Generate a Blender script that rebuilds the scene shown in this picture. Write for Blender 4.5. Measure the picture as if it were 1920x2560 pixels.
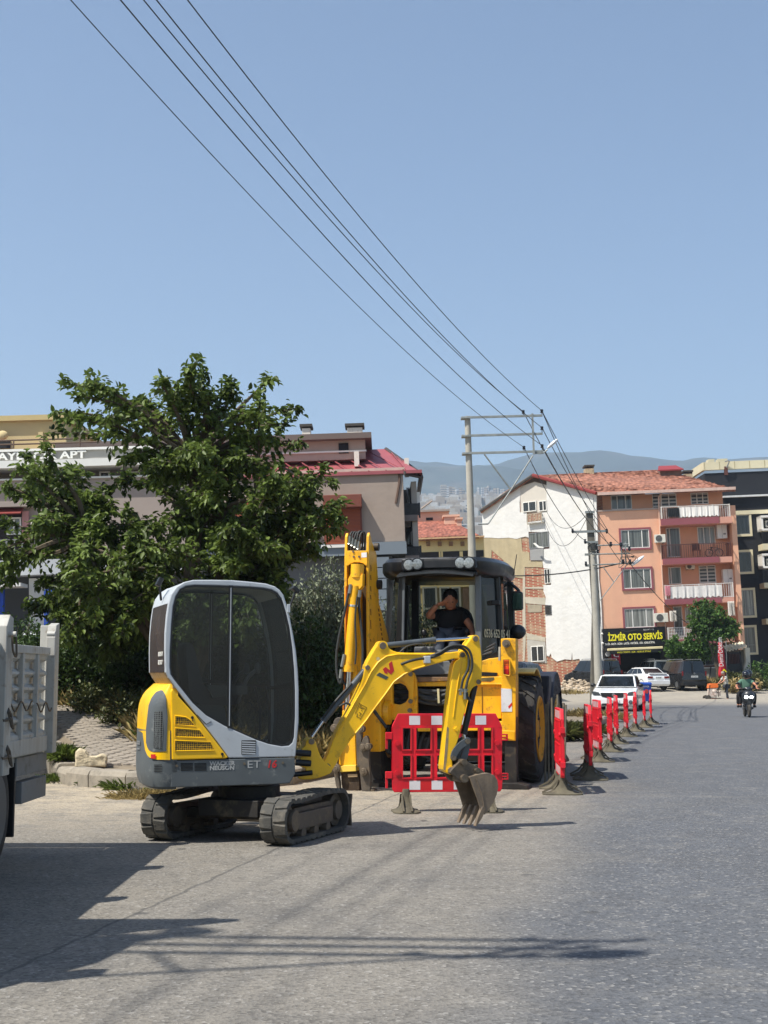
import bpy, bmesh, math, random
import numpy as np
from mathutils import Vector, Matrix, noise as mnoise
from mathutils.bvhtree import BVHTree
R = math.radians
random.seed(7)
for o in list(bpy.data.objects): bpy.data.objects.remove(o)
C = bpy.context.scene.collection
SC = bpy.context.scene
# ------------------------------------------------------------------ camera
FOC, HORZ, CAMH = 3500.0, 1694.0, 1.37
PITCH = math.atan((HORZ - 1280) / FOC)
cd = bpy.data.cameras.new('camera'); cam = bpy.data.objects.new('camera', cd); C.objects.link(cam)
cd.sensor_fit = 'HORIZONTAL'; cd.sensor_width = 36; cd.lens = FOC / 1920 * 36
cd.clip_start = 0.1; cd.clip_end = 30000
cam.location = (0, 0, CAMH); cam.rotation_euler = (R(90) + PITCH, 0, 0)
SC.camera = cam
# ------------------------------------------------------------------ sky, sun, exposure
SHX, SHY = 0.555, 0.36                     # where the shadow of a 1 m post ends
sdir = Vector((-SHX, -SHY, 1)).normalized()
EL = math.asin(sdir.z); AZ = math.atan2(sdir.x, sdir.y)
w = bpy.data.worlds.new('World'); SC.world = w; w.use_nodes = True
nt = w.node_tree; bg = nt.nodes['Background']
sky = nt.nodes.new('ShaderNodeTexSky'); sky.sky_type = 'NISHITA'; sky.sun_disc = False
sky.sun_elevation = EL; sky.sun_rotation = AZ
sky.altitude = 100; sky.air_density = 1.0; sky.dust_density = 1.1; sky.ozone_density = 1.0
nt.links.new(sky.outputs[0], bg.inputs[0]); bg.inputs[1].default_value = 0.094
sl = bpy.data.lights.new('sun', 'SUN'); sl.energy = 4.3; sl.angle = R(0.55); sl.color = (1, 0.95, 0.87)
so = bpy.data.objects.new('sun', sl); C.objects.link(so)
so.rotation_euler = sdir.to_track_quat('Z', 'Y').to_euler(); so.location = (-20, -10, 60)
vs = SC.view_settings; vs.view_transform = 'Standard'; vs.look = 'None'; vs.gamma = 1; vs.use_curve_mapping = False
vs.exposure = 0.66
SC.cycles.max_bounces = 8; SC.cycles.transparent_max_bounces = 16; SC.cycles.volume_bounces = 1
# ------------------------------------------------------------------ photo -> place helpers
_cp, _sp = math.cos(PITCH), math.sin(PITCH)
CAM = Vector((0, 0, CAMH))
def ray(px, py):
    dx = (px - 960) / FOC; dy = (1280 - py) / FOC
    return Vector((dx, _cp - dy * _sp, _sp + dy * _cp))
def gnd(px, py, z=0.0):
    d = ray(px, py); t = (z - CAMH) / d.z
    return CAM + d * t
def at(px, py, Y):
    d = ray(px, py); return CAM + d * (Y / d.y)
class Q:
    def __init__(s, x0, y0, f): s.a = (x0, y0, f)
    def __call__(s, x, y): return (s.a[0] + x / s.a[2], s.a[1] + y / s.a[2])
Z1=Q(320,1400,3.073);Z2=Q(680,1300,3.16);Z3=Q(920,1360,3.072);Z4=Q(1340,1660,2.86);Z5=Q(1180,1120,3.568)
Z6=Q(1460,1120,3.567);Z7=Q(0,1000,3.456);Z8=Q(0,1500,3.16);Y1=Q(640,1020,2.9625);Y2=Q(1140,980,4.879)
Y3=Q(960,1060,2.86);Y4=Q(1700,1600,7.541);Y5=Q(1400,1600,4.366);Y6=Q(700,1560,3.318);Y7=Q(360,1900,2.765)
W1=Q(1000,1380,4.879);W4=Q(840,1300,6.506);W5=Q(820,1740,7.9)
DD=Q(0,0,1659/1920)
class Fr:
    """a local frame standing at o: x along the yaw, z up, lean = tilt of the upright to the left"""
    def __init__(s, o, yaw=0, lean=0):
        s.o = Vector(o); s.M = Matrix.Translation(s.o) @ Matrix.Rotation(R(-lean), 4, 'Y') @ Matrix.Rotation(R(yaw), 4, 'Z')
        s.I = s.M.inverted(); s.c = s.I @ CAM
    def _r(s, p): return s.I.to_3x3() @ ray(*p)
    def V(s, p, v=0.0):            # on the local plane y = v -> (x, z)
        d = s._r(p); t = (v - s.c.y) / d.y; q = s.c + d * t; return (q.x, q.z)
    def U(s, p, u=0.0):            # on the local plane x = u -> (y, z)
        d = s._r(p); t = (u - s.c.x) / d.x; q = s.c + d * t; return (q.y, q.z)
    def vv(s, pts, v=0.0, q=None): return [s.V(q(*p) if q else p, v) for p in pts]
    def P(s, p, v=0.0, q=None):
        x, z = s.V(q(*p) if q else p, v); return Vector((x, v, z))
    def rect(s, q, x0, y0, x1, y1, v=0.0):
        a, b, c, d = [s.V(q(*p), v) for p in ((x0, y0), (x1, y0), (x0, y1), (x1, y1))]
        return ((a[0]+c[0])/2, (c[1]+d[1])/2, (b[0]+d[0])/2, (a[1]+b[1])/2)
# ------------------------------------------------------------------ materials
def lin(c):
    return tuple(((x/255)/12.92 if x/255 <= .04045 else ((x/255+.055)/1.055)**2.4) for x in c) + (1,)
MATS = {}
def M(name, rgb, rough=.6, metal=0, var=.12, scale=3, bump=0, bscale=60, dirt=None, spec=.5, coat=0, rvar=.1, streak=None, sss=0):
    if name in MATS: return MATS[name]
    m = bpy.data.materials.new(name); m.use_nodes = True; n = m.node_tree; N = n.nodes; L = n.links
    b = N['Principled BSDF']; b.inputs['Roughness'].default_value = rough; b.inputs['Metallic'].default_value = metal
    b.inputs['Specular IOR Level'].default_value = spec; b.inputs['Coat Weight'].default_value = coat
    tc = N.new('ShaderNodeTexCoord'); c = lin(rgb)
    no = N.new('ShaderNodeTexNoise'); no.inputs['Scale'].default_value = scale; no.inputs['Detail'].default_value = 8; no.inputs['Roughness'].default_value = .6
    L.new(tc.outputs['Object'], no.inputs['Vector'])
    rp = N.new('ShaderNodeValToRGB'); L.new(no.outputs['Fac'], rp.inputs[0])
    k = rp.color_ramp.elements
    k[0].position = .3; k[0].color = tuple(max(0, x*(1-var)) for x in c[:3]) + (1,)
    k[1].position = .7; k[1].color = tuple(min(1, x*(1+var)) for x in c[:3]) + (1,)
    col = rp.outputs[0]
    if dirt:
        dc, amt, ds = dirt
        n2 = N.new('ShaderNodeTexNoise'); n2.inputs['Scale'].default_value = ds; n2.inputs['Detail'].default_value = 10; n2.inputs['Roughness'].default_value = .7
        L.new(tc.outputs['Object'], n2.inputs['Vector'])
        r2 = N.new('ShaderNodeValToRGB'); L.new(n2.outputs['Fac'], r2.inputs[0])
        r2.color_ramp.elements[0].position = .72 - amt*.45; r2.color_ramp.elements[1].position = .85 - amt*.3
        mx = N.new('ShaderNodeMix'); mx.data_type = 'RGBA'; L.new(r2.outputs[0], mx.inputs[0]); L.new(col, mx.inputs[6]); mx.inputs[7].default_value = lin(dc)
        col = mx.outputs[2]
    if streak:
        dc, amt, sx = streak
        mp = N.new('ShaderNodeMapping'); mp.inputs['Scale'].default_value = (sx, sx, sx*.06); L.new(tc.outputs['Object'], mp.inputs[0])
        n3 = N.new('ShaderNodeTexNoise'); n3.inputs['Scale'].default_value = 1; n3.inputs['Detail'].default_value = 6; L.new(mp.outputs[0], n3.inputs['Vector'])
        r3 = N.new('ShaderNodeMapRange'); L.new(n3.outputs['Fac'], r3.inputs[0]); r3.inputs[1].default_value = .45; r3.inputs[2].default_value = .75; r3.inputs[4].default_value = amt
        mx = N.new('ShaderNodeMix'); mx.data_type = 'RGBA'; L.new(r3.outputs[0], mx.inputs[0]); L.new(col, mx.inputs[6]); mx.inputs[7].default_value = lin(dc)
        col = mx.outputs[2]
    L.new(col, b.inputs['Base Color'])
    if rvar:
        mr = N.new('ShaderNodeMapRange'); L.new(no.outputs['Fac'], mr.inputs[0]); mr.inputs[1].default_value = .3; mr.inputs[2].default_value = .7
        mr.inputs[3].default_value = max(.02, rough-rvar); mr.inputs[4].default_value = min(1, rough+rvar); L.new(mr.outputs[0], b.inputs['Roughness'])
    if bump:
        nb = N.new('ShaderNodeTexNoise'); nb.inputs['Scale'].default_value = bscale; nb.inputs['Detail'].default_value = 5; L.new(tc.outputs['Object'], nb.inputs['Vector'])
        bp = N.new('ShaderNodeBump'); bp.inputs['Strength'].default_value = 1; bp.inputs['Distance'].default_value = bump; L.new(nb.outputs['Fac'], bp.inputs['Height'])
        L.new(bp.outputs[0], b.inputs['Normal'])
    MATS[name] = m; return m
def glass(name, tint=(40,46,48), clear=.5, rough=.03, refl=None):
    """tinted sheet glass: part see-through, part mirror by angle"""
    if name in MATS: return MATS[name]
    m = bpy.data.materials.new(name); m.use_nodes = True; n = m.node_tree; N = n.nodes; L = n.links
    b = N['Principled BSDF']; b.inputs['Base Color'].default_value = lin(tuple(x*.48 for x in tint)); b.inputs['Roughness'].default_value = rough
    b.inputs['Specular IOR Level'].default_value = .6
    tr = N.new('ShaderNodeBsdfTransparent'); tr.inputs[0].default_value = lin(tint)
    mx = N.new('ShaderNodeMixShader'); fr = N.new('ShaderNodeFresnel'); fr.inputs[0].default_value = 1.5
    mr = N.new('ShaderNodeMapRange'); L.new(fr.outputs[0], mr.inputs[0]); mr.inputs[1].default_value = 0; mr.inputs[2].default_value = 1
    mr.inputs[3].default_value = clear; mr.inputs[4].default_value = 0
    L.new(mr.outputs[0], mx.inputs[0]); L.new(b.outputs[0], mx.inputs[1]); L.new(tr.outputs[0], mx.inputs[2])
    L.new(mx.outputs[0], N['Material Output'].inputs[0]); MATS[name] = m; return m
def emit(name, rgb, s):
    m = bpy.data.materials.new(name); m.use_nodes = True; b = m.node_tree.nodes['Principled BSDF']
    b.inputs['Base Color'].default_value = lin(rgb); b.inputs['Emission Color'].default_value = lin(rgb); b.inputs['Emission Strength'].default_value = s; return m
# ------------------------------------------------------------------ mesh builder
class G:
    def __init__(s): s.v = []; s.f = []; s.m = []; s.k = 0
    def add(s, vs, fs):
        b = len(s.v); s.v += [tuple(v) for v in vs]; s.f += [tuple(i + b for i in f) for f in fs]; s.m += [s.k]*len(fs); return s
    def box(s, x0, y0, z0, x1, y1, z1):
        return s.add([(x0,y0,z0),(x1,y0,z0),(x1,y1,z0),(x0,y1,z0),(x0,y0,z1),(x1,y0,z1),(x1,y1,z1),(x0,y1,z1)],
                     [(0,3,2,1),(4,5,6,7),(0,1,5,4),(1,2,6,5),(2,3,7,6),(3,0,4,7)])
    def obox(s, c, e, rot):          # oriented box, e = full sizes, rot = 3x3
        c = Vector(c); vs = []
        for z in (-.5,.5):
            for x, y in ((-.5,-.5),(.5,-.5),(.5,.5),(-.5,.5)): vs.append(c + rot @ Vector((x*e[0], y*e[1], z*e[2])))
        return s.add(vs, [(0,3,2,1),(4,5,6,7),(0,1,5,4),(1,2,6,5),(2,3,7,6),(3,0,4,7)])
    def prism(s, pts, a, b, ax='y'):  # polygon extruded along an axis
        n = len(pts)
        def p(q, t): return {'y': (q[0], t, q[1]), 'x': (t, q[0], q[1]), 'z': (q[0], q[1], t)}[ax]
        vs = [p(q, a) for q in pts] + [p(q, b) for q in pts]
        return s.add(vs, [tuple(range(n)), tuple(range(2*n-1, n-1, -1))] + [(i, (i+1) % n, (i+1) % n + n, i + n) for i in range(n)])
    def ring(s, outer, inner, a, b):  # matched loops in xz, extruded in y
        n = len(outer)
        vs = [(p[0], a, p[1]) for p in outer] + [(p[0], a, p[1]) for p in inner] + [(p[0], b, p[1]) for p in outer] + [(p[0], b, p[1]) for p in inner]
        fs = []
        for i in range(n):
            j = (i+1) % n
            fs += [(i, j, n+j, n+i), (2*n+j, 2*n+i, 3*n+i, 3*n+j), (i, 2*n+i, 2*n+j, j), (n+i, n+j, 3*n+j, 3*n+i)]
        return s.add(vs, fs)
    def tube(s, pts, r, n=8, cap=True):
        pts = [Vector(p) for p in pts]; rr = r if isinstance(r, (list, tuple)) else [r]*len(pts)
        vs = []; up = None
        for i, p in enumerate(pts):
            d = (pts[min(i+1, len(pts)-1)] - pts[max(i-1, 0)])
            if d.length < 1e-9: d = Vector((0,0,1))
            d.normalize()
            if up is None: up = d.orthogonal()
            else:
                up = up - d * up.dot(d)
                up = up.normalized() if up.length > 1e-6 else d.orthogonal()
            up.normalize(); sd = d.cross(up)
            for k in range(n):
                a = 2*math.pi*k/n; vs.append(p + (up*math.cos(a) + sd*math.sin(a))*rr[i])
        fs = [(i*n+k, i*n+(k+1) % n, (i+1)*n+(k+1) % n, (i+1)*n+k) for i in range(len(pts)-1) for k in range(n)]
        if cap: fs += [tuple(range(n-1, -1, -1)), tuple((len(pts)-1)*n+k for k in range(n))]
        return s.add(vs, fs)
    def cyl(s, a, b, r, n=16, r2=None): return s.tube([a, b], [r, r if r2 is None else r2], n)
    def ell(s, c, e, n=12, m=8, rot=None):
        c = Vector(c); vs = []; 
        for i in range(m+1):
            t = math.pi*i/m
            for k in range(n):
                a = 2*math.pi*k/n; q = Vector((math.sin(t)*math.cos(a)*e[0], math.sin(t)*math.sin(a)*e[1], math.cos(t)*e[2]))
                vs.append(c + (rot @ q if rot else q))
        return s.add(vs, [(i*n+k, (i+1)*n+k, (i+1)*n+(k+1) % n, i*n+(k+1) % n) for i in range(m) for k in range(n)])
    def loft(s, rings, closed=True, caps=True):
        n = len(rings[0]); vs = [p for r in rings for p in r]
        fs = [(i*n+k, i*n+(k+1) % n, (i+1)*n+(k+1) % n, (i+1)*n+k) for i in range(len(rings)-1) for k in range(n if closed else n-1)]
        if caps: fs += [tuple(range(n-1, -1, -1)), tuple((len(rings)-1)*n+k for k in range(n))]
        return s.add(vs, fs)
    def lathe(s, prof, c, ax, n=24):   # prof: (radius, distance along ax)
        c = Vector(c); ax = Vector(ax).normalized(); u = ax.orthogonal().normalized(); w_ = ax.cross(u)
        return s.loft([[c + ax*h + (u*math.cos(2*math.pi*k/n) + w_*math.sin(2*math.pi*k/n))*r for k in range(n)] for r, h in prof])
    def build(s, name, mats, parent=None, xf=None, smooth=None, bevel=0, loc=None, recalc=True, **props):
        me = bpy.data.meshes.new(name)
        vs = s.v if xf is None else [tuple(xf @ Vector(v)) for v in s.v]
        me.from_pydata(vs, [], s.f)
        if not isinstance(mats, (list, tuple)): mats = [mats]
        for m in mats: me.materials.append(m)
        if len(mats) > 1: me.polygons.foreach_set('material_index', s.m)
        if recalc and len(s.f) < 60000:
            bm = bmesh.new(); bm.from_mesh(me); bmesh.ops.remove_doubles(bm, verts=bm.verts, dist=1e-5); bmesh.ops.recalc_face_normals(bm, faces=bm.faces); bm.to_mesh(me); bm.free()
        if smooth:
            me.polygons.foreach_set('use_smooth', [True]*len(me.polygons)); me.set_sharp_from_angle(angle=R(smooth))
        me.update()
        o = bpy.data.objects.new(name, me); C.objects.link(o)
        if parent: o.parent = parent
        if loc is not None: o.location = loc
        if bevel:
            b = o.modifiers.new('bevel', 'BEVEL'); b.width = bevel; b.segments = 2; b.limit_method = 'ANGLE'; b.angle_limit = R(40)
        for k, x in props.items(): o[k] = x
        return o
def thing(name, label, cat, fr=None, loc=(0,0,0), rz=0, group=None, scale=None):
    o = bpy.data.objects.new(name, None); C.objects.link(o); o.empty_display_size = .2
    if fr: o.matrix_world = fr.M.copy()
    else: o.location = loc; o.rotation_euler = (0, 0, rz)
    if scale: o.scale = (scale,)*3
    o['label'] = label; o['category'] = cat
    if group: o['group'] = group
    return o
def tag(o, label, cat, group=None):
    o['label'] = label; o['category'] = cat
    if group: o['group'] = group
    return o
def kids(o): return [c for c in bpy.data.objects if c.parent == o]
def dup(root, loc=None, rz=None, label=None):
    tree = {}
    for c in bpy.data.objects:
        if c.parent: tree.setdefault(c.parent.name, []).append(c)
    def rec(o, par):
        c = o.copy(); C.objects.link(c)
        if par: c.parent = par; c.matrix_parent_inverse = o.matrix_parent_inverse.copy()
        for k in tree.get(o.name, []): rec(k, c)
        return c
    r = rec(root, None)
    if loc is not None: r.location = loc
    if rz is not None: r.rotation_euler = (0, 0, rz)
    if label: r['label'] = label
    return r
def polar(poly, c, angs):             # star shaped polygon sampled at angles
    out = []; n = len(poly)
    for a in angs:
        dx, dy = math.cos(a), math.sin(a); best = None
        for i in range(n):
            x1, y1 = poly[i][0]-c[0], poly[i][1]-c[1]; x2, y2 = poly[(i+1) % n][0]-c[0], poly[(i+1) % n][1]-c[1]
            ex, ey = x2-x1, y2-y1; den = dx*ey - dy*ex
            if abs(den) < 1e-12: continue
            t = (x1*ey - y1*ex)/den; u = (x1*dy - y1*dx)/den
            if t > 0 and -1e-6 <= u <= 1+1e-6 and (best is None or t < best): best = t
        best = best if best is not None else .01
        out.append((c[0]+dx*best, c[1]+dy*best))
    return out
def ringpair(outer, inner, c, n=72):
    angs = sorted(set([round(2*math.pi*i/n - math.pi, 5) for i in range(n)] + [round(math.atan2(p[1]-c[1], p[0]-c[0]), 5) for p in outer + inner]))
    return polar(outer, c, angs), polar(inner, c, angs)
def smoothpoly(pts, it=2):            # Chaikin corner cutting
    for _ in range(it):
        q = []
        for i in range(len(pts)):
            a, b = pts[i], pts[(i+1) % len(pts)]
            q += [(a[0]*.75+b[0]*.25, a[1]*.75+b[1]*.25), (a[0]*.25+b[0]*.75, a[1]*.25+b[1]*.75)]
        pts = q
    return pts
def curve(pts, n=6):                  # Catmull-Rom through points
    pts = [Vector(p) for p in pts]; out = []
    for i in range(len(pts)-1):
        p0 = pts[max(i-1,0)]; p1 = pts[i]; p2 = pts[i+1]; p3 = pts[min(i+2,len(pts)-1)]
        for k in range(n):
            t = k/n; out.append(.5*((2*p1) + (p2-p0)*t + (2*p0-5*p1+4*p2-p3)*t*t + (3*p1-p0-3*p2+p3)*t**3))
    out.append(pts[-1]); return out
def text(name, s, size, mat, parent, loc, rot, ext=.002, align='LEFT', xs=1.0, bold=0, sh=0):
    c = bpy.data.curves.new(name, 'FONT'); c.body = s; c.size = size; c.extrude = ext; c.align_x = align; c.offset = bold; c.shear = sh
    c.resolution_u = 3
    o = bpy.data.objects.new('tmp', c); C.objects.link(o); dg = bpy.context.evaluated_depsgraph_get()
    me = bpy.data.meshes.new_from_object(o.evaluated_get(dg)); bpy.data.objects.remove(o)
    me.materials.clear(); me.materials.append(mat); me.name = name
    r = bpy.data.objects.new(name, me); C.objects.link(r); r.parent = parent; r.location = loc; r.rotation_euler = rot; r.scale = (xs, 1, 1)
    return r
class Decal:
    """lays a polygon seen at photo points onto an existing surface as a thin sheet"""
    def __init__(s, objs, fr):
        vs = []; fs = []
        for o in objs:
            b = len(vs); vs += [v.co.copy() for v in o.data.vertices]; fs += [tuple(i+b for i in p.vertices) for p in o.data.polygons]
        s.b = BVHTree.FromPolygons(vs, fs); s.fr = fr
    def hit(s, p, off):
        d = s.fr._r(p).normalized(); h = s.b.ray_cast(s.fr.c, d)
        if h[0] is None: return None
        n = h[1] if h[1].dot(d) < 0 else -h[1]
        return h[0] + n*off
    def sheet(s, g, pts, q=None, off=.004, n=10):
        pts = [q(*p) if q else p for p in pts]
        x0 = min(p[0] for p in pts); x1 = max(p[0] for p in pts)
        def span(x):
            ys = []
            for i in range(len(pts)):
                a, b = pts[i], pts[(i+1) % len(pts)]
                if (a[0]-x)*(b[0]-x) <= 0 and a[0] != b[0]: ys.append(a[1] + (b[1]-a[1])*(x-a[0])/(b[0]-a[0]))
            return (min(ys), max(ys)) if len(ys) > 1 else None
        rows = []
        for i in range(n+1):
            x = x0 + (x1-x0)*(i*.998+.001*n)/n; sp = span(min(max(x, x0+.01), x1-.01))
            if not sp: continue
            rows.append([s.hit((x, sp[0]+(sp[1]-sp[0])*j/n), off) for j in range(n+1)])
        for i in range(len(rows)-1):
            for j in range(n):
                c = [rows[i][j], rows[i+1][j], rows[i+1][j+1], rows[i][j+1]]
                if all(x is not None for x in c): g.add(c, [(0,1,2,3)])
        return g
def catenary(a, b, sag, n=24):
    a = Vector(a); b = Vector(b)
    return [a.lerp(b, i/n) - Vector((0,0,4*sag*(i/n)*(1-i/n))) for i in range(n+1)]
# ================================================================== ground, road, pavement
def sstep(a, b, x):
    t = min(1, max(0, (x-a)/(b-a))); return t*t*(3-2*t)
KR = [(-1.9,17.75),(-1.21,18.25),(-.66,20),(4.3,35),(6.5,42),(7.2,45.5),(6.6,48.5),(4,50)]          # kerb along the road
KL = [(-3.4,17.55),(-4.25,18.6),(-5.6,22.6),(-8.3,30),(-13,44)]                # kerb along the side street
SW = KR + [(-13,52)] + KL[::-1] + [(-2.7,17.4)]
def inpoly(x, y, P):
    c = False; j = len(P)-1
    for i in range(len(P)):
        if (P[i][1] > y) != (P[j][1] > y) and x < (P[j][0]-P[i][0])*(y-P[i][1])/(P[j][1]-P[i][1])+P[i][0]: c = not c
        j = i
    return c
def dseg(x, y, L):
    b = 1e9
    for (x0,y0),(x1,y1) in zip(L, L[1:]):
        dx, dy = x1-x0, y1-y0; t = min(1, max(0, ((x-x0)*dx+(y-y0)*dy)/(dx*dx+dy*dy))); b = min(b, math.hypot(x-x0-dx*t, y-y0-dy*t))
    return b
KERB = [(-13,44),(-8.3,30),(-5.6,22.6),(-4.25,18.6),(-3.4,17.55),(-2.7,17.4),(-1.9,17.75),(-1.21,18.25)] + KR[2:]
def swh(x, y):                         # height of the pavement
    d = dseg(x, y, KR[1:])
    return .19 + .105*max(0, min(y, 30)-18.6)*sstep(.9, 3.4, d)*(1-sstep(-2.5, 1.5, x))
def side_rise(x, y): return .105*max(0, min(y, 30)-18.6) if x < -3 else 0
def H(x, y):
    z = .73*sstep(80, 95, y) if x > -6 else 0
    if inpoly(x, y, SW):
        k = sstep(0, .5, dseg(x, y, KERB)); z = max(z, swh(x, y)*k - .05)
    else: z += side_rise(x, y)
    return z
def asphalt():
    m = bpy.data.materials.new('asphalt'); m.use_nodes = True; n = m.node_tree; N = n.nodes; L = n.links; b = N['Principled BSDF']
    tc = N.new('ShaderNodeTexCoord'); sp = N.new('ShaderNodeSeparateXYZ'); L.new(tc.outputs['Object'], sp.inputs[0])
    def math_(op, a, bb=None, c=None):
        q = N.new('ShaderNodeMath'); q.operation = op
        for i, x in enumerate((a, bb, c)):
            if x is None: continue
            if isinstance(x, (int, float)): q.inputs[i].default_value = x
            else: L.new(x, q.inputs[i])
        return q.outputs[0]
    def nz(s, d=6, r=.6, vec=None, dist=0):
        q = N.new('ShaderNodeTexNoise'); q.inputs['Scale'].default_value = s; q.inputs['Detail'].default_value = d; q.inputs['Roughness'].default_value = r; q.inputs['Distortion'].default_value = dist
        L.new(vec or tc.outputs['Object'], q.inputs['Vector']); return q.outputs['Fac']
    def mr(x, a, bb, c=0, d=1, sm=True):
        q = N.new('ShaderNodeMapRange'); q.interpolation_type = 'SMOOTHSTEP' if sm else 'LINEAR'
        L.new(x, q.inputs[0]); q.inputs[1].default_value = a; q.inputs[2].default_value = bb; q.inputs[3].default_value = c; q.inputs[4].default_value = d; return q.outputs[0]
    def mix(f, a, bb, mode='MIX'):
        q = N.new('ShaderNodeMix'); q.data_type = 'RGBA'; q.blend_type = mode
        for i, x in ((0, f), (6, a), (7, bb)):
            if isinstance(x, (int, float)): q.inputs[i].default_value = x
            elif isinstance(x, tuple): q.inputs[i].default_value = x
            else: L.new(x, q.inputs[i])
        return q.outputs[2]
    t = math_('SUBTRACT', sp.outputs[0], math_('MULTIPLY', sp.outputs[1], .19))
    wob = math_('MULTIPLY', math_('SUBTRACT', nz(.35, 5), .5), 1.6)
    tw = math_('ADD', t, wob)
    warm = (.240,.221,.188,1); cool = (.118,.125,.136,1)
    col = mix(mr(tw, -1.25, -.25), warm, cool)
    older = mr(math_('ADD', t, math_('MULTIPLY', math_('SUBTRACT', nz(3, 3), .5), .08)), -3.08, -3.02)
    col = mix(older, mix(1.0, col, (1.0,.99,.97,1), 'MULTIPLY'), col)
    # wheel-polished darker bands along the lane
    bands = None
    for c0, wd, am in ((-.35,.22,.5),(.25,.16,.35),(.75,.2,.55),(1.5,.3,.35),(2.6,.3,.45),(3.6,.5,.3)):
        q = math_('MULTIPLY', mr(math_('ABSOLUTE', math_('SUBTRACT', math_('ADD', t, math_('MULTIPLY', wob, .16)), c0)), 0, wd*1.6, 1, 0), am)
        bands = q if bands is None else math_('MAXIMUM', bands, q)
    bands = math_('MULTIPLY', bands, mr(nz(.5, 5), .3, .65, .25, 1))
    col = mix(math_('MULTIPLY', bands, .34), col, (.075,.078,.085,1))
    # big soft patches
    col = mix(mr(nz(.8, 8, .66), .42, .70, 0, .42), col, (.10,.10,.10,1)); col = mix(mr(nz(6, 6, .75), .45, .75, 0, .35), col, (.09,.088,.085,1))
    col = mix(mr(nz(1.9, 8, .7, None, .6), .48, .74, 0, .34), col, (.31,.29,.25,1))
    # sandy dust by the kerb corner
    cx = math_('SUBTRACT', sp.outputs[0], -2.9); cy = math_('MULTIPLY', math_('SUBTRACT', sp.outputs[1], 17.2), .75)
    dd = math_('SQRT', math_('ADD', math_('MULTIPLY', math_('MULTIPLY', cx, cx), .35), math_('MULTIPLY', cy, cy)))
    dust = math_('MULTIPLY', mr(dd, .5, 4.2, 1, 0), mr(nz(2.2, 9, .72), .30, .60, 0, .9))
    col = mix(dust, col, (.50,.42,.30,1))
    # dusty lot in front of the garages
    lot = math_('MULTIPLY', mr(math_('ADD', sp.outputs[1], math_('MULTIPLY', math_('SUBTRACT', nz(.12, 4), .5), 20)), 66, 84), mr(nz(.5, 8, .7), .2, .6, .5, 1))
    col = mix(lot, col, (.40,.36,.29,1))
    # aggregate speckle
    vo = N.new('ShaderNodeTexVoronoi'); vo.inputs['Scale'].default_value = 52; L.new(tc.outputs['Object'], vo.inputs['Vector'])
    spk = N.new('ShaderNodeSeparateColor'); L.new(vo.outputs['Color'], spk.inputs[0])
    s1 = mr(spk.outputs[0], .0, .5, .54, 1.08, False); s2 = mr(spk.outputs[1], .90, .97, 0, .45, False)
    dk = N.new('ShaderNodeCombineColor'); [L.new(s1, dk.inputs[i]) for i in range(3)]
    col = mix(.8, col, dk.outputs[0], 'MULTIPLY')
    col = mix(math_('MULTIPLY', s2, .8), col, (.50,.48,.44,1))
    f2 = nz(150, 3, .8); col = mix(mr(f2, .35, .62, .35, 0, False), col, (.03,.03,.03,1))
    vo2 = N.new('ShaderNodeTexVoronoi'); vo2.inputs['Scale'].default_value = 26; L.new(tc.outputs['Object'], vo2.inputs['Vector'])
    sp2 = N.new('ShaderNodeSeparateColor'); L.new(vo2.outputs['Color'], sp2.inputs[0])
    tiny = math_('MULTIPLY', mr(sp2.outputs[2], .965, .975, 0, .5, False), mr(vo2.outputs['Distance'], .06, .15, 1, 0, False))
    col = mix(tiny, col, (.62,.6,.55,1))
    # oil spots
    vo3 = N.new('ShaderNodeTexVoronoi'); vo3.inputs['Scale'].default_value = 1.1; L.new(tc.outputs['Object'], vo3.inputs['Vector'])
    col = mix(mr(vo3.outputs['Distance'], .03, .075, .6, 0), col, (.05,.05,.05,1))
    # cracks and the seam
    sm = mr(math_('ABSOLUTE', math_('ADD', math_('ADD', t, 3.05), math_('MULTIPLY', math_('SUBTRACT', nz(3, 3), .5), .10))), .006, .022, .55, 0)
    ve = N.new('ShaderNodeTexVoronoi'); ve.feature = 'DISTANCE_TO_EDGE'; ve.inputs['Scale'].default_value = .28
    vm = N.new('ShaderNodeVectorMath'); vm.operation = 'ADD'; L.new(tc.outputs['Object'], vm.inputs[0])
    nn = N.new('ShaderNodeTexNoise'); nn.inputs['Scale'].default_value = 1.5; nn.inputs['Detail'].default_value = 6; L.new(tc.outputs['Object'], nn.inputs['Vector']); L.new(nn.outputs['Color'], vm.inputs[1]); L.new(vm.outputs[0], ve.inputs['Vector'])
    cr = math_('MULTIPLY', mr(sp.outputs[1], 20, 30, 1, 0), math_('MULTIPLY', mr(ve.outputs['Distance'], .0015, .006, .35, 0), mr(nz(.3, 2), .56, .64)))
    col = mix(math_('MAXIMUM', sm, cr), col, (.045,.045,.045,1))
    L.new(col, b.inputs['Base Color']); b.inputs['Roughness'].default_value = .82; b.inputs['Specular IOR Level'].default_value = .35
    bp = N.new('ShaderNodeBump'); bp.inputs['Distance'].default_value = .006; bp.inputs['Strength'].default_value = .8
    L.new(math_('ADD', vo.outputs['Distance'], math_('MULTIPLY', f2, .6)), bp.inputs['Height']); L.new(bp.outputs[0], b.inputs['Normal'])
    return m
ASPH = asphalt()
SOIL = M('dry_soil', (128,112,86), .95, var=.3, scale=2.5, bump=.03, bscale=14, dirt=((96,92,60), .4, 1.2))
CONC = M('kerb_concrete', (146,138,124), .9, var=.18, scale=6, bump=.006, bscale=60, dirt=((110,104,94), .45, 5))
PAVER = M('paver_concrete', (148,139,126), .92, var=.2, scale=4, bump=.004, bscale=90, dirt=((104,98,88), .35, 9))
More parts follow.
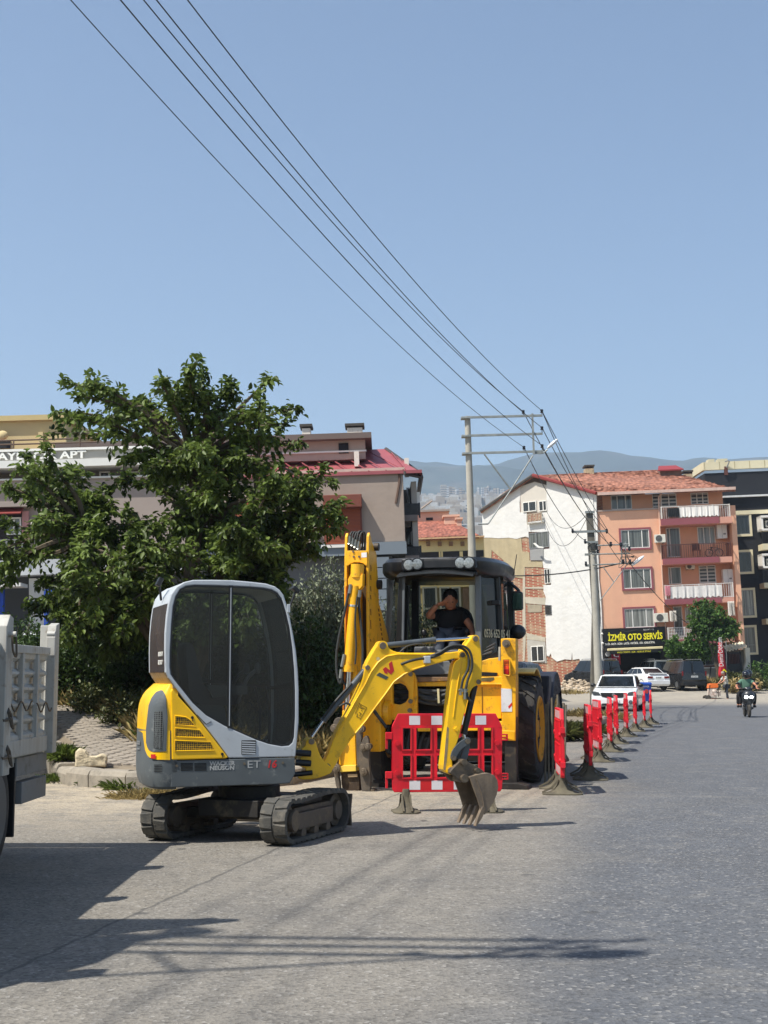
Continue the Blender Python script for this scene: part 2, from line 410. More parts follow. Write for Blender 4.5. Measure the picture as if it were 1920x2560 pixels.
def grid(name, xs, ys, hf, mat, kind='structure', keep=None):
    g = G(); idx = {}
    for j, y in enumerate(ys):
        for i, x in enumerate(xs):
            idx[i, j] = len(g.v); g.v.append((x, y, hf(x, y)))
    for j in range(len(ys)-1):
        for i in range(len(xs)-1):
            if keep and not keep((xs[i]+xs[i+1])/2, (ys[j]+ys[j+1])/2): continue
            g.f.append((idx[i,j], idx[i+1,j], idx[i+1,j+1], idx[i,j+1])); g.m.append(0)
    return g.build(name, mat, recalc=False, smooth=40, kind=kind)
xs = [-4000,-900,-200,-80,-40] + [x*.5 for x in range(-40, 33)] + [18,20,24,30,40,60,100,250,900,4000]
ys = [-600,-100,-30,-8] + [y*.5 for y in range(0, 90)] + [45+y*2 for y in range(0, 36)] + [125,150,200,320,700,2000,4400]
grid('ground', xs, ys, lambda x, y: H(x, y) - .012, SOIL)
xr = [-60,-30,-18,-12] + [x*.5 for x in range(-20, 33)] + [18,20,24,30,40,60]
yr = [-30,-8] + [y*.5 for y in range(0, 80)] + [40+y*1.5 for y in range(0, 41)]
grid('road', xr, yr, H, ASPH, keep=lambda x, y: not inpoly(x, y, SW) or dseg(x, y, KERB) < .45)
# --- kerb stones: each stone a part of the kerb
def along(L, step):
    out = []; acc = 0
    for (x0,y0),(x1,y1) in zip(L, L[1:]):
        d = math.hypot(x1-x0, y1-y0); s = acc
        while s < d: out.append((x0+(x1-x0)*s/d, y0+(y1-y0)*s/d)); s += step
        acc = s - d
    return out
kr = bpy.data.objects.new('kerb', None); C.objects.link(kr); kr['kind'] = 'structure'
ck = curve([(x, y, 0) for x, y in KERB], 8); ck = [(p.x, p.y) for p in ck]
kp = along(ck, .62); random.seed(3)
for i in range(len(kp)-1):
    (x0,y0),(x1,y1) = kp[i], kp[i+1]
    if y0 > 52 : continue
    d = Vector((x1-x0, y1-y0)); ln = d.length; d.normalize(); nrm = Vector((d.y, -d.x))
    cx, cy = (x0+x1)/2, (y0+y1)/2
    if inpoly(cx+nrm.x*.2, cy+nrm.y*.2, SW): nrm = -nrm
    top = .2 + random.uniform(-.012,.012)
    if cy < 18.6 and -3.9 < cx < -1.4: top = .23
    g = G(); rot = Matrix((( d.x, nrm.x, 0),(d.y, nrm.y, 0),(0,0,1)))
    prof = [(-.24,-.3),(.0,-.3),(.02,top-.07),(-.01,top-.015),(-.05,top),(-.24,top)]
    j = random.uniform(-.012,.012)
    g.prism([(a+j, b) for a, b in prof], -ln/2+.006, ln/2-.006, 'x')
    M4 = Matrix.Translation((cx, cy, side_rise(cx, cy))) @ rot.to_4x4()
    g.build('kerb_stone', CONC, kr, xf=M4, bevel=.008)
# --- pavement slab and pavers
def swk(x, y): return swh(x, y) - .012
sxs = [x*.18 for x in range(-74, 6)] + [1.2+x*.35 for x in range(0, 42)]; sys_ = [17+y*.18 for y in range(0, 72)] + [30+y*.6 for y in range(0, 18)] + [41+2*y for y in range(0, 18)]
grid('pavement', sxs, sys_, swk, M('pavement_screed', (128,116,98), .92, var=.22, scale=2, bump=.006, bscale=40, dirt=((84,76,62), .5, 3)), keep=lambda x, y: inpoly(x, y, SW) and dseg(x, y, KERB) > .13)
pv = bpy.data.objects.new('paving', None); C.objects.link(pv); pv['kind'] = 'structure'
pa = R(24); pc, ps = math.cos(pa), math.sin(pa); cells = []
for i in range(-60, 60):
    for j in range(-90, 90):
        u = i*.222 + (.111 if j % 2 else 0); v = j*.122
        x = -4 + u*pc - v*ps; y = 22 + u*ps + v*pc
        if not inpoly(x, y, SW) or dseg(x, y, KERB) < .42: continue
        if y < 18.9 and x > -3.9: continue
        if y > 27 or x > -1.8 or x < -8: continue
        cells.append((x, y))
cells.sort(key=lambda p: math.hypot(p[0]+3.9, (p[1]-20.4)*.8))
def paver_mesh(g, cx, cy, cz, sl):
    a, bb = .102, .054
    o = [(-a,-bb),(-a*.5,-bb-.006),(0,-bb+.004),(a*.5,-bb-.006),(a,-bb),(a+.004,0),(a,bb),(a*.5,bb-.006),(0,bb+.004),(-a*.5,bb-.006),(-a,bb),(-a+.004,0)]
    lo = [Vector((p[0]*pc-p[1]*ps, p[0]*ps+p[1]*pc, -.03)) for p in o]; hi = [Vector((p[0]*.94*pc-p[1]*.9*ps, p[0]*.94*ps+p[1]*.9*pc, .018)) for p in o]
    for q in hi + lo: q.z += q.y*sl; 
    n = len(o); off = Vector((cx, cy, cz))
    g.add([p+off for p in lo+hi], [(i, (i+1) % n, (i+1) % n+n, i+n) for i in range(n)] + [tuple(range(n, 2*n))])
gp = G(); paver_mesh(gp, 0, 0, 0, .1); pm = None
for i, (x, y) in enumerate(cells[:300]):
    if pm is None:
        o = gp.build('paver', PAVER, pv); pm = o.data
    else: o = bpy.data.objects.new('paver', pm); C.objects.link(o); o.parent = pv
    o.location = (x, y, swh(x, y) + random.uniform(-.004,.004)); o.rotation_euler = (random.uniform(-.02,.02), random.uniform(-.02,.02), 0)
gr = G()
for x, y in cells[300:]: paver_mesh(gr, x, y, swh(x, y)+random.uniform(-.004,.004), .1)
gr.build('paver_rest', PAVER, pv, recalc=False, kind='stuff')
# ================================================================== far hills and town
SKY_PX = [(-2600,1120),(-900,1175),(0,1150),(500,1165),(900,1158),(980,1152),(1019,1147),(1065,1154),(1100,1151),(1135,1160),(1205,1162),(1257,1156),(1275,1147),(1310,1138),(1345,1128),(1460,1127),(1500,1121),(1545,1126),(1586,1136),(1628,1139),(1670,1146),(1712,1150),(1754,1140),(1785,1141),(1824,1147),(1866,1143),(1920,1140),(2400,1120),(3600,1180),(5200,1150)]
def skyl(px):
    for (a, ya), (b, yb) in zip(SKY_PX, SKY_PX[1:]):
        if a <= px <= b: return ya + (yb-ya)*(px-a)/(b-a)
    return 1150
prof = [(300,0.0),(600,.035),(900,.074),(1300,.105),(1700,.117),(2100,.124),(2500,.126),(2900,.131),(3400,.142),(4000,1.0),(4350,.985)]
g = G(); cols = list(range(-2600, 5200, 26)); rows = []
ref = (HORZ-1150)/FOC
for k in range(len(prof)-1):
    n = 10
    for i in range(n): rows.append((prof[k][0]+(prof[k+1][0]-prof[k][0])*i/n, k, i/n))
rows.append((4350, len(prof)-2, 1))
for Y, k, f in rows:
    for c in cols:
        X = (c-960)/FOC*Y; top = (HORZ - skyl(c))/FOC*1.0
        s0, s1 = prof[k][1], prof[k+1][1]
        if s0 >= .9: s0 *= top
        if s1 >= .9: s1 *= top
        f2 = f*f*(3-2*f); s_ = s0+(s1-s0)*f2
        nz = mnoise.fractal(Vector((X*.0016, Y*.0016, 0)), .9, 2.1, 6)
        amp = 22*min(1, Y/1500) * (1 if Y < 3300 else max(.06, 1-abs(1-0)) if Y >= 4000 else 1.9*(4000-Y)/700+.2)
        g.v.append((X, Y, s_*Y + CAMH*min(1, Y/2000) + nz*amp*(0 if Y < 500 else 1)))
nc = len(cols)
for j in range(len(rows)-1):
    for i in range(nc-1): g.f.append((j*nc+i, j*nc+i+1, (j+1)*nc+i+1, (j+1)*nc+i)); g.m.append(0)
HILLM = M('hill_scrub', (56,64,54), .95, var=.45, scale=.012, dirt=((104,98,84), .38, .004))
hills = g.build('hills', HILLM, recalc=False, smooth=60, kind='structure')
hb = BVHTree.FromPolygons([Vector(v) for v in g.v], g.f)
def hz(x, y):
    h = hb.ray_cast(Vector((x, y, 2000)), Vector((0,0,-1))); return h[0].z if h[0] else 0
random.seed(11)
TW = [M('tower_cream', (168,160,146), .8, var=.05), M('tower_white', (184,182,176), .8, var=.05), M('tower_tan', (150,138,122), .8, var=.05)]
WDK = M('far_window', (60,64,70), .5, var=.1)
spots = [(1110,1262,50,14),(1119,1262,46,9),(1128,1260,44,8),(1136,1262,44,7),(1145,1262,40,8),(1153,1262,42,8),(1160,1262,38,7),(1170,1280,36,8),(1150,1290,44,9),(1140,1298,40,9),(1130,1300,34,8),(1120,1298,30,8),(1160,1296,46,8),(1170,1300,44,8),(1110,1315,30,7),(1118,1318,26,6),
 (1210,1236,18,9),(1217,1240,22,8),(1225,1238,24,8),(1232,1243,18,7),(1240,1240,20,8),(1248,1238,18,6),(1256,1240,17,7),(1222,1238,12,6),(1264,1234,12,6),(1205,1250,14,7),(1180,1330,20,10),(1168,1336,18,9),(1160,1332,12,12),(1150,1338,10,12),(1186,1300,30,8),(1060,1352,26,7),(1068,1356,22,7),(1055,1340,14,7),(1198,1232,14,5)]
for i, (px, pb, h, wd) in enumerate(spots):
    Y = 2050 + random.uniform(-60, 60) - (pb-1262)*12; X = (px-960)/FOC*Y; k = Y/FOC
    zb = CAMH + (HORZ-pb)*k; zt = zb + h*k; W = wd*k; g = G()
    g.box(-W/2, -W/2, min(zb, hz(X, Y))-6-zb, W/2, W/2, zt-zb)
    t = thing('tower_block', 'pale distant apartment tower in the hazy town below the hills', 'tower block', loc=(X, Y, zb), rz=random.uniform(-.5,.5), group='far apartment towers in the haze')
    g.build('wall', TW[i % 3], t)
    g = G(); nf = max(2, int((zt-zb)/3.4))
    for f in range(nf): g.box(-W/2-.06, -W/2-.06, f*3.4+1.6, W/2+.06, W/2+.06, f*3.4+2.6)
    g.build('window_bands', WDK, t, kind='stuff')
g = G()
for i in range(900):
    px = random.choice([random.uniform(1040, 1270), random.uniform(1040, 1200)]); Y = random.uniform(1100, 2600); X = (px-960)/FOC*Y; z = hz(X, Y); s_ = random.uniform(5, 11); h = random.uniform(4, 12); g.k = i % 3
    g.box(X-s_/2, Y-s_/2, z-5, X+s_/2, Y+s_/2, z+h)
g.build('far_town', TW, kind='stuff', recalc=False)
# ================================================================== mini excavator
YEL = M('machine_yellow', (246,192,8), .42, var=.07, scale=5, dirt=((170,124,40), .30, 7), coat=.15, streak=((206,158,30), .3, 8))
YEL2 = M('loader_yellow', (240,176,6), .48, var=.09, scale=4, dirt=((124,90,40), .38, 8), coat=.2, streak=((130,96,40), .25, 9))
GRY = M('cab_light_grey', (176,182,186), .45, var=.06, scale=6, dirt=((118,120,118), .3, 10))
DGR = M('housing_dark_grey', (84,90,92), .55, var=.12, scale=5, dirt=((138,140,136), .34, 8))
BLK = M('black_plastic', (24,25,27), .45, var=.2, scale=12, dirt=((62,60,55), .2, 8))
RUB = M('track_rubber', (70,69,65), .85, var=.25, scale=9, bump=.004, bscale=50, dirt=((112,106,94), .5, 5))
STL = M('dirty_steel', (90,82,72), .6, metal=.3, var=.3, scale=8, bump=.002, bscale=70, dirt=((120,104,82), .5, 7))
BKT = M('bucket_steel', (136,120,102), .6, metal=.25, var=.25, scale=9, bump=.002, bscale=60, dirt=((148,130,106), .5, 9), streak=((70,60,50), .5, 14))
CHR = M('chrome_rod', (205,208,212), .16, metal=1, var=.05, rvar=.05)
CYG = M('cylinder_grey', (74,80,84), .42, var=.15, scale=10, dirt=((128,126,118), .3, 9))
HOSE = M('rubber_hose', (44,46,44), .6, var=.2, scale=20, bump=.002, bscale=200, dirt=((92,90,80), .3, 12))
GLS = glass('tinted_glass', (206,212,208), .85)
RED = M('sign_red', (190,28,26), .5, var=.05)
WHT = M('print_white', (200,202,200), .6, var=.05)
BOLT = M('bolt_steel', (120,108,92), .5, metal=.7, var=.3, scale=30)
def mesh_mat(name, fg, bg, s):
    m = bpy.data.materials.new(name); m.use_nodes = True; n = m.node_tree; b = n.nodes['Principled BSDF']
    tc = n.nodes.new('ShaderNodeTexCoord'); v = n.nodes.new('ShaderNodeTexVoronoi'); v.inputs['Scale'].default_value = s; v.inputs['Randomness'].default_value = .15
    n.links.new(tc.outputs['Object'], v.inputs['Vector']); r = n.nodes.new('ShaderNodeValToRGB'); n.links.new(v.outputs['Distance'], r.inputs[0])
    r.color_ramp.elements[0].position = .38; r.color_ramp.elements[0].color = lin(bg); r.color_ramp.elements[1].position = .5; r.color_ramp.elements[1].color = lin(fg)
    n.links.new(r.outputs[0], b.inputs['Base Color']); b.inputs['Roughness'].default_value = .5; return m
GRI = mesh_mat('perforated_yellow', (205,158,20), (30,24,10), 62); GRB = mesh_mat('perforated_black', (88,92,92), (10,10,10), 62)
ME = Fr((-1.18,12.46,0), 17.5)
ex = thing('mini_excavator', 'small yellow and grey tracked mini excavator with tinted cab, its bucket lowered to the asphalt', 'mini excavator', ME)
V5 = -.5
def s1(pts, v=V5): return ME.vv(pts, v, Z1)
# -- tracks
def track(cx):
    L2, hh, wd = .54, .176, .115
    X = Matrix.Rotation(R(52.5), 4, 'Z') @ Matrix.Translation((0, cx, hh+.022)) 
    n = 56; per = 2*(2*L2) + 2*math.pi*hh
    def pos(s, r):
        s %= per
        if s < 2*L2: return Vector((-L2+s, 0, -r)), Vector((1,0,0)), Vector((0,0,-1))
        s -= 2*L2
        if s < math.pi*hh:
            a = s/hh; return Vector((L2+math.sin(a)*r, 0, -math.cos(a)*r)), Vector((math.cos(a),0,math.sin(a))), Vector((math.sin(a),0,-math.cos(a)))
        s -= math.pi*hh
        if s < 2*L2: return Vector((L2-s, 0, r + .012*math.sin(s*5))), Vector((-1,0,0)), Vector((0,0,1))
        s -= 2*L2; a = s/hh; return Vector((-L2-math.sin(a)*r, 0, math.cos(a)*r)), Vector((-math.cos(a),0,-math.sin(a))), Vector((-math.sin(a),0,math.cos(a)))
    g = G(); m = 96; ring = []
    for i in range(m):
        p, t, nn = pos(per*i/m, hh)
        ring.append([p+Vector((0,-wd,0)), p+Vector((0,wd,0)), p+Vector((0,wd,0))-nn*.028, p+Vector((0,-wd,0))-nn*.028])
    g.loft(ring + [ring[0]], caps=False)
    o = g.build('rubber_track', RUB, ex, xf=X, smooth=40)
    g = G(); nl = 30
    for i in range(nl):
        for sd in (-1, 1):
            s0 = per*(i + (.5 if sd > 0 else 0))/nl; p, t, nn = pos(s0, hh); y0, y1 = (-wd, -.008) if sd < 0 else (.008, wd)
            hw = .038; vs = []
            for (yy, k, sk) in ((y0,1,0),(y1,1,.012)):
                if sd > 0: sk = .012-sk
                for e, hgt in ((-hw-.006, -.003), (hw+.006, -.003), (hw-.004, .014), (-hw+.004, .014)):
                    q, t2, n2 = pos(s0+e+(sk if e > 0 else -sk)*.9, hh+.0); vs.append(q + n2*hgt + Vector((0, yy, 0)))
            g.add(vs, [(0,1,2,3),(4,7,6,5),(0,4,5,1),(1,5,6,2),(2,6,7,3),(3,7,4,0)])
    lg = g.build('tread_lugs', RUB, o, xf=X, bevel=.004, kind='stuff')
    g = G(); g.prism([(-.40,-.12),(.40,-.12),(.44,-.03),(.40,.09),(-.38,.09),(-.42,.0)], -.05, .05)
    g.box(-.38,-.09,-.09,.38,.09,.05); g.build('track_frame', STL, ex, xf=X, bevel=.008)
    for k, (x, r) in enumerate(((-L2, .15),(L2,.15))):
        g = G(); g.lathe([(.03,-.08),(r*.55,-.08),(r*.6,-.05),(r*.96,-.045),(r,-.03),(r,.03),(r*.96,.045),(r*.6,.05),(r*.55,.08),(.03,.08)], (x,0,0), (0,1,0), 20)
        g.build(('drive_sprocket','idler_wheel')[k], STL, ex, xf=X, smooth=40)
    for x in (-.27,0,.27):
        g = G(); g.lathe([(.02,-.09),(.05,-.09),(.055,-.04),(.04,-.03),(.04,.03),(.055,.04),(.05,.09),(.02,.09)], (x,0,-.125), (0,1,0), 14); g.build('track_roller', STL, ex, xf=X, smooth=40)
    g = G(); g.lathe([(.01,-.12),(.085,-.12),(.09,-.10),(.09,-.04)], (-L2+.03,0,0), (0,1,0), 20); g.build('final_drive_cover', STL, ex, xf=X, smooth=40)
track(-.55); track(.55)
XU = Matrix.Rotation(R(52.5), 4, 'Z')
g = G(); g.box(-.30,-.45,.17,.30,.45,.26); g.box(-.42,-.28,.20,.42,.28,.34); g.cyl((0,0,.30),(0,0,.44),.27,28); g.tube([(.3,-.4,.24),(.1,-.2,.36),(-.1,-.1,.4)], .014, 6); g.tube([(-.3,-.4,.24),(-.1,-.2,.36),(.1,-.1,.4)], .014, 6)
g.build('undercarriage_frame', M('undercarriage_black', (36,34,31), .7, var=.3, dirt=((92,84,66), .45, 6)), ex, xf=XU, bevel=.01)
g = G(); g.prism([(.86,.03),(.90,.02),(.875,.16),(.91,.31),(.88,.31),(.845,.16)], -.62, .62)
g.box(.6,-.30,.14,.87,-.24,.22); g.box(.6,.24,.14,.87,.30,.22); g.build('dozer_blade', STL, ex, xf=XU, bevel=.006)
# -- grey base band
bx0 = s1([(325,1540)])[0][0]; zt = s1([(325,1540)])[0][1]; zb = s1([(325,1746)])[0][1]; zm = s1([(325,1310)])[0][1]
side = s1([(329,1542),(1283,1516),(1286,1640),(1245,1716),(1130,1724),(329,1748)])
g = G(); g.prism(side, -.5, -.47); g.build('side_skirt', DGR, ex, bevel=.008)
g = G(); g.prism([(p[0], p[1]) for p in side], .47, .5); g.build('side_skirt', DGR, ex, bevel=.008)
x1 = side[1][0]; g = G(); g.prism([(bx0+.05, zb+.02),(x1-.06, zb+.03),(x1-.03, zt-.02),(bx0+.05, zt-.01)], -.468, .468); g.build('floor_frame', BLK, ex)
g = G(); g.cyl((0,0,.42),(0,0,zb+.04),.20,24); g.build('slew_ring', STL, ex, smooth=40)
def shell(levels, us, n=30, ex_=2.7):
    out = []
    for z, b, hw in levels:
        ring = []
        for i in range(n+1):
            t = math.pi*i/n; c, s_ = math.cos(t), math.sin(t)
            ring.append((us - b*.76*abs(s_)**(2/ex_), -hw*math.copysign(abs(c)**(2/ex_), c), z))
        ring += [(us+.06, hw, z), (us+.06, -hw, z)]
        out.append(ring)
    return out
BS = .76
us = bx0 - .004
g = G(); g.loft(shell([(zb-.02,.17,.46),(zb+.0,.21,.487),(zb+.05,.235,.498),(zb+.12,.25,.5),(zt,.25,.5),(zm,.245,.5)], us))
tail = g.build('counterweight', DGR, ex, smooth=35)
zy = [(1311,.245),(1240,.243),(1180,.24),(1120,.228),(1080,.21),(1040,.18),(1010,.145),(985,.10),(965,.06),(952,.025)]
lv = [(s1([(325,y)])[0][1], b, .5 - max(0,(1100-y))*.00025) for y, b in zy]
g = G(); g.loft(shell(lv, us)); hood = g.build('engine_cover', YEL, ex, smooth=40)
dc = Decal([tail, hood], ME)
g = G(); dc.sheet(g, [(323,1310),(323,1536),(210,1533),(165,1515),(138,1478),(128,1400),(124,1335),(104,1318),(84,1311)], Z1, .006, 14); g.build('rear_corner_panel', YEL, ex, recalc=False, smooth=40)
g = G(); dc.sheet(g, [(146,1400),(146,1300),(165,1120),(188,1060),(222,1018),(262,1003),(280,1012),(298,1080),(304,1200),(302,1440),(296,1470),(200,1474),(168,1462),(152,1430)], Z1, .010, 16); g.build('rear_vent_panel', DGR, ex, recalc=False, smooth=40)
g = G(); dc.sheet(g, [(212,1165),(268,1160),(272,1300),(268,1456),(205,1442),(208,1300)], Z1, .013, 10); g.build('rear_vent_mesh', GRB, ex, recalc=False)
g = G(); dc.sheet(g, [(186,1492),(221,1492),(221,1524),(186,1524)], Z1, .014, 3); g.build('reflector', RED, ex, recalc=False)
g = G()
for y in (1572,1584,1597,1610,1622): dc.sheet(g, [(203,y),(263,y-1),(263,y+5),(203,y+6)], Z1, .006, 4)
g.build('rear_louvre', BLK, ex, recalc=False, kind='stuff')
g = G()
for k, (wd, y) in enumerate(((30,1388),(30,1404),(26,1442))): dc.sheet(g, [(76,y),(76+wd*.75,y+3),(76+wd*.75,y+16),(76,y+12)], Z1, .008, 3)
g.build('rear_lettering', M('faded_print', (120,122,122), .6), ex, recalc=False, kind='stuff')
# -- yellow side cover with three grilles
tri = s1([(338,988),(352,1002),(380,1040),(520,1196),(640,1350),(768,1518),(745,1524),(336,1536),(331,1200),(328,1010)])
g = G(); g.prism(tri, -.512, -.46); g.build('side_cover', YEL, ex, bevel=.01)
for k, pts in enumerate(([(360,1196),(440,1206),(480,1230),(518,1278),(360,1266)], [(360,1290),(548,1304),(592,1366),(360,1360)], [(358,1386),(630,1396),(662,1462),(358,1468)])):
    pp = s1(pts); g = G(); g.prism(pp, -.513, -.5105); gp_ = g.build('side_grille', GRI, ex)
    g = G(); g.tube([(x, -.513, z) for x, z in pp + pp[:2]], .006, 6, False); g.build('grille_rim', YEL, gp_, smooth=60)
g = G()
for p in ((492,1210),(722,1490)):
    x, z = s1([p])[0]; g.cyl((x,-.516,z),(x,-.508,z), .012, 14); g.box(x,-.519,z-.03,x+.007,-.512,z)
g.build('panel_latch', BLK, ex, kind='stuff')
# -- skirt details
g = G()
for x0, x1_ in ((405,498),(510,602)):
    for j in range(6):
        y = 1562+j*10; a = s1([(x0, y)])[0]; b = s1([(x1_, y-2)])[0]; g.box(a[0], -.5025, a[1]-.0065, b[0], -.4995, a[1])
g.build('side_louvre', M('slot_black', (8,8,8), .8), ex, kind='stuff')
g = G()
for p in ((375,1582),(895,1565),(1190,1558)):
    x, z = s1([p])[0]; g.cyl((x,-.505,z),(x,-.498,z), .011, 14)
g.build('skirt_screw', BOLT, ex, kind='stuff')
def T(s, p, size, mat, v, name='lettering', xs=1, bold=0, sh=0, q=Z1, fr=ME, par=None, rz=0):
    x, z = fr.V(q(*p), v); return text(name, s, size, mat, par or ex, (x, v, z), (R(90), -rz, 0), .0008, xs=xs, bold=bold, sh=sh)
LG = M('print_grey', (168,170,168), .6, var=.08, dirt=((110,112,112), .3, 20)); LR = M('print_red', (196,40,42), .6, var=.08)
T('WACKER', (628,1578), .047, LG, -.5015, xs=1.08, bold=.0018); T('NEUSON', (628,1614), .047, LG, -.5015, xs=1.10, bold=.0018)
T('ET', (912,1598), .088, LG, -.5015, xs=1.25); T('16', (1062,1596), .088, LR, -.5015, xs=1.0, bold=.002, sh=.2)
# -- cab
OUT = [(288,862),(284,700),(286,560),(297,430),(312,330),(332,262),(372,206),(430,170),(500,153),(650,152),(800,155),(950,168),(1060,181),(1130,203),(1168,232),(1196,270),(1216,330),(1242,430),(1270,570),(1292,700),(1306,850),(1313,1000),(1312,1250),(1298,1400),(1287,1512),(1000,1518),(776,1522),(700,1418),(600,1288),(520,1182),(420,1058),(345,955),(310,905)]
INN = [(330,880),(322,820),(324,700),(334,500),(346,360),(366,280),(400,225),(445,200),(510,192),(700,196),(900,204),(1040,214),(1105,228),(1150,254),(1182,300),(1212,400),(1240,520),(1262,680),(1276,850),(1282,1000),(1282,1200),(1274,1360),(1262,1400),(1236,1424),(1180,1430),(1080,1412),(980,1378),(860,1325),(740,1272),(600,1192),(500,1100),(420,1000),(355,918)]
IN2 = [(x + (800-x)*.022, y + (800-y)*.020) for x, y in INN]
cc = s1([(800,800)])[0]
def rp(a, b): return ringpair(s1(a), s1(b), cc)
o_, i_ = rp(OUT, INN); o2, i2 = rp(INN, IN2)
for v0, v1 in ((-.5,-.44),(.40,.45)):
    g = G(); g.ring(o_, i_, v0, v1); g.build('cab_side_frame', GRY, ex, bevel=.012)
    g = G(); g.ring(o2, i2, v0+.002, v1-.004); g.build('window_seal', BLK, ex)
    pl = s1(IN2); dv = s1([(775,800)])[0][0]; dv2 = s1([(795,800)])[0][0]; vm_ = v0+.012
    g = G(); g.add([(x, vm_, z) for x, z in pl], [tuple(range(len(pl)))]); g.build('side_glass', GLS, ex, recalc=False)
    a = s1([(785,196)])[0]; b = s1([(782,1292)])[0]
    g = G(); g.box(dv-.006, v0-.004, b[1], dv2+.004, v0+.02, a[1]); g.build('window_divider', BLK, ex)
    g = G(); g.box(dv+.006, v0-.008, b[1]+.02, dv+.012, v0-.003, a[1]-.02); g.build('divider_strip', GRY, ex)
def skin(pts, v0, v1, th, toward=(800,800)):
    a = s1(pts); c = s1([toward])[0]; inn = []
    for i, p in enumerate(a):
        q0 = a[max(0,i-1)]; q1 = a[min(len(a)-1,i+1)]; t = Vector((q1[0]-q0[0], q1[1]-q0[1])).normalized(); n = Vector((-t.y, t.x))
        if n.dot(Vector((c[0]-p[0], c[1]-p[1]))) < 0: n = -n
        inn.append((p[0]+n.x*th, p[1]+n.y*th))
    g = G(); g.prism(a + inn[::-1], v0, v1); return g
ro = [(314,330),(334,264),(373,208),(431,172),(500,155),(650,154),(800,157),(950,170),(1060,183),(1130,205),(1167,234),(1194,272)]
skin(ro, -.45, .41, .03).build('cab_roof', GRY, ex, smooth=35)
g = skin([(286,862),(284,700),(287,560),(298,430),(312,335)], -.44, .40, .008); g.build('rear_glass', M('dusty_brown_glass', (58,42,34), .18, var=.3, scale=4, dirt=((110,90,76), .25, 4)), ex)
g = skin([(286,862),(284,700),(287,560),(298,430),(312,335)], .40, .45, .02); g.build('rear_pillar', GRY, ex)
g = skin([(288,864),(312,908),(345,960),(345,985)], -.49, .44, .02, (600,900)); g.build('rear_sill', M('sill_tan', (150,132,100), .7, dirt=((70,64,54), .5, 9)), ex)
fr_ = [(1196,274),(1216,334),(1242,434),(1270,574),(1290,704),(1303,854),(1309,1000),(1308,1250),(1296,1400),(1286,1508)]
g = skin(fr_, -.44, .40, .008); g.build('front_glass', GLS, ex)
g = skin(fr_, -.455, -.43, .035); g.build('front_pillar', GRY, ex); g = skin(fr_, .39, .415, .035); g.build('front_pillar', GRY, ex)
g = G(); a = s1([(420,908)], .38)[0]; b = s1([(1285,985)], .38)[0]; g.add([(a[0],.37,a[1]-.022),(b[0],.37,b[1]-.03),(b[0],.37,b[1]+.0),(a[0],.37,a[1]+.012),(a[0],.385,a[1]-.022),(b[0],.385,b[1]-.03),(b[0],.385,b[1]),(a[0],.385,a[1]+.012)],[(0,1,2,3),(7,6,5,4),(0,4,5,1),(3,2,6,7)]); g.build('far_window_bar', BLK, ex)
# interior
sx, sz = s1([(600,1010)], 0)[0]
g = G(); g.prism(smoothpoly([(sx-.17,sz-.12),(sx+.25,sz-.12),(sx+.28,sz-.03),(sx-.04,sz-.0),(sx-.10,sz+.16),(sx-.16,sz+.42),(sx-.24,sz+.42),(sx-.2,sz+.1)],2), -.24, .20); g.build('operator_seat', M('seat_black', (62,62,64), .6), ex, smooth=40)
g = G(); g.prism([(sx-.3,zt),(sx+.2,zt),(sx+.1,sz-.12),(sx-.3,sz-.10)], -.3, .3)
g.tube(curve([(sx+.22,-.26,sz-.1),(sx+.30,-.27,sz+.10),(sx+.38,-.26,sz+.18)]), .018, 8); g.ell((sx+.40,-.26,sz+.2),(.03,.03,.05))
g.tube(curve([(sx+.22,.2,sz-.1),(sx+.30,.21,sz+.10),(sx+.38,.2,sz+.18)]), .018, 8); g.ell((sx+.40,.2,sz+.2),(.03,.03,.05))
g.prism([(sx+.0,sz-.05),(sx+.3,sz-.02),(sx+.3,sz+.05),(sx-.05,sz+.06)], -.32, -.26); g.build('control_console', M('console_grey', (70,72,72), .6), ex, smooth=40)
g = G(); lx, lz = s1([(1000,1050)], .1)[0]; g.tube(curve([(lx,.1,zt),(lx+.02,.1,zt+.35),(lx-.03,.1,zt+.6)]), .012, 8); g.tube(curve([(lx+.05,-.1,zt),(lx+.06,-.1,zt+.35),(lx+.02,-.1,zt+.6)]), .012, 8); g.build('travel_lever', BLK, ex, smooth=60)
# louvres on cab side
g = G()
for j in range(6):
    y = 1393+j*17; a = s1([(875,y)])[0]; b = s1([(978,y+4)])[0]; g.prism([(a[0],a[1]),(b[0],b[1]),(b[0],b[1]-.010),(a[0],a[1]-.010)], -.509, -.5)
g.build('cab_louvre', GRY, ex, kind='stuff'); a = s1([(872,1386)])[0]; b = s1([(982,1492)])[0]; g = G(); g.box(a[0], -.5025, b[1], b[0], -.499, a[1]); g.build('louvre_backing', M('slot_black', (8,8,8), .8), ex)
g = G(); g.tube([(x,-.502,z) for x, z in s1([(530,1190),(600,1262),(640,1240)])], .003, 5); g.build('cab_crack', BLK, ex)
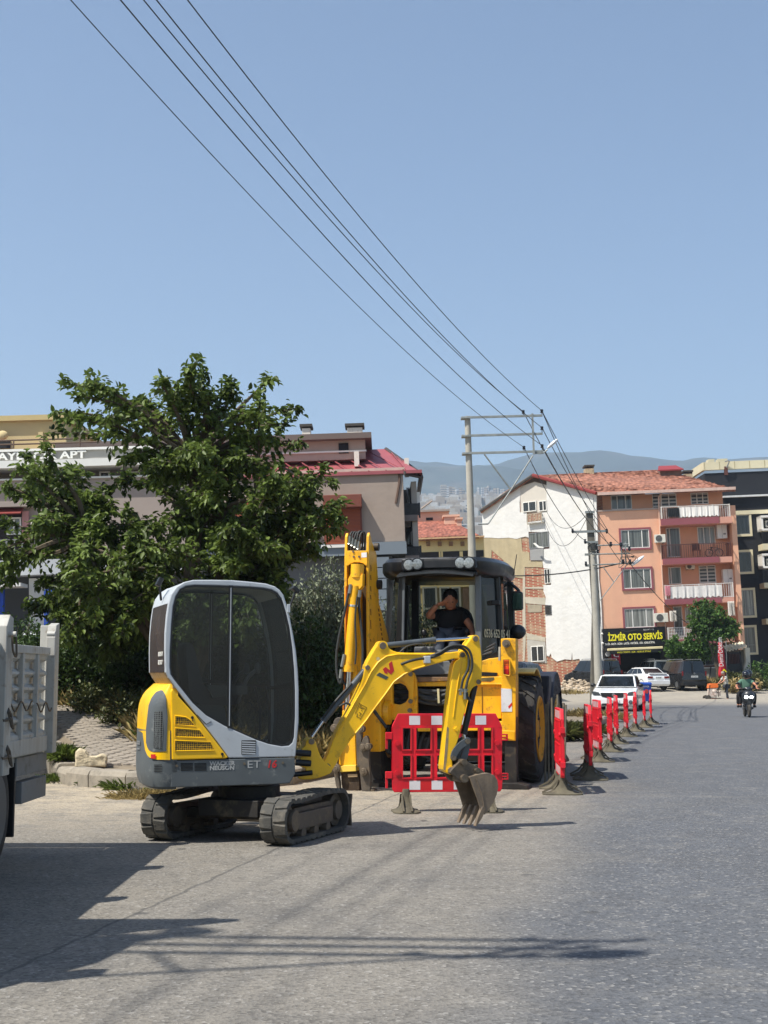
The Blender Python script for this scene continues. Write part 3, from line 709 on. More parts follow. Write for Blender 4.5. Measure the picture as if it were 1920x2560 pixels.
# rear number prints, work lamps
rx, rz = s1([(292,740)])[0]
for k, (yy, tx) in enumerate(((735,'0530 155 78'),(800,'0532 136 27'))):
    z = s1([(290,yy)])[0][1]; t_ = text('phone_number', tx, .05, M('number_white', (215,214,205), .6), ex, (rx-.0165, -.17, z), (R(90),0,R(-90)), .0008, xs=.95, bold=.002)
def lamp(p, v, d):
    x, z = s1([p], v)[0]; g = G(); rot = Matrix.Rotation(R(d), 3, 'Y'); g.obox((x, v, z), (.04,.09,.075), rot); g.tube([(x, v, z-.02), (x+(.02 if d > 0 else -.05), v, z-.16)], .012, 6); g.build('work_lamp', BLK, ex, bevel=.006)
lamp((240,170), -.1, 25); lamp((1285,228), .36, -50)
g = G(); x, z = s1([(1232,372)])[0]; g.box(x-.012,-.512,z-.035,x+.014,-.5,z+.035); g.build('hinge', GRY, ex, bevel=.003)
# ------------------------------------------------ boom group, its own plane
BF = Fr((-.57,12.65,0), 12); XB = ME.I @ BF.M
def b6(pts, v=0): return BF.vv(pts, v, Y6)
def b3(pts, v=0): return BF.vv(pts, v, Z3)
def pin(g, q, p, r, v0, v1): x, z = BF.V(q(*p), 0); g.cyl((x, v0, z), (x, v1, z), r, 18)
boom = smoothpoly(b6([(338,1185),(350,1145),(378,1100),(415,1000),(450,905),(505,800),(560,700),(612,600),(672,470),(688,380),(700,335),(760,225),(805,160),(845,146),(876,168),(892,205),(940,232),(1010,240),(1200,240),(1380,240),(1470,226),(1512,238),(1518,268),(1490,290),(1420,288),(1380,302),(1200,352),(1100,382),(1010,428),(930,490),(860,590),(780,695),(700,808),(620,905),(560,975),(490,1090),(440,1185),(410,1215),(375,1224),(348,1212)]), 1)
g = G(); g.prism(boom, -.075, .075); bm_ = g.build('boom', YEL, ex, xf=XB, bevel=.008)
# raised edge flange along the boom
fl = b6([(452,930),(508,822),(565,722),(620,622),(690,505),(740,400),(800,318),(870,268),(960,252),(1100,252),(1300,250)]); g = G()
g.tube([(x,-.077,z) for x, z in fl], .008, 6); fl2 = b6([(560,962),(620,893),(700,797),(780,683),(860,578),(930,478),(1010,418),(1100,372),(1200,343)]); g.tube([(x,-.077,z) for x, z in fl2], .007, 6)
g.build('boom_weld', YEL, ex, xf=XB, smooth=60)
g = G(); pin(g,Y6,(838,182),.032,-.088,.088); pin(g,Y6,(713,362),.022,-.084,.084); pin(g,Y6,(375,1185),.036,-.09,.09); pin(g,Y6,(1492,258),.022,-.1,.1)
g.build('boom_pin', BOLT, ex, xf=XB, smooth=40, bevel=.003)
g = G(); pin(g,Y6,(838,182),.045,-.082,.082); pin(g,Y6,(375,1185),.055,-.084,.084); pin(g,Y6,(1492,258),.036,-.086,.086); g.build('boom_boss', YEL, ex, xf=XB, smooth=40)
br = smoothpoly(b6([(150,1035),(195,1010),(200,965),(238,938),(276,958),(300,1040),(330,1110),(372,1150),(420,1190),(410,1230),(350,1255),(270,1282),(140,1285),(128,1240),(195,1232),(200,1185),(150,1180),(148,1095),(200,1090)]),1)
g = G(); g.prism(br, -.11, .11); g.build('swing_bracket', YEL, ex, xf=XB, bevel=.008)
g = G()
for yy in (1060,1140): 
    a = b6([(110,yy)])[0]; b = b6([(235,yy+8)])[0]; g.cyl((a[0],-.14,a[1]),(b[0],-.14,b[1]),.028,14)
a = b6([(60,1245)])[0]; b = b6([(250,1225)])[0]; g.cyl((a[0],-.12,a[1]),(b[0],-.12,b[1]),.022,14); g.build('swing_post', BLK, ex, xf=XB, smooth=40)
g = G(); pin(g,Y6,(244,970),.026,-.13,.13); g.build('bracket_pin', BOLT, ex, xf=XB, smooth=40)
# cylinders
a, b, c = [Vector((x,-.02,z)) for x, z in b6([(700,388),(358,800),(262,935)])]
g = G(); g.cyl(a, b, .030, 20); g.cyl(b, b+(c-b)*.04, .034, 20); cy = g.build('boom_cylinder', CYG, ex, xf=XB, smooth=40)
g = G(); g.cyl(b, c, .014, 16); g.build('piston_rod', CHR, cy, xf=XB, smooth=40)
g = G(); g.tube(curve([(a+(b-a)*.25)+Vector((-.03,-.03,.0)), (a+(b-a)*.6)+Vector((-.045,-.03,0)), (a+(b-a)*.95)+Vector((-.03,-.03,0))]), .010, 6); g.tube(curve([(a+(b-a)*.72)+Vector((.03,-.03,0)), (a+(b-a)*.72)+Vector((.10,-.04,.03)), (a+(b-a)*.68)+Vector((.15,-.04,-.04))]), .010, 8); g.build('cylinder_hose', HOSE, ex, xf=XB, smooth=60)
a, b, c = [Vector((x,0,z)) for x, z in b6([(850,182),(1270,135),(1585,118)])]
g = G(); g.cyl(a, b, .027, 20); g.cyl(b-(b-a)*.02, b+(c-b)*.06, .031, 20); cy = g.build('arm_cylinder', CYG, ex, xf=XB, smooth=40)
g = G(); g.cyl(b, c, .014, 16); g.build('piston_rod', CHR, cy, xf=XB, smooth=40)
g = G(); g.tube(curve([(x,-.04,z) for x, z in b6([(985,235),(1040,190),(1120,168),(1190,172)])]), .008, 6); g.build('arm_hose', HOSE, ex, xf=XB, smooth=60)
dip = smoothpoly(b3([(705,815),(760,740),(783,712),(808,702),(832,716),(848,800),(858,900),(856,1000),(852,1055),(842,1082),(805,1088),(772,1118),(742,1215),(715,1330),(690,1440),(672,1510),(648,1570),(625,1630),(632,1690),(634,1730),(612,1762),(572,1752),(553,1720),(566,1620),(577,1500),(586,1390),(600,1250),(614,1120),(634,980),(648,905),(690,880)]), 1)
g = G(); g.prism(dip, -.085, .085); g.build('dipper_arm', YEL, ex, xf=XB, bevel=.008)
g = G(); sp_ = b3([(700,905),(672,1060),(652,1200),(636,1330)]); g.tube([(x,-.087,z) for x, z in sp_], .005, 6); g.build('arm_weld', YEL, ex, xf=XB, smooth=60)
g = G(); g.prism(b3([(578,1500),(588,1400),(603,1410),(598,1520),(588,1640),(575,1735),(560,1725)]), -.0865, -.0855); g.build('worn_edge', M('worn_paint', (150,130,96), .7, var=.3, scale=12, dirt=((196,150,40), .5, 12)), ex, xf=XB)
g = G()
for p, r in (((805,730),.026),((707,852),.024),((828,1058),.022),((617,1733),.028)): pin(g, Z3, p, r, -.1, .1)
g.build('arm_pin', BOLT, ex, xf=XB, smooth=40, bevel=.003)
g = G()
for p, r in (((805,730),.036),((828,1058),.030),((617,1733),.038)): pin(g, Z3, p, r, -.091, .091)
g.build('arm_boss', YEL, ex, xf=XB, smooth=40)
a, b, c = [Vector((x,0,z)) for x, z in b3([(820,1085),(735,1460),(742,1510)])]
g = G(); g.cyl(a, b, .029, 20); g.cyl(b-(b-a)*.03, b, .032, 20); cy = g.build('bucket_cylinder', BLK, ex, xf=XB, smooth=40)
g = G(); g.cyl(b, c, .015, 16); g.build('piston_rod', CHR, cy, xf=XB, smooth=40)
for k, vo in enumerate((-.1, .07)):
    g = G(); g.prism(smoothpoly(b3([(722,1492),(748,1478),(770,1500),(758,1532),(700,1568),(668,1608),(655,1652),(622,1660),(610,1632),(628,1575),(676,1520)]),1), vo, vo+.03); g.build('link_arm', CYG, ex, xf=XB, bevel=.004)
    g = G(); g.prism(smoothpoly(b3([(690,1668),(722,1560),(752,1515),(772,1540),(752,1640),(722,1700)]),1), vo+.035, vo+.06); g.build('link_arm', CYG, ex, xf=XB, bevel=.004)
g = G(); [pin(g, Z3, p, .022, -.115, .115) for p in ((742,1512),(635,1640),(700,1670))]; g.build('link_pin', BOLT, ex, xf=XB, smooth=40)
# hoses over boom and dipper
for k, (pts, vo) in enumerate((([(240,925),(300,900),(380,882),(430,880),(520,852),(590,812),(660,796),(720,820),(748,880),(742,960),(705,1040),(690,1110)],-.115),([(430,872),(520,838),(600,790),(680,782),(742,812),(768,880),(766,960),(738,1040),(722,1110)],-.13),([(740,1140),(745,1180),(770,1210)],-.10))):
    g = G(); g.tube(curve([(x, vo if i else -.08, z) for i, (x, z) in enumerate(b3(pts))], 5), .0125, 8); g.build('hydraulic_hose', HOSE, ex, xf=XB, smooth=60)
g = G()
for (p0, p1, r) in (((690,1108),(700,1135),.017),((722,1108),(722,1140),.017),((672,1122),(742,1118),.010),((715,1140),(720,1190),.015),((684,1130),(686,1160),.013)):
    a = b3([p0])[0]; b = b3([p1])[0]; g.cyl((a[0],-.11,a[1]),(b[0],-.11,b[1]), r, 10)
g.build('hose_coupling', M('zinc', (150,150,142), .4, metal=.8, var=.2), ex, xf=XB, smooth=40)
a = b3([(408,862)])[0]; g = G(); g.box(a[0],-.135,a[1]-.065,a[0]+.058,-.074,a[1]); g.build('hose_clamp', GRY, ex, xf=XB, bevel=.006)
g = G(); g.prism(b3([(640,1418),(660,1400),(672,1415),(668,1438),(650,1432)]), -.1, -.085); g.build('clip', YEL, ex, xf=XB)
# emblem and pictogram
g = G(); g.prism(b6([(810,402),(886,440),(866,462),(784,425)]), -.0772, -.0756); g.build('emblem_bar', M('emblem_grey', (70,78,70), .5), ex, xf=XB)
g = G(); g.prism(b6([(838,374),(862,357),(897,384),(888,330),(913,308),(932,388),(907,420),(872,394),(880,415),(853,407)]), -.0772, -.0756); g.build('emblem_stroke', LR, ex, xf=XB)
PR = M('pictogram_brown', (96,62,14), .6); g = G()
for seg in ([(640,655),(706,692),(650,790)],[(650,655),(610,740)],[(655,670),(668,690),(690,700)],[(662,692),(678,705)],[(658,712),(668,718)],[(640,730),(660,738),(645,760)],[(622,765),(650,778)],[(630,740),(622,768)],[(655,676),(648,690),(664,700)]):
    g.tube([(x,-.0765,z) for x, z in b6(seg)], .0022, 4)
g.build('warning_pictogram', PR, ex, xf=XB)
g = G(); x, z = b6([(800,290)])[0]; g.cyl((x,-.0766,z),(x,-.0756,z),.017,14); g.build('worn_sticker', M('sticker', (214,196,140), .6, dirt=((160,110,60),.5,40)), ex, xf=XB)
# ------------------------------------------------ bucket, turned a little more
o_b = BF.V(Z3(700,1780), 0); wp = BF.M @ Vector((o_b[0], 0, 0)); KF = Fr((wp.x, wp.y, 0), 24); XK = ME.I @ KF.M
def k3(pts, v=-.17): return KF.vv(pts, v, Z3)
hit_ = smoothpoly(k3([(598,1758),(612,1735),(640,1705),(690,1652),(735,1668),(800,1700),(872,1745),(862,1768),(772,1782),(740,1822),(700,1834),(662,1808),(640,1772)], -.05), 1)
for v0 in (-.12, .06):
    g = G(); g.prism(hit_, v0, v0+.05); g.build('coupler_plate', STL, ex, xf=XK, bevel=.006)
g = G()
for p, r in (((700,1672),.030),((705,1795),.036),((800,1735),.018)):
    x, z = KF.V(Z3(*p), -.05); g.cyl((x,-.16,z),(x,.14,z), r, 16)
g.build('coupler_pin', BOLT, ex, xf=XK, smooth=40)
prof_ = [(775,1788),(850,1766),(922,1758),(966,1775),(992,1815),(998,1870),(985,1925),(960,1985),(925,2040),(896,2078)]
mouth = [(862,2040),(838,1960),(805,1870)]
for v0 in (-.18, .16):
    g = G(); g.prism(k3(prof_ + mouth, -.17), v0, v0+.018); g.build('bucket_side', BKT, ex, xf=XK, bevel=.004)
A = k3(prof_, -.17); inn = []
for i, p in enumerate(A):
    q0 = A[max(0,i-1)]; q1 = A[min(len(A)-1,i+1)]; t = Vector((q1[0]-q0[0], q1[1]-q0[1])).normalized(); inn.append((p[0]+t.y*.014, p[1]-t.x*.014))
g = G(); g.prism(A + inn[::-1], -.178, .176); bk = g.build('bucket_shell', BKT, ex, xf=XK, bevel=.003)
g = G(); g.tube([(x,-.182,z) for x, z in k3([(828,1800),(870,1920),(890,2040)])], .005, 5); g.build('bucket_weld', BKT, ex, xf=XK)
lip = A[-1]
for v in (-.165,-.055,.055,.165):
    g = G(); x, z = lip; w_ = .021
    ps_ = [(x+.012,z+.06),(x-.03,z+.075),(x-.075,z-.02),(x-.105,min(z-.095, z-.01)),(x-.09,z-.10),(x-.035,z-.03)]
    g.prism(ps_, v-w_, v+w_); g.build('tooth', BKT, bk, xf=XK, bevel=.004)
# ================================================================== plastic barriers
BRED = M('barrier_red', (210,20,40), .48, var=.10, scale=5, dirt=((158,44,44), .36, 7), streak=((120,30,30), .3, 14)); BREF = M('reflective_white', (214,210,212), .4, var=.05, dirt=((160,150,150), .25, 20))
BRD2 = M('reflective_red', (196,30,34), .4, var=.05); FOOT = M('foot_rubber', (94,88,72), .9, var=.25, scale=6, dirt=((70,66,56), .5, 5))
def barrier(label, loc, rz, gap=0):
    t = thing('road_barrier', label, 'barrier', loc=loc, rz=rz, group='red plastic road barriers along the roadworks')
    W, z0, z1 = 1.14, .20, 1.0
    def P(x): return x - W/2
    out = [(P(.02),z0),(P(W-.02),z0),(P(W),z0+.03),(P(W),z1-.12),(P(W-.06),z1),(P(.06),z1),(P(0),z1-.12),(P(0),z0+.03)]
    cols = [(.105,.195),(.245,.405),(.46,.56),(.60,.70),(.755,.90),(.95,1.04)]
    g = G(); th = .022
    # solid outer bands built as plates so that every opening is a real hole
    g.prism([(P(0),z1-.12),(P(.06),z1),(P(W-.06),z1),(P(W),z1-.12),(P(W),z1-.145),(P(0),z1-.145)], -th, th)
    g.prism([(P(0),z0+.03),(P(.02),z0),(P(W-.02),z0),(P(W),z0+.03),(P(W),z0+.145),(P(0),z0+.145)], -th, th)
    zl, zm0, zm1, zh = z0+.145, z0+.375, z0+.43, z1-.145
    edges = [0] + [e for c in cols for e in c] + [W]
    for k in range(0, len(edges), 2): g.box(P(edges[k]), -th, zl, P(edges[k+1]), th, zh)
    for a, b in cols: g.box(P(a), -th, zm0, P(b), th, zm1)
    pn = g.build('panel', BRED, t, bevel=.006)
    # proud lips round the openings
    g = G()
    for a, b in cols:
        for q0, q1 in ((zl, zm0), (zm1, zh)):
            for (xa, za, xb, zb_) in ((a-.008,q0-.008,b+.008,q0+.004),(a-.008,q1-.004,b+.008,q1+.008),(a-.008,q0,a+.004,q1),(b-.004,q0,b+.008,q1)): g.box(P(xa), -.032, za, P(xb), .032, zb_)
    g.build('opening_rim', BRED, pn, kind='stuff')
    g = G(); n = 10
    for k, zz in enumerate((z1-.115, z0+.025)):
        for i in range(0, n):
            x = .175 + i*.115
            if i % 2 == 0 and i < 7:
                for s_ in (-1, 1): g.box(P(x), min(s_*th, s_*(th+.0015)), zz, P(x+.113), max(s_*th, s_*(th+.0015)), zz+.092)
    g.build('white_reflector', BREF, pn, kind='stuff')
    g = G()
    for k, zz in enumerate((z1-.115, z0+.025)):
        for i in range(0, n):
            x = .175 + i*.115
            if i % 2 and i < 6:
                for s_ in (-1, 1): g.box(P(x), min(s_*th, s_*(th+.001)), zz, P(x+.113), max(s_*th, s_*(th+.001)), zz+.092)
    g.build('red_reflector', BRD2, pn, kind='stuff')
    for x in (.05, 1.09):
        for zz in (z0+.20, z0+.50):
            g = G(); g.lathe([(.018,-.04),(.027,-.04),(.027,.04),(.018,.04),(.018,-.04)], (P(x),0,zz), (0,1,0), 14); g.build('boss', BRED, pn, smooth=40)
    for zz in (z0+.12, z0+.52):
        g = G()
        for k in range(3): g.box(P(W), -.028, zz+k*.028, P(W+.065), .028, zz+k*.028+.012)
        g.box(P(W+.052), -.028, zz, P(W+.066), .028, zz+.068); g.build('side_lug', BRED, pn, bevel=.003)
        g = G(); g.box(P(-.07), -.028, zz+.02, P(0), .028, zz+.09); g.box(P(-.07), -.020, zz-.08, P(-.045), .020, zz+.02); g.build('side_hook', BRED, pn, bevel=.004)
    for x in (.14, W-.14):
        rings = []
        for hx, hy, z in ((.14,.235,0),(.14,.235,.016),(.095,.17,.028),(.062,.105,.055),(.046,.065,.11),(.042,.05,.16),(.038,.042,.215),(.034,.036,.235)):
            rings.append([(P(x)+sx_*hx, sy_*hy, z) for sx_, sy_ in ((-1,-.62),(-.6,-1),(.6,-1),(1,-.62),(1,.62),(.6,1),(-.6,1),(-1,.62))])
        g = G(); g.loft(rings); ft = g.build('foot', FOOT, t, smooth=50, bevel=.003)
        g = G()
        for sy_ in (-1, 1):
            for sx_ in (-.055, .03): g.prism([(sy_*.235,.02),(sy_*.12,.07),(sy_*.05,.15),(sy_*.045,.18),(sy_*.06,.165),(sy_*.13,.085),(sy_*.24,.03)], P(x)+sx_, P(x)+sx_+.02, 'x')
        g.build('foot_rib', FOOT, ft)
    return t
fb = gnd(1004, 2030); fb2 = gnd(1232, 2028)
d_ = (fb2-fb).normalized(); mid = (fb+fb2)/2
b0 = barrier('red plastic barrier lying across the view behind the mini excavator bucket', (mid.x, mid.y, 0), math.atan2(d_.y, d_.x))
# the row: near foot and heading of each
rowp = [((1406,1986),3.6,'nearest of the receding row beside the backhoe wheels'),((1476,1950),5.0,'second of the row, its feet in the backhoe shadow'),
 ((1500,1905),3,'third of the row, turned widest to the left'),((1528,1880),6.5,'fourth barrier of the row, close behind the third'),((1543,1860),7,'fifth barrier of the row from the near end'),
 ((1568,1842),7,'sixth of the row, before the white saloon bonnet'),((1590,1829),8,'seventh barrier, beside the white saloon headlamp'),((1612,1819),9.5,'eighth barrier, last but one before the blue bin'),((1628,1811),10,'farthest barrier of the row, below the blue bin')]
for i, (p, hd, lb) in enumerate(rowp):
    q = gnd(*p); a = R(90-hd); c_ = Vector((math.cos(a), math.sin(a), 0)); ctr = q + c_*.42
    b = dup(b0, (ctr.x, ctr.y, 0), a + R(180), 'red and white plastic barrier, ' + lb)
# ================================================================== backhoe loader
BH = Fr((1.0,18.95,0), -13)            # local x right, y forward (away), z up; origin below the rear axle
bh = thing('backhoe_loader', 'large yellow backhoe loader with black cab, seen from behind with its arm folded up', 'backhoe loader', BH)
def h3(pts, v, q=Z3): return BH.vv(pts, v, q)
CABM = M('cab_black', (22,23,25), .38, var=.15, scale=6, dirt=((54,52,48), .25, 5), coat=.2)
PLR = M('pillar_grey', (96,102,106), .4, var=.1, dirt=((70,70,66), .3, 8)); TYR = M('tyre_rubber', (54,52,49), .9, var=.3, scale=7, bump=.004, bscale=40, dirt=((98,90,76), .45, 4))
RIM = M('rim_yellow', (214,146,10), .5, var=.1, dirt=((104,80,40), .4, 6)); GL2 = glass('cab_glass', (96,104,106), .6); LENS = M('lamp_lens', (132,138,138), .15, var=.45, scale=40, spec=.9)
NAVY = M('fender_navy', (28,32,44), .55, var=.2, scale=5, dirt=((80,78,72), .35, 7)); AMB = M('lamp_amber', (214,90,20), .3, var=.1); LRD = M('lamp_red', (168,20,18), .3, var=.1)
DKY = M('steel_dark', (40,36,32), .6, metal=.2, var=.3, scale=6, dirt=((96,82,60), .4, 8))
def tyre(x, y, r, wd, name='wheel', par=None):
    g = G(); hw = wd/2
    g.lathe([(r*.56,-hw*.75),(r*.62,-hw*.92),(r*.80,-hw),(r*.93,-hw*.92),(r*.965,-hw*.75),(r*.97,0),(r*.965,hw*.75),(r*.93,hw*.92),(r*.80,hw),(r*.62,hw*.92),(r*.56,hw*.75)], (x,y,r), (1,0,0), 48)
    o = g.build(name, TYR, par or bh, smooth=40)
    g = G(); n = 22
    for i in range(n):
        for s_ in (-1, 1):
            a0 = 2*math.pi*(i + (.5 if s_ > 0 else 0))/n; vs = []
            for (xx, da, rr, rb) in ((0.01, -.17, r*1.0, r*.955), (hw*.5, -.05, r*1.0, r*.955), (hw*.93, .05, r*.985, r*.93), (hw*1.0, .08, r*.90, r*.84)):
                for dd in (-.035, .035):
                    for R_ in (rb, rr):
                        a = a0+da+dd; vs.append((x + s_*xx, y + math.cos(a)*R_, r + math.sin(a)*R_))
            fs = []
            for k in range(3):
                b = k*4; fs += [(b+1,b+5,b+7,b+3),(b,b+4,b+5,b+1),(b+2,b+3,b+7,b+6)]
            fs += [(0,1,3,2),(12,14,15,13)]; g.add(vs, fs)
    g.build('tread_lugs', TYR, o, kind='stuff')
    g = G(); g.lathe([(.04,hw*.85),(r*.16,hw*.85),(r*.18,hw*.70),(r*.42,hw*.62),(r*.50,hw*.85),(r*.565,hw*.95),(r*.60,hw*1.02),(r*.62,hw*.95),(r*.54,hw*.4),(r*.54,-hw*.8),(r*.58,-hw*.85)], (x,y,r), (1 if x > 0 else -1,0,0), 36)
    g.build('rim', RIM, o, smooth=40)
    g = G()
    for k in range(10):
        a = 2*math.pi*k/10; sx_ = 1 if x > 0 else -1; c_ = Vector((x+sx_*hw*.62, y+math.cos(a)*r*.3, r+math.sin(a)*r*.3)); g.cyl(c_, c_+Vector((sx_*.05,0,0)), .02, 6)
    g.build('wheel_nuts', BOLT, o, kind='stuff')
WX = 1.10-.21
tyre(WX, 0, .70, .42); tyre(WX+.0, 2.2, .66, .40); tyre(-1.13, 0, .70, .42); tyre(-1.13, 2.2, .66, .40)
# chassis, axles, bonnet, loader arms and bucket beyond the cab
g = G(); g.box(-.6,-.9,.55,.35,3.2,.95); g.cyl((-1.1,0,.7),(.9,0,.7),.13,16); g.cyl((-1.1,2.2,.66),(.9,2.2,.66),.12,16); g.box(-.95,-1.0,.42,.8,-.7,.62); g.build('chassis', DKY, bh, bevel=.01)
g = G(); g.prism([(.75,1.0),(3.0,1.0),(3.05,1.45),(2.7,1.62),(.75,1.72)], -.58, .30, 'x'); g.build('bonnet', YEL2, bh, bevel=.04)
for x in (-1.0,.66):
    g = G(); g.prism([(1.0,1.25),(2.4,1.35),(3.5,.75),(3.75,.35),(3.6,.3),(3.3,.6),(2.3,1.1),(1.0,1.0)], x, x+.12, 'x'); g.build('loader_arm', YEL2, bh, bevel=.01)
g = G(); g.prism([(3.55,.05),(4.3,.03),(4.3,.07),(3.7,.2),(3.62,.6),(3.75,.95),(3.70,.98),(3.52,.6)], -1.3, 1.05, 'x'); g.build('loader_bucket', DKY, bh, bevel=.01)
# rear fenders (yellow curved) and dark front guard
def fender(x0, x1, yc, r, a0, a1, mat, th=.03, zc=.7):
    g = G(); n = 14; o = [(yc+math.cos(a0+(a1-a0)*i/n)*r, zc+math.sin(a0+(a1-a0)*i/n)*r) for i in range(n+1)]; i_ = [(yc+math.cos(a0+(a1-a0)*i/n)*(r-th), zc+math.sin(a0+(a1-a0)*i/n)*(r-th)) for i in range(n+1)]
    g.prism(o + i_[::-1], x0, x1, 'x'); return g
CRM = M('fender_cream', (228,190,96), .45, var=.08, dirt=((170,130,60), .3, 6))
fender(.5, 1.06, 0, .80, R(25), R(112), CRM).build('rear_fender', CRM, bh, bevel=.01, smooth=35)
fender(-1.3, -.74, 0, .80, R(25), R(112), CRM).build('rear_fender', CRM, bh, bevel=.01, smooth=35)
fender(.62, 1.10, 2.15, .74, R(15), R(172), NAVY, zc=.72).build('front_fender', NAVY, bh, bevel=.02, smooth=35)
fender(-1.36, -.86, 2.15, .80, R(15), R(172), NAVY, zc=.72).build('front_fender', NAVY, bh, bevel=.02, smooth=35)
g = G(); a = [(x, z) for x, z in h3([(1180,1010),(1392,1012),(1390,1100),(1368,1330),(1290,1360),(1190,1300)], .95)]; g.prism(a, .95, 1.25); g.build('side_guard', NAVY, bh, bevel=.02)
# rear frame
VR = -1.05
def plate(name, pts, v0, v1, mat=YEL2, q=Z3, bevel=.008, vp=None):
    g = G(); g.prism(h3(pts, v0 if vp is None else vp, q), v0, v1); return g.build(name, mat, bh, bevel=bevel)
post = plate('stabiliser_tube', [(1020,727),(1075,723),(1134,727),(1136,1100),(1133,1512),(1028,1508),(1024,1100)], VR-.10, VR+.14)
p2 = h3([(1020,727),(1134,727),(1133,1512)], VR-.1); pxc = (p2[0][0]+p2[1][0])/2; pw = (p2[1][0]-p2[0][0])/2
g = G(); ztop, zbt = p2[0][1], p2[2][1]
g.box(pxc-pw-1.80, VR-.02, zbt, pxc+pw-1.80-.0, VR+.20, ztop-.75); g.build('stabiliser_tube', YEL2, bh, bevel=.01)
for xx in (pxc+.01, pxc-1.72):
    g = G(); g.box(xx-.075, VR-.06, .07, xx+.075, VR+.09, zbt+.3); g.build('stabiliser_leg', DKY, bh, bevel=.01)
    g = G(); g.prism([(xx-.24,.0),(xx+.24,.0),(xx+.22,.05),(xx+.10,.08),(xx-.10,.08),(xx-.22,.05)], VR-.2, VR+.2); g.cyl((xx-.09,VR,.11),(xx+.09,VR,.11),.035,12); g.build('stabiliser_foot', DKY, bh, bevel=.01)
plate('frame_box', [(850,905),(925,880),(1022,868),(1022,1062),(1022,1340),(800,1345),(640,1345),(640,1085),(850,1062)], VR+.02, VR+.30, vp=VR)
plate('upper_rail', [(630,1065),(630,1085),(1096,1082),(1096,1066)], VR-.05, VR+.04)
plate('rail_shelf', [(850,1020),(1100,1015),(1096,1066),(850,1068)], VR-.02, VR+.04)
plate('worn_rail', [(362,1020),(628,1022),(628,1052),(362,1062)], VR-.03, VR+.10, M('worn_steel_rail', (112,84,56), .7, var=.4, scale=9, dirt=((206,150,20), .35, 6)))
plate('rail_lip', [(362,1062),(640,1052),(640,1092),(362,1094)], VR-.0, VR+.10)
plate('air_slot', [(858,982),(990,988),(988,1012),(855,1010)], VR-.02, VR+.03, M('slot_black', (8,8,8)), bevel=0)
plate('scuff', [(855,1030),(968,1022),(970,1042),(940,1058),(870,1056)], VR-.024, VR-.018, M('scuffed_paint', (96,84,44), .8, var=.4, scale=14), bevel=0)
plate('lower_rail', [(380,1362),(1098,1362),(1094,1432),(380,1440)], VR-.08, VR+.06)
plate('lower_gusset', [(1000,1430),(1130,1435),(1128,1512),(1008,1480)], VR-.11, VR-.04)
g = G(); x = h3([(875,1100),(875,1345)], VR); g.box(x[0][0]-.004, VR+.012, x[1][1], x[0][0]+.004, VR+.022, x[0][1]); g.build('panel_seam', M('seam_dark', (120,76,8)), bh)
plate('reflector_board', [(1022,1108),(1104,1114),(1106,1288),(1024,1288)], VR-.106, VR-.102, M('board_white', (206,206,204), .5, var=.08, dirt=((130,120,110), .35, 9)), bevel=0)
plate('board_stripe', [(1076,1248),(1106,1215),(1106,1240),(1082,1266)], VR-.108, VR-.1055, RED, bevel=0)
lm = plate('tail_lamp', [(1040,890),(1050,882),(1078,884),(1086,892),(1086,1005),(1078,1014),(1048,1004),(1040,994)], VR-.17, VR-.10, BLK)
g = G(); g.prism(h3([(1044,892),(1082,892),(1082,935),(1044,935)], VR-.17), VR-.18, VR-.168); g.build('lamp_lens', AMB, lm, bevel=.003)
g = G(); g.prism(h3([(1044,937),(1082,937),(1082,965),(1044,963)], VR-.17), VR-.18, VR-.168); g.build('lamp_lens', M('lamp_orange', (226,70,30), .3), lm, bevel=.003)
g = G(); g.prism(h3([(1044,966),(1082,967),(1082,1005),(1046,994)], VR-.17), VR-.18, VR-.168); g.build('lamp_lens', LRD, lm, bevel=.003)
gd = [Vector((x, VR-.2, z)) for x, z in h3([(1036,885),(1088,885),(1092,1000),(1085,1012),(1046,1006),(1036,998),(1036,885)], VR-.2)]; g = G(); g.tube(gd, .008, 6); g.build('lamp_guard', YEL2, bh, smooth=60)
g = G(); x, z = h3([(1063,765)], VR-.12)[0]; g.cyl((x,VR-.16,z),(x,VR-.09,z),.05,16); g.cyl((x,VR-.19,z),(x,VR-.15,z),.028,6); g.build('tube_bolt', BOLT, bh, smooth=40)
g = G(); pts = h3([(1004,790),(1018,790),(1018,895),(1002,895)], VR-.06); g.prism(pts, VR-.08, VR-.02); g.build('side_strip', M('strip_grey', (170,166,150), .6), bh)
# carriage plate with hole, hoses
def ringplate(name, outer, hole, c, v0, v1, mat):
    o, i = ringpair(h3(outer, v0), h3(hole, v0), h3([c], v0)[0]); g = G(); g.ring(o, i, v0, v1); return g.build(name, mat, bh, bevel=.006)
ringplate('carriage_plate', [(170,985),(330,982),(352,990),(372,1045),(378,1160),(378,1350),(160,1350),(158,1110)], [(186,1078),(250,1068),(290,1090),(312,1130),(312,1180),(290,1215),(245,1236),(188,1225),(184,1150)], (245,1150), VR-.12, VR-.06, YEL2)
plate('carriage_bracket', [(235,985),(325,980),(350,1000),(352,1060),(348,1250),(300,1205),(318,1170),(316,1120),(290,1075),(240,1040)], VR-.16, VR-.12)
g = G()
for p in ((268,1000),(328,1000),(328,1208),(322,1278),(225,1003)):
    x, z = h3([p], VR-.16)[0]; g.cyl((x,VR-.185,z),(x,VR-.14,z),.03,6)
g.build('carriage_bolts', BOLT, bh, kind='stuff')
random.seed(4)
for k in range(9):
    g = G(); y = 1085+k*16; pts = [(170,y+random.uniform(-6,6)),(220,y+random.uniform(-10,4)),(270,y+8),(330,y-5)]
    g.tube(curve([(x, VR+.02+random.uniform(-.05,.05), z) for x, z in h3(pts, VR)]), .022, 7); g.build('hose', HOSE, bh, smooth=60)
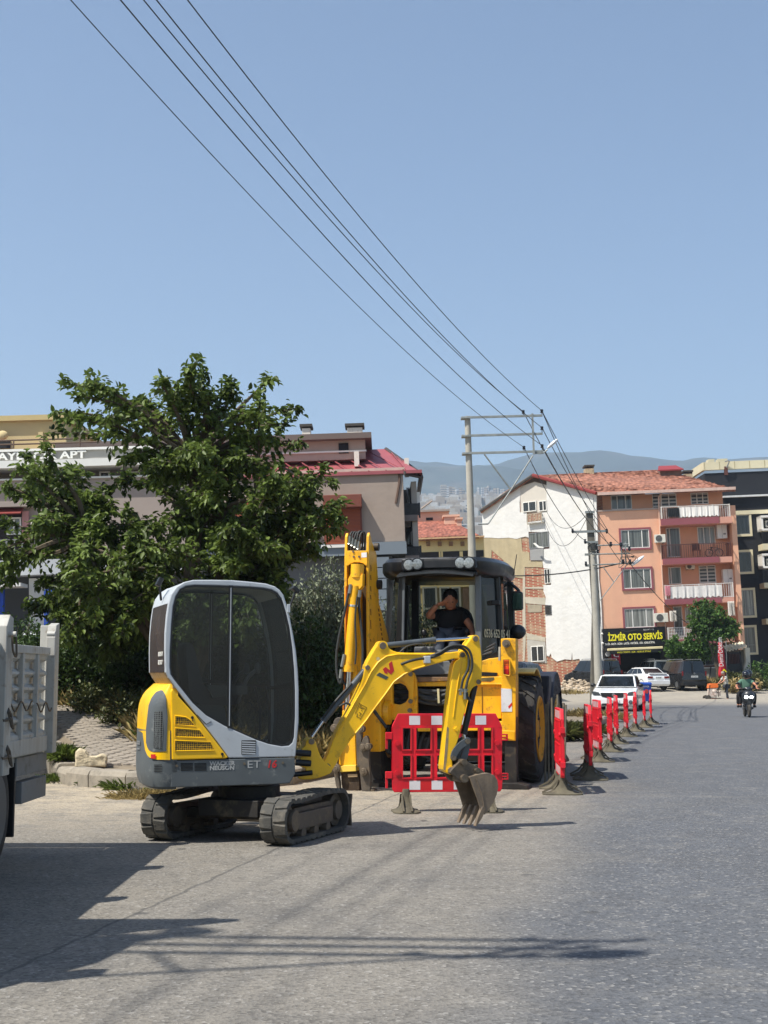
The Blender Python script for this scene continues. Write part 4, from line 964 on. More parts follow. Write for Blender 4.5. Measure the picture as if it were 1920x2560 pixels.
for k in range(7):
    g = G(); y = 1118+k*13
    pts = [(372,y+random.uniform(-3,3)),(440,y+10+k*2),(520,y+14+k*3),(580,y+12+k*3),(625,y+4)]
    g.tube(curve([(x, VR-.02+random.uniform(-.03,.03), z) for x, z in h3(pts, VR)]), .024, 7); g.build('hose', HOSE, bh, smooth=60)
g = G(); g.prism(h3([(532,1112),(548,1112),(552,1222),(538,1222)], VR-.06), VR-.08, VR-.05); g.build('hose_strap', M('strap_cream', (196,184,140), .7), bh)
g = G(); g.prism(h3([(370,1095),(640,1095),(640,1345),(370,1345)], VR+.1), VR+.15, VR+.2); g.build('rear_recess', M('recess_black', (14,13,12), .9), bh)
a, b = [Vector((x, VR-.22, z)) for x, z in h3([(-60,1295),(165,1295)], VR-.22)]
g = G(); g.cyl(a, b, .135, 28); g.cyl(b-Vector((.05,0,0)), b+Vector((.01,0,0)), .15, 28); g.build('swing_cylinder', YEL2, bh, smooth=40)
plate('swing_casting', [(-70,1130),(-20,1040),(60,1010),(150,1010),(186,1070),(188,1240),(100,1205),(-40,1190)], VR-.2, VR-.1)
plate('lower_casting', [(-110,1330),(130,1340),(120,1385),(90,1392),(60,1410),(-60,1410),(-100,1440),(-130,1500),(-140,1400)], VR-.2, VR-.05, DKY)
g = G()
for i in range(4):
    x, z = h3([(-95+i*42,1420)], VR-.24)[0]; g.cyl((x,VR-.24,z),(x,VR-.2,z),.03,6)
g.build('casting_bolts', M('bolt_yellow', (220,170,40), .5), bh, kind='stuff')
# ------------------------------------------------ cab
zf = .95; rr = lambda p, v: h3([p], v)[0]
XL, XRr = h3([(215,600)], -.8)[0][0], h3([(848,600)], -.8)[0][0]
zr0, zr1 = rr((500,235), -.85)[1], rr((500,120), -.95)[1]
P4 = [(XRr,-.8),(XRr+.27,-.35),(XRr+.27,.75),(XL-.27,.75),(XL-.27,-.35),(XL,-.8)]
roofp = [(XRr-.05,-1.0),(XRr+.12,-.92),(XRr+.28,-.45),(XRr+.31,.4),(XRr+.24,1.0),(XL-.24,1.0),(XL-.31,.4),(XL-.28,-.45),(XL-.12,-.92),(XL+.05,-1.0)]
def inset(P, k, c=((0),(0))):
    cx = sum(p[0] for p in P)/len(P); cy = sum(p[1] for p in P)/len(P); return [(cx+(x-cx)*k, cy+(y-cy)*k) for x, y in P]
g = G(); R0 = smoothpoly(roofp, 2)
g.loft([[(x, y, z) for x, y in inset(R0, k)] for z, k in ((zr0-.03,.88),(zr0+.015,.97),(zr0+.06,1.0),(zr0+.16,1.0),(zr1-.0,.965),(zr1+.03,.93),(zr1+.04,.80))]); roof = g.build('cab_roof', CABM, bh, smooth=35)
g = G(); vq = -1.02
g.prism(h3([(262,118),(400,108),(700,104),(815,106),(832,120),(842,190),(700,186),(420,192),(268,208),(258,190)], vq), vq-.04, vq+.1); vis = g.build('lamp_visor', CABM, roof, bevel=.015)
g = G(); g.prism(h3([(430,122),(678,118),(682,180),(420,184)], vq-.04), vq-.05, vq-.03); g.build('visor_panel', BLK, roof, bevel=.005)
for p in ((314,160),(379,153),(709,144),(775,144)):
    x, z = rr(p, vq-.05); g = G(); g.lathe([(.004,-.008),(.05,-.006),(.066,-.002),(.070,.01),(.070,.05)], (x, vq-.066, z), (0,1,0), 22); lmp = g.build('work_lamp', LENS, roof, smooth=50)
    g = G(); g.tube([(x+math.cos(2*math.pi*k/20)*.074, vq-.064, z+math.sin(2*math.pi*k/20)*.074) for k in range(21)], .008, 6, False); g.build('lamp_bezel', BLK, roof, smooth=40)
g = G(); g.prism(h3([(268,218),(840,212),(840,236),(268,244)], -.95), -.98, -.8); g.build('roof_trim', CABM, roof, bevel=.008)
def pillar(name, a, b, wd, mat, dp=.07):
    g = G(); a = Vector(a); b = Vector(b); g.loft([[p + Vector(q) for q in ((-wd/2,-dp/2,0),(wd/2,-dp/2,0),(wd/2,dp/2,0),(-wd/2,dp/2,0))] for p in (a, b)]); return g.build(name, mat, bh, bevel=.01)
zlow = rr((860,900), -.8)[1]
pr0, pr1 = rr((845,232), -.8), rr((850,905), -.8); pl0, pl1 = rr((262,240), -.8), rr((215,830), -.8)
pillar('rear_pillar', (pr0[0],-.8,pr0[1]), (pr1[0]+.01,-.8,zf), .075, PLR); pillar('rear_pillar', (pl0[0],-.8,pl0[1]), (pl1[0],-.8,zf), .075, CABM)
pillar('pillar_strip', (pl0[0]+.035,-.84,pl0[1]), (pl1[0]+.08,-.84,zf), .035, PLR, .02)
fpx = rr((1072,500), -.3)[0]
for sx_, px_ in ((1, XRr+.25), (-1, XL-.25)):
    pillar('middle_pillar', (px_-sx_*.08,-.3,zr0), (px_,-.3,zf), .09, CABM, .10); pillar('front_pillar', (px_-sx_*.05,.75,zr0), (px_,.75,zf), .09, CABM, .10)
for k, (a, b) in enumerate((((XRr+.02,-.78),(XRr+.24,-.34)), ((XL-.02,-.78),(XL-.24,-.34)))):
    g = G(); s_ = 1 if k == 0 else -1
    g.add([(a[0],a[1],zr0+.02),(a[0]+.0*s_,a[1],1.28),(b[0],b[1],1.05),(b[0]-s_*.07,b[1],zr0+.02)],[(0,1,2,3)]); g.build('rear_quarter_glass', GL2, bh, recalc=False)
    g = G(); g.add([(b[0]+.01*s_,-.26,zr0),(b[0]+.01*s_,-.26,1.1),(b[0]+.01*s_,.72,1.1),(b[0]-.04*s_,.72,zr0)],[(0,1,2,3)]); g.build('door_glass', GL2, bh, recalc=False)
g = G(); g.add([(XL-.22,.74,zr0),(XL-.24,.74,1.55),(XRr+.24,.74,1.55),(XRr+.22,.74,zr0)],[(0,1,2,3)]); g.build('windscreen', glass('clear_glass', (150,158,156), .92), bh, recalc=False)
g = G(); g.prism([(-.35,zf),(.72,zf),(.72,1.05),(-.3,1.12)], XRr+.20, XRr+.26, 'x'); g.prism([(-.35,zf),(.72,zf),(.72,1.05),(-.3,1.12)], XL-.26, XL-.20, 'x'); g.box(XL-.22,-.8,zf-.05,XRr+.22,.78,zf+.03); g.build('cab_floor', CABM, bh)
plate('quarter_sill', [(862,900),(1005,815),(1010,740),(1018,860),(1000,880),(925,885),(862,915)], -.82, -.80, BLK, bevel=0)
for k, (p0, p1) in enumerate((((905,805),(1000,775)),((885,835),(990,805)),((866,862),(975,838)))):
    a = rr(p0, -.80); b = rr(p1, -.60); g = G(); g.prism([(a[0],a[1]),(a[0]+.03,a[1]+.025),(b[0],b[1]+.03),(b[0],b[1])], -.86, -.80); g.build('sill_step', M('step_grey', (60,62,64), .5), bh, bevel=.004)
# rear window top hung open, lower rear panel
g = G(); o1 = rr((250,290), -.95); o2 = rr((828,272), -.95); n = 12
g.loft([[(o1[0]+(o2[0]-o1[0])*i/n, -1.18+dy, o1[1]+.06+.045*math.sin(math.pi*i/n)+dz) for dy, dz in ((0,-.02),(.35,.07),(.35,.09),(0,.005))] for i in range(n+1)]); g.build('open_rear_window', M('window_edge_black', (40,42,44), .3, coat=.3), bh, smooth=40)
plate('rear_lower_panel', [(345,905),(640,900),(636,1000),(350,1010)], -.88, -.84, M('panel_grey', (92,96,98), .5, var=.12, dirt=((140,136,128), .35, 6)))
g = G(); a = rr((372,230), -.3); g.box(a[0]-.06,-.34,zf,a[0]+.02,-.24,zr0); g.build('inner_post', M('post_black', (10,10,10), .8), bh)
g = G(); a, b = rr((330,330), -.7), rr((335,700), -.7); g.tube(curve([(a[0]-.02,-.7,a[1]),(a[0]-.04,-.7,(a[1]+b[1])/2),(b[0]-.01,-.7,b[1])]), .014, 8); g.build('grab_rail', BLK, bh, smooth=60)
# seat, controls
g = G(); sx0, sz0 = rr((640,760), -.35); g.prism(smoothpoly([(sx0-.27,sz0-.30),(sx0+.27,sz0-.30),(sx0+.28,sz0-.02),(sx0-.28,sz0-.02)],1), -.55, -.02); g.prism(smoothpoly([(sx0-.24,sz0),(sx0+.24,sz0),(sx0+.22,sz0+.5),(sx0-.22,sz0+.5)],2), .0, .10); g.box(sx0-.15,-.5,zf,sx0+.15,-.05,sz0-.3); g.build('driver_seat', M('seat_black2', (20,20,22), .7), bh, smooth=40)
g = G(); x, z = rr((430,700), -.62); g.tube([(x,-.62,zf+.1),(x,-.62,z)], .016, 8); g.ell((x,-.62,z+.03),(.04,.04,.05)); x2, z2 = rr((760,690), -.62); g.tube([(x2,-.62,zf+.1),(x2,-.62,z2)], .016, 8); g.ell((x2,-.62,z2+.03),(.035,.035,.045)); g.build('control_lever', BLK, bh, smooth=50)
g = G(); x, z = rr((420,800), -.72); g.box(x-.10,-.80,zf,x+.16,-.62,z+.02); x, z = rr((540,800), -.72); g.box(x-.06,-.80,zf,x+.3,-.66,z-.02); g.build('control_box', M('console_grey2', (88,90,92), .6), bh, bevel=.02)
# mirrors, door handle, side print
g = G(); m0 = h3([(1105,372),(1120,360),(1178,364),(1188,378),(1190,495),(1182,508),(1120,512),(1104,500)], .5); g.prism(m0, .48, .56); mi = g.build('mirror', CABM, bh, bevel=.015)
g = G(); m1 = h3([(1112,380),(1180,376),(1182,498),(1112,502)], .48); g.add([(x,.476,z) for x, z in m1], [(0,1,2,3)]); g.build('mirror_glass', M('mirror_face', (52,72,70), .05, metal=.9, var=.3), mi, recalc=False)
g = G(); g.tube(curve([(x,.52,z) for x, z in h3([(1050,300),(1090,305),(1140,340),(1160,365)], .5)]), .022, 8); g.build('mirror_arm', CABM, mi, smooth=60)
x, z = rr((1150,675), .3); g = G(); g.ell((x,.3,z),(.11,.10,.10),16,10); g.cyl((x-.15,.3,z),(x,.3,z),.03,10); g.build('side_lamp', CABM, bh, smooth=60)
g = G(); a, b = rr((1118,210), .2), rr((1142,80), .2); g.tube([(a[0],.2,a[1]-.05),(b[0],.2,b[1])], .006, 6); g.build('antenna', BLK, bh)
# print on the quarter glass: along its plane
qa = Vector((XRr+.02,-.78,0)); qb = Vector((XRr+.24,-.34,0)); dq = (qb-qa).normalized(); ang = math.atan2(dq.y, dq.x)
z = rr((950,685), -.7)[1]
text('phone_print', '0536 652 05 41', .15, M('print_cream', (196,186,150), .6), bh, (qa.x+dq.x*.07+.012, qa.y+dq.y*.07-.006, z-.05), (R(90), 0, ang), .0008, xs=.62, bold=.003)
x, z = rr((985,450), -.45); g = G(); g.box(x-.06,-.50,z-.03,x+.05,-.42,z+.03); g.build('door_handle', BLK, bh, bevel=.01)
# ------------------------------------------------ folded excavating arm
AF = Fr(BH.M @ Vector((-1.08,-1.75,0)), -13); XA = BH.I @ AF.M
def a2(pts, v=0, q=Z2): return AF.vv(pts, v, q)
def aplate(name, pts, v0, v1, mat=YEL2, q=Z2, vp=None, bevel=.006):
    g = G(); g.prism(a2(pts, v0 if vp is None else vp, q), v0, v1); return g.build(name, mat, bh, xf=XA, bevel=bevel)
# boom side plates, standing in depth (right one seen at a slant)
def side_plate(name, pts, u, vnear, th, mat=YEL2):
    """polygon given as (depth, height) pairs on a plane x = u"""
    g = G(); g.prism(pts, u, u+th, 'x'); return g.build(name, mat, bh, xf=XA, bevel=.008)
zt_ = a2([(770,95)], 0)[0][1]; zz = lambda y, v=0: a2([(750,y)], v)[0][1]; xx_ = lambda x, y=600, v=0: a2([(x,y)], v)[0][0]
ux, ul = xx_(745), xx_(592)
bprof = [(0,zz(960)),(-.02,zz(600)),(-.02,zz(300)),(0,zz(130)),(.05,zz(95)),(.16,zz(160)),(.40,zz(240)),(.50,zz(460)),(.55,zz(640)),(.78,zz(760,.3)),(1.12,zz(930,.5)),(1.05,zz(1250,.4)),(.5,zz(1500,.2)),(.05,zz(1500))]
side_plate('boom_plate', bprof, ux, 0, .035); side_plate('boom_plate', bprof, ul-.03, 0, .035)
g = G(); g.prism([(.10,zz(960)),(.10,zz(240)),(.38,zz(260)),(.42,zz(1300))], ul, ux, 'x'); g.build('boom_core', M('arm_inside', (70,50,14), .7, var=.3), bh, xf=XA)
aplate('boom_bridge', [(592,242),(750,242),(752,360),(740,362),(722,344),(690,334),(650,334),(620,346),(600,362),(586,360)], -.035, -.0)
aplate('boom_sticker', [(706,258),(748,256),(748,294),(706,297)], -.0375, -.0355, M('sticker_white', (220,222,224), .5), bevel=0)
g = G()
for p in ((652,292),(695,292),(648,252)):
    x, z = a2([p])[0]; g.cyl((x,-.05,z),(x,-.03,z),.014,6)
g.build('bridge_bolts', BOLT, bh, xf=XA, kind='stuff')
for p, r in (((812,195),.05),((822,490),.06)):
    x, z = a2([p])[0]; g = G(); g.cyl((ux+.03,.45 if p[1] > 300 else .30,z),(ux+.09,.45 if p[1] > 300 else .30,z), r, 16); g.build('pivot_cap', DKY, bh, xf=XA, smooth=40)
# printing on the boom side
for k, (u_, dp, zt0, txt) in enumerate(((0,.10,0,'YARIMADA'),)):
    pass
for k, (y0, y1) in enumerate(((350,400),(432,470),(520,560),(590,625),(700,750),(790,860),(940,960))):
    g = G(); g.prism([(.06,zz(y0)),(.10,zz(y0)),(.12,zz(y1)),(.08,zz(y1))], ux+.035, ux+.0365, 'x'); g.build('boom_lettering', M('letter_brown', (96,40,12), .6), bh, xf=XA)
for k in range(7):
    y0 = 690+k*38; dpt = .48+k*.035; g = G(); g.prism([(dpt,zz(y0,.2)),(dpt+.06,zz(y0+4,.2)),(dpt+.08,zz(y0+24,.2)),(dpt+.02,zz(y0+24,.2))], ux+.035, ux+.0365, 'x'); g.build('boom_lettering', MATS['letter_brown'], bh, xf=XA)
# hoses and fittings at the top
random.seed(9)
for k in range(5):
    x = ul+.02+k*.032; g = G(); zt1 = zz(100)
    g.tube(curve([(x,.05,zz(240)),(x+.0,.03,zz(170)),(x+.02,.06,zt1+.02*random.random()),(x+.06,.1,zt1-.01),(x+.05,.1,zz(235))]), .013, 7); g.build('hose', HOSE, bh, xf=XA, smooth=60)
g = G()
for k in range(4): x = ul+.03+k*.038; z = zz(150+k*14); g.cyl((x,.0,z-.05),(x+.01,.0,z+.04),.017,8); g.cyl((x-.01,.0,z-.07),(x+.02,.02,z-.03),.022,6)
g.build('hose_fittings', MATS['zinc'], bh, xf=XA, kind='stuff')
# dipper cylinder in front
a, b, c = [Vector((x,-.10,z)) for x, z in a2([(676,350),(672,455),(640,560)], -.1)]
g = G(); g.cyl(a, b, .082, 24); g.build('cylinder_eye', YEL2, bh, xf=XA, smooth=40)
aplate('cylinder_yoke', [(600,470),(622,425),(640,450),(690,452),(718,420),(714,520),(690,550),(672,520),(655,560),(622,540),(600,510)], -.16, -.05)
a, b, c = [Vector((x,-.13,z)) for x, z in a2([(655,520),(608,1180),(592,1540)], -.13)]
g = G(); g.cyl(a, b, .062, 24, .066); dcy = g.build('dipper_cylinder', YEL2, bh, xf=XA, smooth=40)
g = G(); d0 = (b-a).normalized(); g.cyl(b-d0*.05, b+d0*.03, .076, 24); g.build('cylinder_collar', YEL2, dcy, xf=XA, smooth=40); g = G(); g.cyl(a.lerp(b,.24)-d0*.012, a.lerp(b,.24)+d0*.012, .069, 20); g.build('hose_clip_band', CHR, dcy, xf=XA, smooth=40)
g = G(); g.cyl(b, c, .034, 20); g.build('piston_rod', CHR, dcy, xf=XA, smooth=40)
for k, pts in enumerate(([(620,515),(604,600),(570,760),(532,930),(512,1080),(518,1220),(545,1290),(560,1200)], [(694,560),(682,640),(690,760),(706,900),(712,1040),(708,1180)], [(690,580),(672,640),(660,800),(668,1000),(660,1140)], [(560,1090),(545,1180),(560,1280),(585,1310)])):
    g = G(); g.tube(curve([(x,-.19+.05*(k%2),z) for x, z in a2(pts,-.17)],6), .017 if k < 2 else .012, 8); g.build('arm_hose', HOSE, bh, xf=XA, smooth=60)
g = G()
for p0, p1 in (((622,508),(612,580)),((695,555),(690,610)),((572,1060),(552,1160)),((548,1180),(540,1250))):
    a = a2([p0],-.19)[0]; b = a2([p1],-.19)[0]; g.cyl((a[0],-.19,a[1]),(b[0],-.19,b[1]), .022, 8)
g.build('hose_ends', MATS['zinc'], bh, xf=XA, smooth=40, kind='stuff')
# dipper: long box below and behind the cylinder, ending in the quick hitch
aplate('dipper', [(596,700),(650,560),(700,560),(706,1100),(690,1500),(662,1720),(664,1950),(520,1960),(540,1720),(575,1400),(588,1000)], .0, .14)
aplate('dipper_plate', [(640,640),(668,640),(662,1300),(640,1500),(620,1500),(636,1200)], -.10, .0)
aplate('dipper_edge', [(578,520),(588,520),(580,1240),(566,1500),(556,1500),(572,1100)], -.12, .05, M('edge_orange', (196,110,20), .5, var=.2))
aplate('hitch_box', [(560,1620),(655,1620),(665,1950),(545,1955),(528,1800)], -.10, .0)
aplate('hitch_lip', [(535,1952),(560,1940),(662,1936),(664,1985),(540,1992)], -.16, .0, M('lip_yellow', (226,190,70), .6, var=.1, dirt=((150,120,60), .4, 9)))
for nm, pts, v0, v1 in (('hitch_ear', [(480,1600),(505,1560),(545,1560),(555,1620),(530,1790),(512,1960),(540,2110),(522,2150),(498,2080),(480,1900),(485,1700)], -.16, -.08),
    ('hitch_ear', [(662,1620),(706,1600),(712,1700),(700,1780),(690,1950),(672,1960),(666,1800)], -.15, -.08),
    ('quick_hitch', [(545,1990),(675,1985),(690,2060),(688,2175),(565,2180),(548,2080)], -.10, .12),
    ('hitch_hook', [(690,1790),(730,1700),(758,1712),(770,1790),(762,1900),(775,2000),(778,2120),(764,2190),(738,2215),(712,2180),(700,2060),(690,1960),(682,1880)], -.18, -.10)):
    aplate(nm, smoothpoly(pts,1) if nm != 'quick_hitch' else pts, v0, v1, STL if nm != 'quick_hitch' else M('hitch_brown', (58,44,30), .7, metal=.2, var=.3, dirt=((96,80,58), .4, 8)))
for p, r, v0, v1 in (((490,1645),.05,-.22,-.1),((700,1652),.045,-.2,-.1),((716,1798),.045,-.22,-.12),((756,1790),.04,-.24,-.14),((720,1990),.045,-.24,-.12),((575,2158),.028,-.14,-.1),((652,2154),.028,-.14,-.1),((790,2140),.03,-.16,-.02),((505,1960),.05,-.2,-.12)):
    x, z = a2([p],v0)[0]; g = G(); g.cyl((x,v0,z),(x,v1,z), r, 16); g.cyl((x,v0-.015,z),(x,v0,z), r*.55, 8); g.build('hitch_pin', BOLT, bh, xf=XA, smooth=40, bevel=.003)
aplate('hitch_step', [(596,2008),(672,2006),(676,2030),(600,2034)], -.13, -.10, M('step_tan', (176,150,112), .7, var=.2)); 
g = G()
for p0, p1 in (((800,1500),(905,1640)),): 
    a = h3([(((p0[0])/3.16+680-920)*3.072, ((p0[1])/3.16+1300-1360)*3.072)], VR-.4)[0]; b = h3([(((p1[0])/3.16+680-920)*3.072, ((p1[1])/3.16+1300-1360)*3.072)], VR-.4)[0]
    g.cyl((a[0],VR-.4,a[1]),(b[0],VR-.4,b[1]),.022,8)
g.build('hydraulic_pipe', HOSE, bh, smooth=60)
g = G()
g.prism([(x, z) for x, z in a2([(560,1500),(730,1480),(730,1700),(560,1700)], .5)], .45, .6); g.box(ux-.22,.3,.45,ux+.12,.55,zz(1250,.5)); g.build('king_post', YEL2, bh, xf=XA, bevel=.02)
# things hanging seen through the barrier: hoses under the frame
for k in range(8):
    g = G(); x = -.75+k*.10; g.tube(curve([(x,VR+.1,.75),(x+random.uniform(-.1,.1),VR,.45),(x+.12,VR+.1,.32+random.uniform(0,.12)),(x+.2,VR+.15,.6)]), .022, 7); g.build('hose', HOSE, bh, smooth=60)
# ================================================================== buildings
PINK = M('pink_render', (226,174,142), .9, var=.05, scale=1.2, bump=.01, bscale=3, dirt=((216,160,134), .3, .5), streak=((202,150,128), .25, 1.6))
PNK2 = M('pink_recess', (220,166,134), .9, var=.06, scale=1.2); MAUVE = M('mauve_trim', (140,78,84), .8, var=.08, scale=2)
WHR = M('white_render', (212,211,206), .9, var=.05, scale=1.0, bump=.035, bscale=2.6, dirt=((204,198,182), .35, .45), streak=((190,188,182), .4, 1.1))
BEIGE = M('beige_render', (172,158,126), .95, var=.12, scale=1.5, bump=.02, bscale=3, streak=((136,124,98), .5, 1.5)); GREYC = M('concrete_frame', (176,168,150), .95, var=.15, scale=1.5)
UPVC = M('upvc_white', (224,222,214), .5, var=.04); GRW = M('grey_metal', (120,122,122), .5, var=.1)
IRN = M('rail_white', (210,206,198), .5, var=.06); IRB = M('rail_brown', (86,50,40), .6, var=.1)
def brickmat(name, c1, c2, mort, sx=.24, sz=.11, off=None):
    m = bpy.data.materials.new(name); m.use_nodes = True; n = m.node_tree; N = n.nodes; L = n.links; b = N['Principled BSDF']
    tc = N.new('ShaderNodeTexCoord'); sp = N.new('ShaderNodeSeparateXYZ'); L.new(tc.outputs['Object'], sp.inputs[0])
    ad = N.new('ShaderNodeMath'); ad.operation = 'MULTIPLY_ADD'; L.new(sp.outputs[1], ad.inputs[0]); ad.inputs[1].default_value = .8; L.new(sp.outputs[0], ad.inputs[2])
    cb = N.new('ShaderNodeCombineXYZ'); L.new(ad.outputs[0], cb.inputs[0]); L.new(sp.outputs[2], cb.inputs[1])
    br = N.new('ShaderNodeTexBrick'); L.new(cb.outputs[0], br.inputs[0]); br.inputs['Scale'].default_value = 1; br.inputs['Brick Width'].default_value = sx; br.inputs['Row Height'].default_value = sz
    br.inputs['Mortar Size'].default_value = .018; br.inputs['Color1'].default_value = lin(c1); br.inputs['Color2'].default_value = lin(c2); br.inputs['Mortar'].default_value = lin(mort)
    nz = N.new('ShaderNodeTexNoise'); nz.inputs['Scale'].default_value = 1.3; nz.inputs['Detail'].default_value = 8; L.new(tc.outputs['Object'], nz.inputs[0])
    mx = N.new('ShaderNodeMix'); mx.data_type = 'RGBA'; r = N.new('ShaderNodeMapRange'); L.new(nz.outputs[0], r.inputs[0]); r.inputs[1].default_value = .5; r.inputs[2].default_value = .68; r.inputs[4].default_value = .7
    L.new(r.outputs[0], mx.inputs[0]); L.new(br.outputs[0], mx.inputs[6]); mx.inputs[7].default_value = lin(mort); L.new(mx.outputs[2], b.inputs['Base Color'])
    bp = N.new('ShaderNodeBump'); bp.inputs['Distance'].default_value = .04; L.new(br.outputs['Fac'], bp.inputs['Height']); bp.invert = True; L.new(bp.outputs[0], b.inputs['Normal']); b.inputs['Roughness'].default_value = .95
    MATS[name] = m; return m
BRK = brickmat('hollow_brick', (160,84,62), (136,66,50), (176,156,128))
def tilemat(name, c1, c2, s=3.6):
    m = M(name, c1, .85, var=.3, scale=1.3, dirt=(c2, .5, 3)); n = m.node_tree; N = n.nodes; L = n.links; b = N['Principled BSDF']
    tc = N.new('ShaderNodeTexCoord'); v = N.new('ShaderNodeTexVoronoi'); mp = N.new('ShaderNodeMapping'); mp.inputs['Scale'].default_value = (s, s*.8, s); L.new(tc.outputs['Object'], mp.inputs[0]); L.new(mp.outputs[0], v.inputs['Vector']); v.inputs['Scale'].default_value = 1.0
    mx = N.new('ShaderNodeMix'); mx.data_type = 'RGBA'; mx.blend_type = 'MULTIPLY'; mx.inputs[0].default_value = .75
    src = b.inputs['Base Color'].links[0].from_socket; r = N.new('ShaderNodeMapRange'); L.new(v.outputs['Distance'], r.inputs[0]); r.inputs[1].default_value = .1; r.inputs[2].default_value = .75; r.inputs[3].default_value = 1.15; r.inputs[4].default_value = .45
    L.new(src, mx.inputs[6]); cc_ = N.new('ShaderNodeCombineColor'); [L.new(r.outputs[0], cc_.inputs[i]) for i in range(3)]; L.new(cc_.outputs[0], mx.inputs[7]); L.new(mx.outputs[2], b.inputs['Base Color'])
    bp = N.new('ShaderNodeBump'); bp.inputs['Distance'].default_value = .08; L.new(v.outputs['Distance'], bp.inputs['Height']); bp.invert = True; L.new(bp.outputs[0], b.inputs['Normal']); return m
TILE = tilemat('roof_tile_orange', (168,114,92), (132,84,66)); TILE2 = tilemat('roof_tile_red', (160,98,80), (138,80,64), 5)
def curtain(name, c, fold=9):
    m = bpy.data.materials.new(name); m.use_nodes = True; n = m.node_tree; N = n.nodes; L = n.links; b = N['Principled BSDF']
    tc = N.new('ShaderNodeTexCoord'); mp = N.new('ShaderNodeMapping'); mp.inputs['Scale'].default_value = (fold, fold, .3); L.new(tc.outputs['Object'], mp.inputs[0])
    nz = N.new('ShaderNodeTexNoise'); nz.inputs['Scale'].default_value = 1; nz.inputs['Detail'].default_value = 4; L.new(mp.outputs[0], nz.inputs[0]); r = N.new('ShaderNodeValToRGB'); L.new(nz.outputs[0], r.inputs[0])
    r.color_ramp.elements[0].position = .35; r.color_ramp.elements[0].color = lin(tuple(x*.5 for x in c)); r.color_ramp.elements[1].position = .65; r.color_ramp.elements[1].color = lin(c)
    L.new(r.outputs[0], b.inputs['Base Color']); b.inputs['Roughness'].default_value = .12; b.inputs['Specular IOR Level'].default_value = .7; MATS[name] = m; return m
CUR = curtain('net_curtain_behind_glass', (112,116,112)); CURD = curtain('dark_window_glass', (44,48,50)); CURW = curtain('pale_curtain_behind_glass', (156,158,152), 6)
def blindmat():
    m = bpy.data.materials.new('zebra_blind'); m.use_nodes = True; n = m.node_tree; N = n.nodes; L = n.links; b = N['Principled BSDF']
    tc = N.new('ShaderNodeTexCoord'); w_ = N.new('ShaderNodeTexWave'); w_.bands_direction = 'Z'; w_.inputs['Scale'].default_value = 1.25; L.new(tc.outputs['Object'], w_.inputs[0]); r = N.new('ShaderNodeValToRGB'); L.new(w_.outputs[1], r.inputs[0]); r.color_ramp.interpolation = 'CONSTANT'
    r.color_ramp.elements[0].color = lin((40,42,42)); r.color_ramp.elements[1].position = .5; r.color_ramp.elements[1].color = lin((168,166,158)); L.new(r.outputs[0], b.inputs['Base Color']); b.inputs['Roughness'].default_value = .2; return m
ZEB = blindmat()
def window(root, F, q, x0, y0, x1, y1, v, fm=UPVC, pm=CUR, mull=(), fw=.055, trim=None, tw=.16, XF=None, hb=(), name='window'):
    a, b, c, d = F.rect(q, x0, y0, x1, y1, v); 
    if trim:
        g = G(); t0 = .09
        for s_ in ((a-tw,b-tw,c+tw,b),(a-tw,d,c+tw,d+tw),(a-tw,b,a,d),(c,b,c+tw,d)): g.box(s_[0], v-t0, s_[1], s_[2], v+.01, s_[3])
        tr = g.build('window_surround', trim, root, xf=XF)
    g = G()
    for s_ in ((a,b,c,b+fw),(a,d-fw,c,d),(a,b+fw,a+fw,d-fw),(c-fw,b+fw,c,d-fw)): g.box(s_[0], v-.05, s_[1], s_[2], v+.02, s_[3])
    for m_ in mull: xm = a+(c-a)*m_; g.box(xm-fw*.6, v-.048, b+fw, xm+fw*.6, v+.02, d-fw)
    for m_ in hb: zm_ = b+(d-b)*m_; g.box(a+fw, v-.046, zm_-fw*.5, c-fw, v+.02, zm_+fw*.5)
    o = g.build(name, fm, root, xf=XF)
    g = G(); g.box(a+.01, v-.02, b+.01, c-.01, v+.015, d-.01); g.build('pane', pm, o, xf=XF); return o
def railing(root, F, q, x0, y0, x1, y1, v, mat=IRN, n=22, r=.018, dep=0, XF=None, posts=4, name='balcony_railing'):
    a, b, c, d = F.rect(q, x0, y0, x1, y1, v); g = G()
    g.box(a, v-.03, d-.05, c, v+.03, d); g.box(a, v-.02, b, c, v+.02, b+.04)
    for i in range(n+1): x = a+(c-a)*i/n; g.box(x-r, v-r, b, x+r, v+r, d-.02)
    for i in range(posts+1): x = a+(c-a)*i/posts; g.box(x-.03, v-.035, b-.1, x+.03, v+.035, d+.02)
    if dep:
        for x in (a, c):
            g.box(x-.03, v, d-.05, x+.03, v+dep, d)
            for k in range(1, 8): g.box(x-r, v+dep*k/8-r, b, x+r, v+dep*k/8+r, d-.02)
    return g.build(name, mat, root, xf=XF, kind='stuff')
def aircon(label, F, q, x0, y0, x1, y1, v, grp='air conditioner units on the facades', left=False):
    a, b, c, d = F.rect(q, x0, y0, x1, y1, v); M4 = F.M @ Matrix.Translation((a, v, b)); t = thing('air_conditioner', label, 'air conditioner', group=grp); t.matrix_world = M4
    w_, h_ = c-a, d-b; g = G(); g.box(0, 0, 0, w_, .28, h_); g.build('casing', M('ac_casing', (214,210,196), .5, var=.06), t, bevel=.02)
    g = G(); g.lathe([(.01,-.015),(h_*.12,-.02),(h_*.14,-.005),(h_*.36,-.005),(h_*.38,-.02),(h_*.40,0)], (w_*.38, 0, h_*.5), (0,1,0), 20); g.build('fan_grille', M('ac_fan', (84,84,82), .6), t, smooth=40)
    g = G(); g.box(w_*.15, .05, -.05, w_*.2, .5, 0); g.box(w_*.8, .05, -.05, w_*.85, .5, 0); g.build('bracket', GRW, t)
    return t
